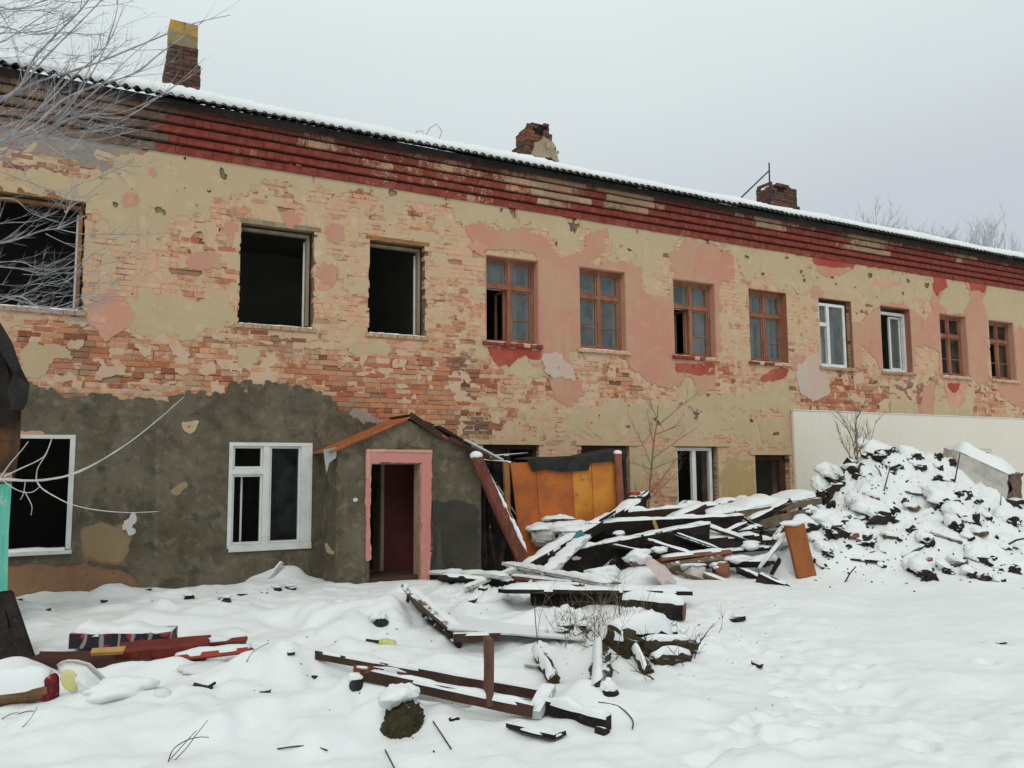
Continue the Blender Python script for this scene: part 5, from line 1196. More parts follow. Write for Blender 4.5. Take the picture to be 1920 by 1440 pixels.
bits = [(1085, 1000, 1150, 962, 12.6, .12, CHAR, 'splintered black stick end beside the teal block'), (1140, 1022, 1225, 1040, 12.0, .10, CHAR, 'black splinter across the wide boards, left end'), (1215, 1015, 1300, 1042, 12.1, .09, DARKW, 'dark brown splinter slanting across the wide boards'),
 (1262, 1000, 1345, 1030, 12.3, .12, CHAR, 'black splinter right of the dark brown slanting one'), (1318, 985, 1392, 1010, 12.5, .10, DARKW, 'dark brown broken lath under the straight snow strip'), (1335, 1010, 1400, 982, 12.6, .08, CHAR, 'black lath end crossing the snowy laths'),
 (1385, 965, 1440, 1000, 12.9, .09, CHAR, 'black broken lath hanging below the broad slab'), (1440, 1020, 1470, 985, 12.8, .08, GREYWOOD, 'grey-brown lath between the snowy laths and the door leaf'), (1300, 1062, 1350, 1085, 11.9, .10, DARKW, 'brown splinter above the sliding brown plank end'),
 (1388, 1072, 1440, 1092, 11.9, .12, CHAR, 'black board piece below the curved snow ledge'), (1275, 1075, 1330, 1092, 11.8, .09, GREYWOOD, 'rotten grey-brown splinter right of the pinkish slab'), (1150, 1052, 1110, 1085, 11.5, .10, CHAR, 'black lath half under snow left of the pinkish slab'),
 (1185, 990, 1240, 1000, 12.7, .10, DARKW, 'short brown board end in the black middle of the heap'), (1225, 975, 1235, 1000, 12.6, .05, YBOARD, 'short raw yellowish splinter hanging on the brown board'),
 (1462, 1050, 1442, 1085, 12.0, .07, CHAR, 'black splinter leaning left of the door leaf foot'), (1355, 948, 1420, 930, 14.0, .10, GREYWOOD, 'grey lath edge behind the broad slab'), (905, 1098, 935, 1078, 10.9, .08, CHAR, 'short black lath end in front of the porch planks'),
 (1090, 1082, 1160, 1092, 11.0, .09, GREYWOOD, 'grey-brown lath tip right of the long white plank'), (1478, 965, 1520, 990, 13.5, .10, CHAR, 'black rotten splinter under the right end of the broad slab')]
for (u0, v0, u1, v1, t_, w, mt, lb) in bits:
    plank('splinter', A(u0, v0, t_), A(u1, v1, t_ + rng.uniform(-.15, .15)), w, .035, mt, lb, 'splinter', GP, roll=rng.uniform(-.8, .8), snow=rng.choice([0, .03, .045]), jag=.07)
dv = MB()
for (u, v_, t_, sx, sz) in ((1130, 1075, 11.4, .5, .16), (1080, 1040, 12.0, .3, .14), (1195, 1045, 11.8, .42, .22), (1330, 1000, 12.7, .28, .10), (1405, 1022, 12.6, .34, .12), (1440, 1045, 12.4, .4, .12), (1385, 1048, 12.2, .42, .12), (1470, 1010, 12.9, .36, .16), (1300, 948, 13.8, .5, .14), (1020, 1005, 12.9, .5, .22), (1090, 975, 13.3, .6, .16), (1060, 1020, 12.6, .42, .24), (1125, 965, 13.4, .5, .14), (1235, 1030, 12.0, .25, .08), (1160, 1000, 12.4, .22, .07), (1345, 1060, 12.0, .25, .1), (1000, 1068, 11.5, .35, .12), (925, 1090, 10.9, .3, .09), (860, 1100, 10.7, .3, .16), (1190, 1120, 10.7, .3, .1), (1080, 1122, 10.6, .25, .08), (1490, 1060, 12.6, .3, .12)):
    v, f = ico(3); sd = rng.randint(0, 999); nz = 1 + .7 * fbm(v[:, 0] + sd, v[:, 1] + v[:, 2], .6, sd, 3); dv.add(v * nz[:, None] * np.array([sx, sx * .7, sz]) * .55 + A(u, v_, t_), f)
o = dv.obj('snow_clumps', SNOW, smooth=True); tag(o, 'clumps of snow caught among the charred timbers', 'snow', kind='stuff')
b = MB(); a = A(1085, 1006, 11.9); b.box(a[0] - .07, a[0] + .07, a[1] - .03, a[1] + .03, a[2] - .06, a[2] + .06)
tag(chunk('painted_block', A(1085, 1005, 11.95), (.20, .09, .10), TEAL, None, None, rot=(0, -.6, .3), k=1, rough=.1, blocky=.3), 'teal painted block wedged under the long snow-topped beam', 'block')
tag(chunk('lid', A(1190, 925, 13.5), (.22, .12, .05), mat_rough('red_lid', (.42, .05, .04), (.3, .04, .03), None, 6, 30, .6), None, None, rot=(0, 0, .2), k=2, rough=.05), 'small bright red lid beside the right post of the orange wall', 'lid')
chunk('bin', A(1196, 945, 13.4), (.26, .22, .26), CHAR, 'black scorched bin below the bright red lid', 'bin', rot=(0, .1, .2), k=2, rough=.12, blocky=.4, snow=.0)
# the leaning door leaf
o = plank('door_leaf', TG(1512, 1082, .0), PD(1489, 984, float((TG(1512, 1082, 0) - CAM) @ AX_F) + .25), .30, .07, PLY, 'orange-brown door leaf leaning upright against the right end of the heap', 'door', roll=.25, seg=4)
sn0 = PD(1485, 981, float((TG(1512, 1082, 0) - CAM) @ AX_F) + .25); v, f = ico(3); obj('snow_cap', v * (1 + .3 * fbm(v[:, 0], v[:, 1], .6, 4, 2)[:, None]) * np.array([.21, .10, .045]) + sn0, f, SNOW, o, smooth=True)
# the pinkish slab and rubble
cs = TG(1246, 1080, .12); plank('plaster_slab', cs + np.array([-.24, -.10, .10]), cs + np.array([.24, .12, -.10]), .46, .09, BLOCK, 'pale pinkish plaster slab lying tilted in the snow before the heap', 'slab', roll=-.75, jag=.04)
chunk('brick_lump', TG(1192, 1056, .04), (.24, .12, .06), REDW, 'reddish brick fragment left of the pinkish plaster slab', 'rubble', rot=(0, .2, .2), snow=.03)
for i, (u, v_, t, s, lb) in enumerate(((1020, 1010, 12.55, (.5, .35, .20), 'grey rubble lump at the foot of the left orange panel'), (1048, 990, 12.7, (.42, .3, .2), 'rough rubble lump touching the middle of the orange wall'), (1075, 1012, 12.5, (.6, .4, .24), 'largest snow-covered lump below the orange wall'), (1300, 1075, 11.9, (.3, .25, .22), 'whitish lump of plaster in the gap under the heap'), (1352, 1068, 12.0, (.2, .2, .2), 'square brown brick stub in the gap under the heap'))):
    chunk('rubble_lump', A(u, v_, t), s, (CONC, CONCB, CONC, CONC, REDW)[i], lb, 'rubble', rot=(rng.random() * .4, rng.random() * .4, rng.random() * 3), snow=(.10, .05, .14, .02, 0)[i], rough=.22, blocky=.38, k=3)
le = TG(1283, 1146, .11); lg = log('log', le + np.array([-.42, .52, .03]), le, .10, CHAR, 'dark log with a brown sawn end under thick snow in front of the heap', 'log', endmat=REDW, snow=.10, capw=.8, capo=-.1)
plank('lath', A(1325, 1168, 9.9), A(1290, 1182, 9.7), .03, .03, TWIGD, 'thin dark stick in the snow right of the dark log', 'stick')

# ================================================================== MIDDLE GROUND bits
sb = T(850, 1182); g0 = sb + np.array([0, 0, .10])
pa, pb = A(838, 1176, 8.45), A(1095, 1172, 8.7)
plank('board', A(842, 1163, 8.3), A(1085, 1178, 8.35), 1.25, .018, WHITEPLANK, 'large pale board lying flat with snow on it behind the upright brown post', 'board', roll=.03, snow=0, seg=8)
plank('rail', A(850, 1195, 7.5), A(938, 1193, 7.55), .06, .07, DARKW, 'dark brown rail under the front edge of the large pale board', 'rail', roll=0, snow=.01)
plank('broken_board', T(768, 1128) + np.array([0, 0, .05]), T(868, 1212) + np.array([0, 0, .03]), .26, .04, GREYWOOD, 'splintered brown board stuck edge-up in the snow left of the pale board', 'board', roll=1.0, snow=.015, jag=.08, snow_w=.7)
plank('broken_board', T(800, 1165) + np.array([0, 0, .03]), T(860, 1214) + np.array([0, 0, .02]), .16, .04, CHAR, 'black broken board beneath the splintered brown one', 'board', roll=.8, jag=.05)
plank('prong', T(764, 1132) + np.array([0, 0, .02]), T(768, 1132) + np.array([.0, .0, .14]), .03, .03, DARKW, 'small brown prong at the upper tip of the splintered board', 'stick')
chunk('scrap_piece', T(712, 1172), (.14, .10, .15), BLACKM, 'small bluish-black scrap under a snow cap left of the splintered board', 'scrap', rot=(.2, .3, .2), snow=.07, k=2)
bt = thing('bottle', T(712, 1208) + np.array([0, 0, .02]), 'yellow-green plastic bottle with a dark neck lying in the snow', 'bottle'); c = world_loc(bt); d = np.array([.86, -.2, -.18]); d /= np.linalg.norm(d)
b = MB(); b.tube([c + d * s for s in (-.01, .02, .05, .12, .15)], [.018, .034, .04, .04, .03], 12); b.obj('body', YGREEN, bt, smooth=True)
b = MB(); b.tube([c + d * s for s in (-.13, -.07, -.01)], [.012, .013, .016], 8); b.obj('neck', BLACKM, bt)
# the collapsed frame in the foreground
fr = thing('furniture_wreck', T(900, 1316), 'collapsed dark brown wooden furniture frame with one post standing upright', 'broken furniture')
zf = lambda u, v_, dz: T(u, v_) + np.array([0, 0, dz])
k0 = dict(parent=fr, label=None, cat=None)
plank('rail', zf(594, 1234, .03), zf(1010, 1316, .05), .05, .068, DARKW, None, None, parent=fr, snow=.02, snow_w=.9, snow_span=(.02, .5))
plank('rail', zf(676, 1280, .06), zf(1000, 1350, .06), .06, .080, DARKW, None, None, parent=fr, snow=.03, snow_span=(.22, .98), snow_w=1.2)
plank('rail', zf(678, 1280, .09), zf(775, 1296, .09), .13, .05, REDBOARD, None, None, parent=fr, snow=.035)
plank('board', zf(768, 1308, .04), zf(885, 1326, .05), .02, .09, WHITEPLANK, None, None, parent=fr)
plank('rail', zf(1008, 1334, .05), zf(1142, 1374, .06), .06, .085, CHAR, None, None, parent=fr, snow=.05, snow_w=1.4)
plank('cross_piece', zf(1000, 1352, .04), zf(1030, 1318, .10), .10, .06, WHITEPLANK, None, None, parent=fr, snow=.02)
plank('board', zf(960, 1362, .02), zf(1050, 1388, .03), .12, .03, CHAR, None, None, parent=fr, snow=.02)
pt0 = TG(909, 1318, .10) + np.array([0, -.045, 0]); pt1 = PD(916, 1196, float((pt0 - CAM) @ AX_F) + .02)
plank('post', pt0, pt1, .088, .045, POSTW, None, None, parent=fr, roll=1.5, seg=5)
chunk('knob', zf(668, 1290, .02), (.09, .08, .09), BLACKM, 'black knob in the snow at the left end of the broken frame', 'scrap', snow=.04)
chunk('dark_scrap', T(1130, 1374), (.10, .08, .07), CHAR, 'dark splinter at the right end of the broken frame', 'scrap', rot=(0, .4, .4))
chunk('stump', T(748, 1368) + np.array([0, 0, .0]), (.22, .22, .38), MOSS, 'earthy dark stump leaning under a snow cap in the foreground', 'stump', rot=(.1, .45, .3), snow=.07, rough=.22, k=4, blocky=.75, capscale=.85, back=.1)
chunk('dark_scrap', T(852, 1349), (.07, .05, .035), CHAR, 'tiny dark crumb in the snow below the broken frame', 'scrap')
# log stubs, clods and weeds right of the frame
def stub(u0, v0, u1, v1, r, mt, lb, sn_=.05, dz0=.1, dz1=.0, cw=.55, co=.5): return log('log_stub', TG(u0, v0, dz0), TG(u1, v1, dz1), r, mt, lb, 'log stub', snow=sn_, r1=r * .9, capw=cw, capo=co, knob=.26, sides=16)
stub(1008, 1222, 1040, 1276, .055, MOSS, 'thin earthy log stub slanting in the snow right of the upright post', .06, .06, .03)
stub(1128, 1222, 1128, 1290, .075, MOSS, 'mossy round log stub standing in the snow below the weeds', .08, .05, .02)
stub(1150, 1205, 1245, 1192, .12, MOSS, 'thick earthy log under a high snow cap below the dark log', .14, .08, .08, 1.0, -.15)
stub(1190, 1212, 1215, 1262, .045, MOSS, 'thin snowy branch stub ending at the snow right of the mossy stub', .05, .08, .01)
stub(1200, 1216, 1300, 1210, .07, MOSS, 'earthy root lying below the thick earthy log', .05, .05, .04, .7, -.2)
stub(1225, 1240, 1290, 1232, .05, MOSS, 'short snowy root end below the earthy root', .07, .03, .03, .9, -.2)
plank('lath', T(1285, 1218), T(1312, 1206), .03, .03, CHAR, 'small black stick at the tip of the earthy root', 'stick')
chunk('lump', T(1142, 1300), (.12, .11, .09), CHAR, 'dark lump with a rounded snow cap at the foot of the mossy stub', 'rubble', snow=.07)
plank('scrap_board', T(990, 1250), T(1018, 1262) + np.array([0, 0, .05]), .10, .012, WHITEPLANK, 'small pale scrap board beside the thin log stub', 'board', roll=.5)
for i in range(5): chunk('clod', T(*((1062, 1178), (1092, 1182), (1052, 1196), (1172, 1180), (1260, 1200))[i]), (.14, .11, .09), CLOD, ('reddish-brown clod at the left edge of the weeds', 'dark clod in the middle of the weeds', 'dark clod below the left edge of the weeds', 'dark clod right of the weeds', 'dark clod between the earthy roots')[i], 'clod', snow=.03, rough=.4, rot=(i, .2 * i, i))
wd = thing('weed_clump', T(1110, 1200), 'tangle of thin dry weeds growing through the snow beside the log stubs', 'weeds'); b = MB()
for (u, v_, L) in [(1060 + rng.uniform(-20, 150), 1190 + rng.uniform(-20, 30), rng.uniform(.25, .5)) for _ in range(34)] + [(1008, 1205, .65), (1112, 1190, .7), (1150, 1200, .6), (1155, 1240, .6), (1150, 1180, .7)]:
    twigs(b, T(u, v_), (rng.uniform(-.7, .7), rng.uniform(-.3, .3), 1.0), L, .0032, 2, .7, .0, 3, .22, (1, 4))
b.obj('stems', TWIG, wd)
w2 = thing('root_tangle', T(1235, 1225), 'tangle of dark roots and twigs between the earthy logs and the clean snow', 'roots'); b = MB()
for _ in range(46):
    u, v_ = rng.gauss(1225, 45), rng.gauss(1218, 22); twigs(b, T(u, v_) - np.array([0, 0, .01]), (rng.uniform(-1, 1.2), rng.uniform(-.5, .3), rng.uniform(.1, .8)), rng.uniform(.12, .34), rng.uniform(.003, .007), 1, .7, -.1, 4, .3, (1, 4))
for _ in range(26):
    u, v_ = rng.gauss(1085, 30), rng.gauss(1190, 14); twigs(b, T(u, v_), (rng.uniform(-1, 1), rng.uniform(-.5, .3), rng.uniform(.1, .8)), rng.uniform(.10, .25), rng.uniform(.003, .006), 1, .7, -.1, 4, .3, (1, 4))
b.obj('roots', TWIGD, w2, kind='stuff')
for i, (pts, lb) in enumerate(((((1008, 1210), (1003, 1150), (1004, 1120)), 'single thin upright stem left of the weeds'), (((1122, 1320), (1160, 1328), (1185, 1352), (1186, 1370)), 'curved wire lying on the snow right of the frame'), (((1090, 1295), (1120, 1288)), 'short stick on the snow left of the snow-capped lump'),
        (((812, 1356), (846, 1408)), 'straight dark stick in the foreground snow right of the stump'), (((722, 1410), (742, 1450)), 'dark stick at the bottom edge of the snow'), (((520, 1408), (560, 1403), (590, 1404), (614, 1411)), 'bent thin stick lying flat at the bottom of the snow'))):
    b = MB(); p = [T(u, v_) + np.array([0, 0, .012]) for u, v_ in pts]
    if i == 0: p = [p[0]] + [PD(u, v_, float((p[0] - CAM) @ AX_F)) for u, v_ in pts[1:]]
    sp = smooth_path(p, 5); b.tube(sp, [.0045] * len(sp), 5); tag(b.obj('stick', TWIGD), lb, 'stick')
def sprig(pts_list, lb):
    root = thing('sprig', T(*pts_list[0][0]), lb, 'twig')
    for pts in pts_list:
        b = MB(); p0 = T(*pts[0]); t0 = float((p0 - CAM) @ AX_F); p = [p0] + [PD(u, v_, t0 + .02 * i) for i, (u, v_) in enumerate(pts[1:])]; sp = smooth_path(p, 5); b.tube(sp, [.0035 * (1 - .5 * i / len(sp)) for i in range(len(sp))], 4); b.obj('stem', TWIGD, root)
sprig([((315, 1430), (325, 1405), (350, 1388), (375, 1382), (392, 1383)), ((328, 1425), (350, 1402), (370, 1375), (390, 1350)), ((318, 1425), (345, 1395), (368, 1370))], 'dry sprig curving out of the bottom snow left of the bent stick')
sprig([((0, 1350), (18, 1340), (35, 1335)), ((0, 1378), (30, 1372), (55, 1350), (70, 1325)), ((30, 1340), (60, 1333), (90, 1345))], 'dry twigs in front of the log with the red end')
sprig([((460, 1245), (475, 1222), (505, 1205)), ((478, 1222), (470, 1235))], 'thin twig right of the red board end')

# ================================================================== BOTTOM LEFT
REDB2 = mat_rough('wet_dark_red_board', (0.13, 0.022, 0.018), (0.18, 0.035, 0.026), (0.06, 0.02, 0.02), 6, 30, 0.7, 0.3, 0.004)
DARKB2 = mat_rough('wet_brown_board', (0.075, 0.03, 0.02), (0.05, 0.022, 0.016), None, 6, 30, 0.8, 0.3, 0.004)
sg = [('board', A(66, 1238, 7.05), A(290, 1238, 7.1), .26, .07, DARKB2, -.1, .0, 'brown board under the floral cushion, reaching left to the black board'),
      ('board', A(222, 1229, 7.15), A(392, 1213, 7.4), .30, .13, REDB2, -.1, .0, 'wide dark red board slanting under the floral cushion'),
      ('board', A(340, 1212, 7.5), A(462, 1200, 7.6), .12, .035, REDBOARD, .4, .03, 'narrow dark red board sticking out right of the floral cushion'),
      ('board', A(330, 1236, 7.1), A(468, 1219, 7.2), .14, .04, mat_rough('bright_red_paint', (.36, .05, .03), (.28, .04, .03), (.15, .04, .03), 6, 30, .6, snow=1.12), .3, .05, 'board with a bright red end under snow, right of the floral cushion'),
      ('board', A(175, 1222, 6.95), A(232, 1219, 6.95), .04, .05, YBOARD, .8, .0, 'short raw yellow board below the floral cushion'),
      ('beam', A(70, 1250, 7.25), A(350, 1245, 7.4), .18, .14, CHAR, .1, .0, 'black bar standing in for shade in the dark gap under the boards')]  # added black bar acts as the shade beneath the boards
for (nm, p0, p1, w, t, mt, ro, sn_, lb) in sg: plank(nm, p0, p1, w, t, mt, lb, nm, 'boards beneath the floral cushion', roll=ro, snow=sn_, jag=.02)
c0, c1 = A(141, 1203, 7.35), A(330, 1199, 7.5)
cu = plank('cushion', c0 + np.array([0, .16, 0]), c1 + np.array([0, .16, 0]), .34, .125, RUG, 'dark cushion with a red floral pattern under a thick layer of snow', 'cushion', seg=8, snow=.10, snow_w=1.02)
p = A(30, 1246, 7.1); q = A(18, 1100, 7.7)
bb = thing('charred_board', T(25, 1240), 'black charred board with a slot leaning at the left edge of the picture', 'board')
V = [PD(-40, 1115, 7.5), PD(20, 1106, 7.5), PD(62, 1242, 7.1), PD(-40, 1250, 7.1)]
b = MB()
def quadprism(pts, t): 
    n = np.cross(pts[1] - pts[0], pts[3] - pts[0]); n = n / np.linalg.norm(n); pts2 = [x + n * t for x in pts]; b.add(pts + pts2, [(0, 1, 2, 3), (7, 6, 5, 4), (0, 4, 5, 1), (1, 5, 6, 2), (2, 6, 7, 3), (3, 7, 4, 0)])
L_ = lambda f, g: (V[0] * (1 - f) + V[1] * f) * (1 - g) + (V[3] * (1 - f) + V[2] * f) * g
for (f0, f1, g0, g1) in ((0, .70, 0, 1), (.80, 1, 0, 1), (.70, .80, 0, .28), (.70, .80, .52, 1)): quadprism([L_(f0, g0), L_(f1, g0), L_(f1, g1), L_(f0, g1)], .05)
b.obj('slotted_board', CHAR, bb)
b = MB(); quadprism([PD(5, 1118, 7.42), PD(20, 1110, 7.42), PD(66, 1246, 7.02), PD(40, 1250, 7.02)], .04); b.obj('edge_strip', CHAR, bb)
e0 = T(-30, 1322) + np.array([0, 0, .06]); e1 = A(94, 1290, 5.9)
lo = log('log', e0, e1, .075, mat_rough('brown_log', (.13, .07, .035), (.20, .12, .06), (.06, .04, .02), 6, 36, .9, .6, .01, snow=1.1), 'brown snow-topped log at the left edge with red cloth round its end', 'log', snow=.15)
v, f = ico(3); vv = np.sign(v) * np.abs(v) ** .7; a = (e1 - e0) / np.linalg.norm(e1 - e0); obj('red_end', vv * np.array([.06, .075, .11]) * (1 + .2 * fbm(v[:, 0], v[:, 1] + v[:, 2], .5, 3, 3)[:, None]) + e1, f, REDEND, lo, smooth=True)
snowlump('snow_lump', TG(235, 1290, .0), (.46, .30, .16), None, None, seed=4); tag(bpy.data.objects['snow_lump'], 'rounded lump of snow right of the red-ended log', 'snow lump')
mb_ = thing('plastic_sack', A(170, 1300, 5.8), 'milky plastic sack with a yellow print half buried right of the red-ended log', 'sack')
vs = np.array([(106, 1246), (128, 1240), (165, 1250), (205, 1290), (232, 1318), (205, 1328), (168, 1332), (140, 1312), (118, 1280)]); cx, cyy = vs.mean(0)
V = []; F = []; m = 14
for i in range(m):
    w = i / m * len(vs); i0 = int(w); fq = w - i0; pt = vs[i0 % len(vs)] * (1 - fq) + vs[(i0 + 1) % len(vs)] * fq
    for q in range(5):
        g = q / 4; u_, v_ = cx + (pt[0] - cx) * (1 - g), cyy + (pt[1] - cyy) * (1 - g); V.append(PD(u_, v_, 5.90 - .12 * math.sin(g * math.pi / 2) + .06 * float(fbm(u_ / 30, v_ / 30, 1.0, 3, 3))))
for i in range(m):
    for q in range(4): F.append((i * 5 + q, ((i + 1) % m) * 5 + q, ((i + 1) % m) * 5 + q + 1, i * 5 + q + 1))
V += [x + np.array([.03, .2, -.02]) for x in V]
F += [tuple(reversed([k_ + m * 5 for k_ in f_])) for f_ in F[:m * 4]] + [(i * 5, ((i + 1) % m) * 5, ((i + 1) % m) * 5 + m * 5, i * 5 + m * 5) for i in range(m)]
obj('sack_body', V, F, ICEPL, mb_, smooth=True)
v, f = ico(2); obj('yellow_print', (v * np.array([.055, .012, .085])) @ rotm(0, -.5, 0).T + PD(131, 1276, 5.80), f, YPLAST, mb_, smooth=True)
snowlump('plastic_lump', TG(306, 1304, .005), (.12, .10, .08), 'small yellowish plastic lump in the snow right of the milky sack', 'plastic', ICEPL, seed=8, k=3)
snowlump('plastic_sheet', TG(385, 1252, .02), (.48, .26, .10), 'milky yellowish plastic sheet under the board with the bright red end', 'plastic', ICEPL, seed=9, k=3)
tp = thing('pipe_piece', T(385, 1296), 'black forked pipe piece lying on the snow right of the yellowish lump', 'pipe'); b = MB(); z6 = 5.98
b.tube([PD(363, 1284, z6), PD(380, 1288, z6), PD(398, 1291, z6)], [.018, .016, .016], 8); b.tube([PD(390, 1289, z6), PD(404, 1280, z6)], [.012, .010], 6); b.tube([PD(396, 1289, z6), PD(390, 1312, z6 - .05)], [.015, .017], 8); b.obj('pipe', BLACKM, tp)
GB = 'dark crumbs of debris in the snow before the wall'
for i, (u, v_, s, lb) in enumerate(((278, 1106, .09, 'dark crumb in the snow under the grey wall, leftmost by the wall foot'), (353, 1122, .16, 'dark bit of board in the snow below the grey wall'), (420, 1126, .20, 'flat dark splinter in the snow, middle of the row below the white window'), (495, 1112, .12, 'dark crumb below the right corner of the white window'), (520, 1105, .17, 'dark bits together with snow on them beneath the white window'), (545, 1104, .18, 'flat dark bit furthest right of the row below the white window'), (196, 1128, .13, 'dark crumb below the beige plaster patch'), (90, 1144, .1, 'small dark crumb near the charred board'), (455, 1116, .14, 'flat dark sliver left of the crumb below the white window corner'), (36, 1125, .12, 'dark lump right behind the charred board'), (1384, 1163, .16, 'black lump on the snow right of the dark log'), (1418, 1246, .13, 'small dark chip on the smooth snow at the right'), (1876, 1207, .12, 'greyish chip in a hollow of the smooth snow far right'), (842, 1150, .06, 'tiny black crumb on the snow near the splintered board'), (885, 1128, .12, 'small black chip behind the large pale board'), (905, 1105, .14, 'dark curled scrap in front of the crossed white planks'), (545, 1225, .13, 'dark lump at the upper left of the broken frame'), (590, 1270, .08, 'dark smear of soil in the snow left of the broken frame'), (498, 1298, .09, 'small dark soil spot in the snow right of the forked pipe'), (745, 1180, .06, 'thin dark chip beside the bluish-black scrap'), (1310, 1172, .05, 'small dark crumb right of the dark log end'))):
    chunk('debris_chip', T(u, v_) + np.array([0, 0, s * .05]), (s, s * .6, s * .38), CLOD, lb, 'debris', GB, rot=(rng.uniform(-.3, .3), rng.uniform(-.3, .3), rng.random() * 3), k=1, snow=.02 if s > .15 else 0, rough=.4)
plank('bent_pipe', T(505, 1085), T(528, 1068) + np.array([0, 0, .1]), .05, .05, WHITEPLANK, 'short white frosted pipe end poking from the drift below the white window', 'pipe')

# ================================================================== RUBBLE HEAP on the right
GR = 'dark chunks poking out of the snowy rubble heap'
big = [(1668, 862, .60, .30, 'long dark block under a snow lid at the top left of the heap'), (1712, 838, .62, .14, 'flat dark slab under the topmost snow of the heap'), (1724, 866, .34, .22, 'dark block just right of the long block near the heap top'), (1690, 886, .30, .20, 'jagged dark chunk below the long block near the heap top'), (1645, 902, .26, .22, 'dark chunk above the round hole-like one'), (1652, 920, .24, .24, 'round black chunk in the smooth upper snow of the heap'), (1580, 912, .40, .36, 'large shaggy dark clump on the left slope of the heap'), (1562, 932, .36, .28, 'dark clump just below the large shaggy clump'), (1535, 934, .30, .22, 'brown clump at the left foot of the heap by the cladding'), (1665, 982, .56, .28, 'large black wedge in the middle of the heap'), (1586, 1004, .50, .30, 'big brown-black block low on the left of the heap'), (1638, 1024, .44, .24, 'dark slanting block low in the middle of the heap'), (1797, 954, .52, .26, 'long dark block under snow below the concrete block'), (1818, 935, .40, .22, 'dark wedge right beneath the concrete block'), (1828, 984, .38, .30, 'pointed black stone on the right side of the heap'), (1915, 990, .34, .26, 'black stone at the right edge of the heap'), (1636, 962, .36, .22, 'dark broken chunk above the large black wedge'), (1810, 998, .26, .22, 'black stone left below the pointed black stone'), (1757, 1028, .26, .26, 'dark egg-shaped stone low in the right middle of the heap'), (1754, 1090, .28, .28, 'triangular black stone at the front foot of the heap'), (1872, 1056, .44, .14, 'flat elongated dark slab low on the right of the heap'), (1905, 1076, .34, .18, 'dark rough lump at the lower right edge')]
for (u, v_, w, h, lb) in big:
    chunk('rubble_chunk', T(u, v_) + np.array([0, .10 + .1 * w, .02]), (w * .95, w * .7, h * 1.05), CLOD, lb, 'rubble', GR, rot=(rng.uniform(-.2, .2), rng.uniform(-.4, .4), rng.uniform(-.6, .6)), snow=rng.uniform(.10, .17), rough=.5, k=3, capscale=1.0, blocky=.7, back=.55, tilt=.6)
for (u, v_) in ((1750, 940), (1857, 976), (1712, 995), (1822, 1015), (1817, 1032), (1897, 1032), (1860, 1063), (1719, 1075), (1660, 1040), (1532, 1055), (1552, 977), (1595, 972), (1517, 1010), (1660, 1066), (1785, 1076), (1827, 1084), (1608, 958), (1700, 948), (1764, 900), (1780, 905), (1742, 925), (1600, 930), (1620, 880), (1545, 960), (1846, 1088), (1880, 1092), (1548, 1066), (1690, 1015), (1735, 1010), (1600, 1030), (1840, 945), (1852, 958), (1870, 1010), (1625, 990), (1570, 985), (1680, 960), (1775, 985), (1790, 870), (1770, 880), (1606, 845), (1630, 855), (1590, 860), (1690, 842), (1750, 850), (1705, 905), (1560, 950), (1540, 990), (1880, 965), (1730, 880), (1765, 860)):
    s = rng.uniform(.08, .19); zone = ('at the top' if v_ < 885 else 'in the upper part' if v_ < 945 else 'in the middle' if v_ < 1000 else 'in the lower part' if v_ < 1045 else 'at the foot') + ' of the ' + ('far left' if u < 1580 else 'left' if u < 1650 else 'centre left' if u < 1720 else 'centre right' if u < 1800 else 'right' if u < 1860 else 'far right')
    chunk('rubble_chunk', T(u + rng.uniform(-3, 3), v_) + np.array([0, .05, .0]), (s * 1.2, s * .8, s * .85), CLOD, 'small dark bit of rubble ' + zone + ' of the heap', 'rubble', GR, rot=(rng.random(), rng.random(), rng.random() * 3), snow=.05 if rng.random() < .5 else 0, rough=.5, k=2, back=.4, tilt=.5)
for (u0, v0, u1, v1, r, lb) in ((1655, 925, 1668, 880, .012, 'thin rod standing near the round black chunk of the heap'), (1655, 895, 1640, 872, .012, 'short slanting twig above the round black chunk of the heap'), (1787, 915, 1800, 850, .014, 'thin dark rod standing at the left corner of the concrete block'), (1880, 1020, 1930, 1008, .018, 'dark branch reaching out of the picture low on the right of the heap'), (1880, 1022, 1922, 1034, .014, 'lower fork of dark branch at the right edge of the heap'), (1875, 955, 1877, 928, .010, 'short thin stalk below the concrete block'), (1820, 905, 1855, 930, .016, 'snowy lath slanting down under the face of the concrete block'), (1790, 912, 1850, 932, .018, 'longer snowy lath slanting below the concrete block'), (1580, 1092, 1605, 1062, .012, 'pale grey stick in the snow at the front foot of the heap'), (1622, 1040, 1642, 1034, .012, 'short twig left of the dark slanting block'), (1515, 1032, 1533, 1030, .012, 'black stub stick right of the orange-brown door leaf')):
    p0 = T(u0, v0); p1 = PD(u1, v1, float((p0 - CAM) @ AX_F) + .05)
    b = MB(); b.tube([p0 - np.array([0, 0, .05]), (p0 + p1) / 2 + np.array([.01, 0, .01]), p1], [r, r * .9, r * .7], 6); tag(b.obj('stick', TWIGD), lb, 'stick', 'sticks in the rubble heap')
for (u, v_, sz, lb) in ((1528, 1000, .30, 'dark clod in the gap between the door leaf and the rubble heap'), (1520, 960, .34, 'dark lump beside the rotten end of the broad slab'), (1545, 1025, .24, 'dark chunk low in the gap right of the door leaf'), (1560, 1045, .2, 'small dark chunk at the front left foot of the heap'), (1535, 975, .22, 'dark chunk above the gap between the timbers and the rubble')):
    chunk('rubble_chunk', T(u, v_) + np.array([0, .08, .02]), (sz, sz * .8, sz * .8), CLOD, lb, 'rubble', GR, rot=(rng.random(), rng.random(), rng.random()), snow=.09, rough=.45, k=3, back=.5, tilt=.5)
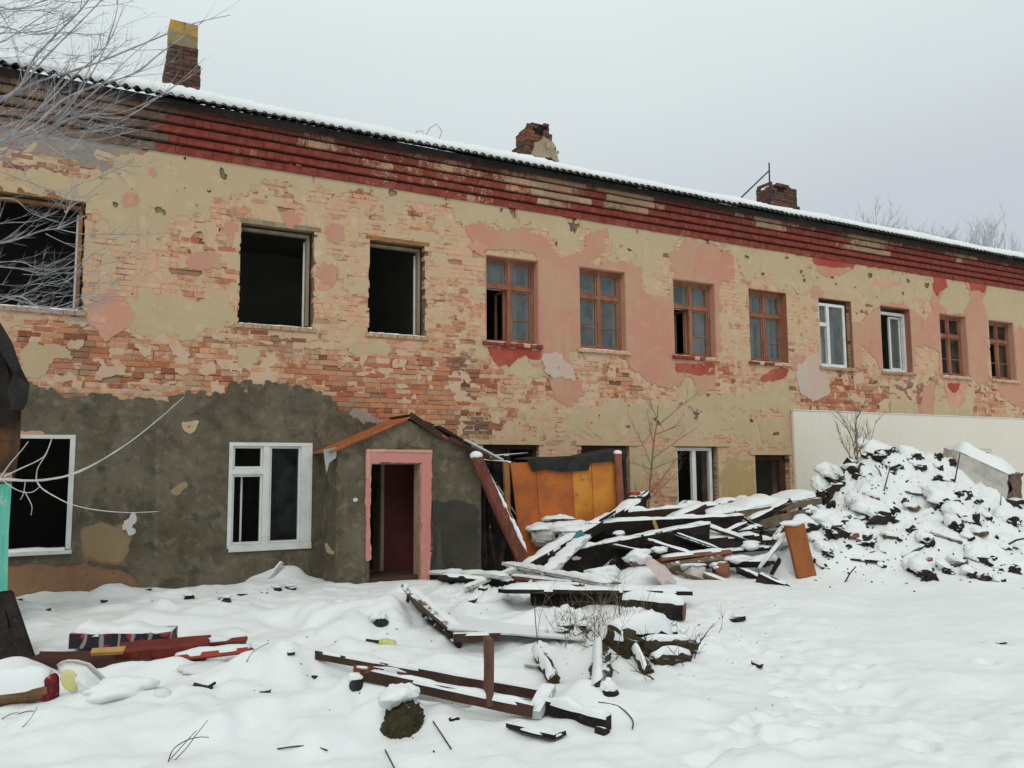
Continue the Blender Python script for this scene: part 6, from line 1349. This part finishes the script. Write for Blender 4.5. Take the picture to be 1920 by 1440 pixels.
for (u0, v0, u1, v1, w, mt, lb) in ((1700, 925, 1752, 935, .09, GREYWOOD, 'short grey lath in the upper middle of the rubble heap'), (1610, 975, 1660, 962, .10, CHAR, 'black lath on the left middle of the rubble heap'), (1745, 1000, 1800, 1020, .08, GREYWOOD, 'grey lath slanting in the middle right of the rubble heap'), (1600, 1050, 1650, 1058, .08, CHAR, 'black lath near the foot of the rubble heap'), (1830, 1040, 1890, 1052, .09, GREYWOOD, 'grey lath low on the right of the rubble heap'), (1690, 1045, 1725, 1030, .07, CHAR, 'short black lath low in the middle of the rubble heap')):
    plank('lath', T(u0, v0) + np.array([0, 0, .01]), T(u1, v1) + np.array([0, 0, .04]), w, .03, mt, lb, 'lath', 'laths in the rubble heap', roll=rng.uniform(-.5, .5), snow=.035, jag=.05)
for i, (u, v_) in enumerate(((1640, 935), (1716, 955), (1775, 965), (1675, 1010), (1735, 1052), (1840, 1005), (1598, 1010), (1800, 1060))):
    chunk('brick', T(u, v_) + np.array([0, .02, .02]), (.25, .12, .07), CONCB if i % 2 else REDW, ('reddish brick on the upper left of the heap', 'brown brick right of the large black wedge', 'reddish brick under the concrete block side of the heap', 'brown brick right of the dark slanting block', 'reddish brick above the triangular black stone', 'brown brick right of the pointed black stone', 'reddish brick beside the big brown-black block', 'brown brick at the lower right of the heap')[i], 'brick', 'bricks in the rubble heap', rot=(rng.uniform(-.4, .4), rng.uniform(-.4, .4), rng.random() * 3), k=2, rough=.08, blocky=.3, snow=.04, back=.3, tilt=.3)
# concrete block on the heap
cbk = thing('concrete_block', A(1850, 890, 15.2), 'big tilted grey concrete block with a thick snow cap on the right of the heap', 'concrete block')
fl = [PD(1797, 846, 15.0), PD(1889, 888, 14.6), PD(1887, 945, 14.6), PD(1785, 905, 15.0)]
dv = np.array([.50, .62, .10]); dv2 = np.array([.95, .30, .02])
V = fl + [fl[0] + dv, fl[1] + dv2 * .9, fl[2] + dv2 * .9, fl[3] + dv]
bm = bmesh.new(); vs_ = [bm.verts.new(x) for x in V]
for f_ in ((0, 3, 2, 1), (4, 5, 6, 7), (0, 1, 5, 4), (3, 7, 6, 2), (0, 4, 7, 3), (1, 2, 6, 5)): bm.faces.new([vs_[i] for i in f_])
bmesh.ops.subdivide_edges(bm, edges=bm.edges[:], cuts=5, use_grid_fill=True)
for v_ in bm.verts: v_.co += Vector((nr.randn(3) * .010).tolist())
bm.verts.index_update(); Vb = [v_.co[:] for v_ in bm.verts]; Fb = [[q.index for q in f_.verts] for f_ in bm.faces]
fc = [f_.calc_center_median() for f_ in bm.faces]; bm.free()
obj('block', Vb, Fb, CONC, cbk)
n_ = np.cross(fl[2] - fl[1], dv2); n_ /= np.linalg.norm(n_); n_ = n_ if n_[1] < 0 else -n_
V = []; m = 6
for i in range(m + 1):
    for j in range(m + 1):
        V.append(fl[1] + (fl[2] - fl[1]) * (.02 + .98 * i / m) + dv2 * .9 * (.02 + .95 * j / m) + n_ * (.012 + .03 * abs(nr.randn())))
F = [(i * (m + 1) + j, i * (m + 1) + j + 1, (i + 1) * (m + 1) + j + 1, (i + 1) * (m + 1) + j) for i in range(m) for j in range(m)]
obj('broken_face', V, F, CONCB, cbk)
V = []; F = []; m = 16; tl, tr, br_, bl = V_ = [fl[0], fl[1], fl[1] + dv2 * .9, fl[0] + dv]
for i in range(m + 1):
    for j in range(11):
        f_, g = i / m, j / 10; p = (tl * (1 - f_) + tr * f_) * (1 - g) + (bl * (1 - f_) + br_ * f_) * g
        e = min(1, 2.6 * min(f_, 1 - f_) ** .6 * 1) * min(1, 2.2 * min(g, 1 - g) ** .5 if 0 < g < 1 else 0); out = (.5 - g) * -.06
        V.append(p + np.array([0, out, .0]) + np.array([0, 0, -.015 + .20 * e * (1 + .5 * float(fbm(p[0], p[1], .4, 6, 2)))]))
for i in range(m):
    for j in range(10): F.append((i * 11 + j, (i + 1) * 11 + j, (i + 1) * 11 + j + 1, i * 11 + j + 1))
obj('snow_cap', V, F, SNOW, cbk, smooth=True)
chunk('rubble_chunk', T(1905, 945), (.5, .4, .22), CLOD, 'dark soil beneath the right end of the concrete block', 'rubble', GR, snow=0, rough=.4, k=2)
# brushwood on the left top of the heap
br = thing('brushwood', T(1590, 880), 'bare brushwood sticking up from the left top of the rubble heap', 'brushwood')
for (u, v_, dx, dz, L, r) in ((1608, 868, -.12, 1, 1.0, .022), (1606, 862, -.3, 1, .9, .012), (1580, 866, -.9, .8, .55, .024), (1570, 862, -1.2, .6, .75, .010), (1556, 910, -.8, .75, .5, .018), (1625, 850, .3, 1, .7, .012), (1640, 845, .55, .9, .55, .009), (1600, 860, -.6, 1, .75, .01), (1595, 870, .1, 1, .75, .009), (1615, 856, .15, 1, .8, .01), (1565, 890, -1, .45, .6, .009), (1550, 925, -.3, 1, .3, .01), (1540, 930, -.8, .7, .3, .009), (1575, 905, -1, .3, .45, .012), (1590, 895, -.9, .4, .4, .012), (1630, 848, .1, 1, .6, .008), (1560, 925, .3, 1, .3, .01), (1528, 935, -.2, 1, .25, .008)):
    b = MB(); twigs(b, T(u, v_) - np.array([0, 0, .05]), (dx, rng.uniform(-.3, .3), dz), L, r, 2, .5, .1, 5, .10, (2, 5)); b.obj('branch', TWIG, br)
for i in range(14):
    u = rng.uniform(1530, 1620); v_ = 925 - (u - 1530) * .7 + rng.uniform(-8, 25)
    chunk('rubble_chunk', T(u, v_), (rng.uniform(.12, .3), .16, .14), CLOD, 'dark scrap among the brushwood, ' + ('upper', 'middle', 'lower')[int(min(2, max(0, (v_ - 865) / 30)))] + ' ' + ('outer', 'middle', 'inner')[int(min(2, (u - 1530) / 30))] + ' left slope of the heap', 'rubble', GR, rot=(rng.random(), rng.random(), rng.random() * 3), snow=.05 if i % 2 else 0, rough=.5, k=1)

# ================================================================== PLANTS
sp_ = thing('sapling', P(1216, 985, -.5), 'leafless thin sapling growing against the wall left of the white ground-floor window', 'sapling')
def lim(b, pts, r0, r1, Y=None, kids=0, kr=.4, kl=.3, sides=6):
    p = smooth_path(pts, 5); n = len(p); b.tube(p, [(r0 + (r1 - r0) * i / (n - 1)) * rng.uniform(.84, 1.2) for i in range(n)], sides)
    for _ in range(kids):
        i = rng.randint(n // 4, n - 2); d = p[i + 1] - p[i]; q = nr.randn(3) * .5; q[2] = abs(q[2]) * .5
        d = d / np.linalg.norm(d) + q; twigs(b, p[i], d, kl * rng.uniform(.5, 1.3), (r0 + (r1 - r0) * i / n) * kr, 1, .6, .1, 4, .12, (1, 3))
f_ = lambda pts, Y=-.5: [P(u, v_, Y) for u, v_ in pts]
b = MB(); lim(b, f_([(1214, 985), (1217, 930), (1222, 875), (1226, 830), (1232, 790), (1234, 760)]), .022, .008, sides=7); b.obj('trunk', TWIG, sp_)
b = MB()
for pts in ([(1222, 875), (1208, 840), (1190, 805), (1175, 775)], [(1226, 835), (1218, 800), (1213, 765)], [(1218, 925), (1240, 900), (1262, 868), (1280, 845)], [(1217, 938), (1250, 905), (1275, 880)], [(1220, 880), (1198, 872), (1182, 868)], [(1230, 800), (1255, 780), (1285, 755), (1300, 745)], [(1224, 860), (1265, 830), (1310, 800)], [(1215, 960), (1200, 935), (1190, 915)], [(1232, 785), (1222, 762), (1216, 742)], [(1228, 815), (1275, 790), (1290, 730)], [(1222, 880), (1250, 868), (1268, 862)]):
    lim(b, f_(pts, -.5 + rng.uniform(-.15, .15)), .009, .003, kids=5, kr=.6, kl=.28, sides=4)
b.obj('crown', TWIG, sp_)

# the frosted tree just out of frame on the left, its limbs reaching in
TT = 7.2
tr_ = PD(-330, 1200, TT); tr_[2] = H1(tr_[0], tr_[1]) - .05
tree = thing('frosted_tree', tr_, 'bare frosted tree whose pale twigs reach in from the left', 'tree')
pd = lambda pts, t0=TT, dt=0.0: [PD(u, v_, t0 + dt * i) for i, (u, v_) in enumerate(pts)]
b = MB(); lim(b, [tr_ + np.array([0, 0, -.1])] + pd([(-330, 950), (-310, 650), (-290, 400), (-270, 200), (-280, -100), (-300, -500)]), .13, .05, sides=10); b.obj('trunk', FROST, tree)
limbs = [([(-300, 420), (-80, 225), (30, 172), (80, 150), (170, 122), (290, 73), (360, 45), (432, 28)], .030, .004, 9),
 ([(-20, 200), (35, 165), (62, 112), (110, 60), (160, 8), (200, -60)], .020, .008, 5), ([(0, 188), (40, 160), (85, 108), (150, 42), (205, -15)], .016, .006, 5),
 ([(-290, 430), (-60, 270), (60, 215), (130, 150), (200, 85), (232, 10)], .022, .003, 7), ([(-300, 480), (-40, 290), (60, 238), (130, 180), (250, 138), (300, 100), (384, 38)], .024, .003, 8),
 ([(20, 262), (90, 240), (160, 215), (222, 212), (290, 185), (340, 150), (385, 108)], .013, .003, 5), ([(-40, 310), (70, 250), (150, 218), (230, 220), (300, 180), (380, 128)], .013, .003, 5),
 ([(-100, 340), (30, 245), (105, 165), (150, 100)], .014, .003, 6), ([(60, 250), (110, 225), (180, 125), (213, 45), (222, -5)], .012, .004, 6), ([(20, 300), (100, 235), (185, 165), (240, 110), (300, 60)], .013, .003, 6),
 ([(-300, 560), (-60, 470), (20, 452), (80, 432), (112, 427), (165, 402)], .022, .006, 7), ([(105, 428), (150, 438), (210, 440), (320, 438)], .009, .003, 4), ([(85, 438), (120, 455), (160, 472)], .007, .003, 3), ([(108, 430), (122, 405), (130, 385), (145, 360)], .008, .003, 5),
 ([(-290, 600), (-60, 508), (20, 502), (90, 512), (150, 480)], .014, .003, 8), ([(-200, 560), (-60, 545), (20, 560), (70, 572), (140, 578), (220, 562)], .016, .003, 10), ([(-250, 620), (-60, 580), (30, 555), (80, 578), (150, 560), (240, 515)], .014, .003, 9), ([(-60, 500), (30, 490), (80, 505), (150, 500)], .010, .003, 8), ([(-60, 590), (30, 580), (90, 585), (160, 582)], .012, .003, 8), ([(-60, 430), (10, 418), (60, 415), (110, 396)], .010, .003, 7),
 ([(-250, 380), (-60, 305), (0, 322), (45, 338), (110, 362), (165, 372)], .012, .003, 6), ([(-60, 235), (20, 310), (85, 362), (110, 385)], .008, .003, 4), ([(110, 385), (140, 350), (180, 335), (235, 310)], .006, .003, 3), ([(120, 398), (150, 375), (200, 335)], .006, .003, 3), ([(-60, 380), (20, 372), (60, 400), (120, 420)], .008, .003, 5),
 ([(-280, 200), (-100, 55), (0, 50), (60, 65), (120, 60), (165, 68)], .016, .003, 8), ([(-200, 40), (-50, -20), (10, 40), (25, 80), (35, 122)], .010, .003, 6), ([(-280, 120), (-80, 40), (0, 20), (60, 10), (120, -20)], .016, .003, 8), ([(-250, 60), (-60, 60), (0, 62), (90, 55), (150, 20), (170, -10)], .012, .003, 7), ([(-100, 110), (0, 80), (80, 30), (150, -10)], .012, .003, 7), ([(-150, 0), (-20, 10), (40, 20), (110, 15)], .01, .003, 7),
 ([(60, 240), (120, 290), (170, 240), (230, 240)], .008, .003, 4), ([(100, 240), (160, 280), (240, 310), (265, 312)], .008, .003, 3), ([(-60, 300), (30, 280), (110, 235), (190, 180), (260, 130)], .012, .003, 6), ([(-60, 350), (40, 270), (120, 250), (200, 240), (280, 195)], .012, .003, 6), ([(0, 270), (80, 235), (140, 180), (175, 110), (190, 60)], .010, .003, 6), ([(30, 270), (100, 260), (180, 262), (250, 245)], .009, .003, 5), ([(-40, 290), (60, 220), (100, 170), (130, 120)], .010, .003, 6)]
b = MB(); lower = MB()
for i, (pts, r0, r1, kd) in enumerate(limbs):
    q = pd(pts, TT + rng.uniform(-.5, .5), rng.uniform(-.06, .10))
    lim(b, q, r0 * .58, r1 * .72, kids=kd + 3, kr=.5, kl=.34, sides=5)
for i in range(95):     # fine frosted spray in the thick of the limbs
    u, v_ = rng.uniform(-40, 190), rng.choice([rng.uniform(190, 300), rng.uniform(190, 300), rng.uniform(480, 590), rng.uniform(0, 120)])
    twigs(b, PD(u, v_, TT + rng.uniform(-.5, .5)), (1.0, rng.uniform(-.6, .6), rng.uniform(-.2, .9)), rng.uniform(.25, .55), .0036, 2, .5, .1, 4, .14, (2, 4))
b.obj('crown', FROST, tree)
FROSTW = mat_rough('white_frosted_bark', (0.42, 0.40, 0.38), (0.52, 0.50, 0.49), (0.25, 0.22, 0.2), 9, 60, 0.95, 0.4, 0.004)
for (pts, r0, r1, kd) in (([(-330, 950), (-150, 930), (-60, 912), (0, 899), (45, 901), (90, 899), (150, 884), (230, 838), (290, 792), (345, 744)], .020, .003, 0), ([(60, 901), (120, 893), (180, 868), (200, 858)], .007, .003, 0), ([(0, 896), (20, 868), (40, 845), (53, 828)], .007, .004, 0), ([(8, 893), (40, 878), (70, 864), (86, 851), (98, 820)], .008, .004, 0), ([(68, 900), (70, 880), (80, 862), (88, 850)], .006, .003, 0), ([(67, 898), (78, 915), (105, 932), (135, 946), (180, 956), (240, 961), (298, 959)], .008, .003, 0), ([(0, 897), (25, 915), (45, 923), (62, 922), (76, 911)], .006, .003, 0), ([(45, 920), (54, 936), (60, 950), (58, 966)], .005, .003, 0), ([(48, 900), (44, 925), (38, 937)], .005, .003, 0)):
    lim(lower, pd(pts, TT - .9, .0), r0 * .72, r1 * .8, kids=kd, sides=6)
lower.obj('lower_branch', FROSTW, tree)

# trees beyond the roof
def far_tree(u, v_top, t, spread, lb, ref=None):
    p = PD(u, 880, t); h = PD(u, v_top, t)[2]; p[2] = 0
    root = thing('distant_tree', p, lb, 'tree', 'trees rising behind the far end of the roof')
    b = MB(); b.tube([p, p + np.array([.1, 0, h * .5]), p + np.array([0, 0, h * .97])], [.16, .10, .02], 6); b.obj('trunk', FROSTD, root)
    b = MB()
    for k in range(46):
        z = h * rng.uniform(.45, .95); a = rng.uniform(0, 6.28); L = spread * (1.25 - z / h) * rng.uniform(.7, 1.3) + .5
        twigs(b, p + np.array([0, 0, z]), (math.cos(a), math.sin(a), rng.uniform(.7, 1.6)), L, .036, 2, .5, .15, 3, .10, (3, 6))
    b.obj('crown', FROSTD, root)
for (u, vt, t, s, lb) in ((1640, 412, 52, 2.6, 'small faint frosted tree, first from the left behind the far roof'), (1712, 415, 54, 2.6, 'small pale frosted tree just right of the tall one nearest the chimney'), (1862, 420, 55, 2.6, 'faint pale frosted tree squeezed beside the broad one at the end'), (1668, 400, 46, 3.2, 'pale frosted tree nearest to the third chimney'), (1742, 425, 50, 2.6, 'thin pale frosted tree, second behind the far roof'), (1792, 425, 52, 2.8, 'thin forked pale tree in the middle of the row behind the roof'), (1838, 428, 50, 2.8, 'thin pale frosted tree left of the broad one at the end'), (1888, 412, 44, 3.4, 'broad frosted tree at the far right above the roof')): far_tree(u, vt, t, s, lb)

# ================================================================== THE HUT at the left edge
hut = thing('old_hut', PD(-40, 1000, 8.6), 'corner of an old dark hut with a felted roof edge and a turquoise board', 'hut')
h0 = 8.6; dp = np.array([-.35, 1.5, 0]); 
def face_prism(name, pts, mat, dvec):
    f = [np.asarray(q) for q in pts]; n = len(f); V = f + [q + dvec for q in f]
    F = [list(range(n)), list(range(2 * n - 1, n - 1, -1))] + [[(i + 1) % n, i, i + n, (i + 1) % n + n] for i in range(n)]
    return obj(name, V, F, mat, hut)
pp = lambda pts, t: [PD(u, v_, t) for u, v_ in pts]
face_prism('roof', pp([(-60, 560), (0, 604), (22, 640), (40, 690), (56, 722), (50, 738), (36, 742), (28, 700), (0, 655), (-60, 620)], h0 - .15), FELT, np.array([-.1, .9, .0]))
face_prism('roof_felt', pp([(30, 700), (56, 722), (52, 752), (44, 768), (28, 768), (20, 730)], h0 - .2), FELT, np.array([-.1, .5, .0]))
ROT = mat_rough('rotten_brown_wall', (.060, .035, .022), (.12, .055, .028), (.035, .024, .018), 5, 24, .95, .7, .012)
face_prism('wall', pp([(-60, 620), (0, 648), (30, 700), (40, 760), (38, 830), (28, 895), (0, 905), (-60, 905)], h0), ROT, np.array([-.2, .6, 0]))
face_prism('gable_board', pp([(-60, 640), (2, 655), (30, 740), (34, 790), (4, 800), (-60, 800)], h0 - .06), CHAR, np.array([0, .04, 0]))
o = face_prism('turquoise_board', pp([(-8, 908), (22, 906), (16, 1000), (13, 1140), (-12, 1140)], h0 - .1), TURQ, np.array([.0, .04, 0]))
face_prism('turquoise_board', pp([(-60, 910), (-10, 908), (-14, 1140), (-60, 1140)], h0 - .1), TURQ, np.array([.0, .04, 0]))
face_prism('board_end', pp([(-40, 888), (22, 886), (23, 904), (-40, 906)], h0 - .12), mat_rough('reddish_board_end', (.34, .17, .13), (.26, .12, .09), None, 6, 30, .9), np.array([0, .06, 0]))
face_prism('back_wall', pp([(-80, 905), (-8, 905), (-8, 1140), (-80, 1140)], h0 + .1), ROT, np.array([-.2, .5, 0]))

# grit and crumbs too small to count
def crumbs(name, spots, n, smin, smax, mat, lb):
    b = MB()
    for _ in range(n):
        u, v_, su, sv = rng.choice(spots); p = T(u + rng.gauss(0, su), v_ + rng.gauss(0, sv)); 
        if p[1] > -.1: continue
        sc = rng.uniform(smin, smax); v, f = ico(1); M_ = rotm(rng.random() * 3, rng.random() * 3, rng.random() * 3)
        b.add((v * (1 + .5 * (nr.rand(len(v), 1) - .5)) * np.array([sc, sc * rng.uniform(.3, .8), sc * .5])) @ M_.T + p, f)
    tag(b.obj(name, mat), lb, 'debris', kind='stuff')
crumbs('debris_crumbs', [(1700, 980, 90, 60), (1800, 1000, 80, 50), (1600, 990, 50, 45), (1660, 900, 45, 30), (1580, 930, 30, 25), (1700, 1070, 110, 18), (1860, 1060, 50, 20)], 420, .008, .035, CLOD, 'fine dark crumbs of rubble strewn over the snowy heap')
crumbs('soil_crumbs', [(1150, 1220, 70, 35), (1240, 1240, 40, 22), (1050, 1240, 40, 30), (760, 1380, 30, 25), (900, 1120, 80, 25), (1300, 1110, 90, 30), (1350, 1180, 60, 30), (860, 1190, 50, 25), (560, 1240, 60, 25), (450, 1115, 140, 12), (700, 1290, 120, 50), (1440, 1260, 60, 60)], 300, .004, .014, CLOD, 'fine crumbs of soil and wood scattered on the snow')
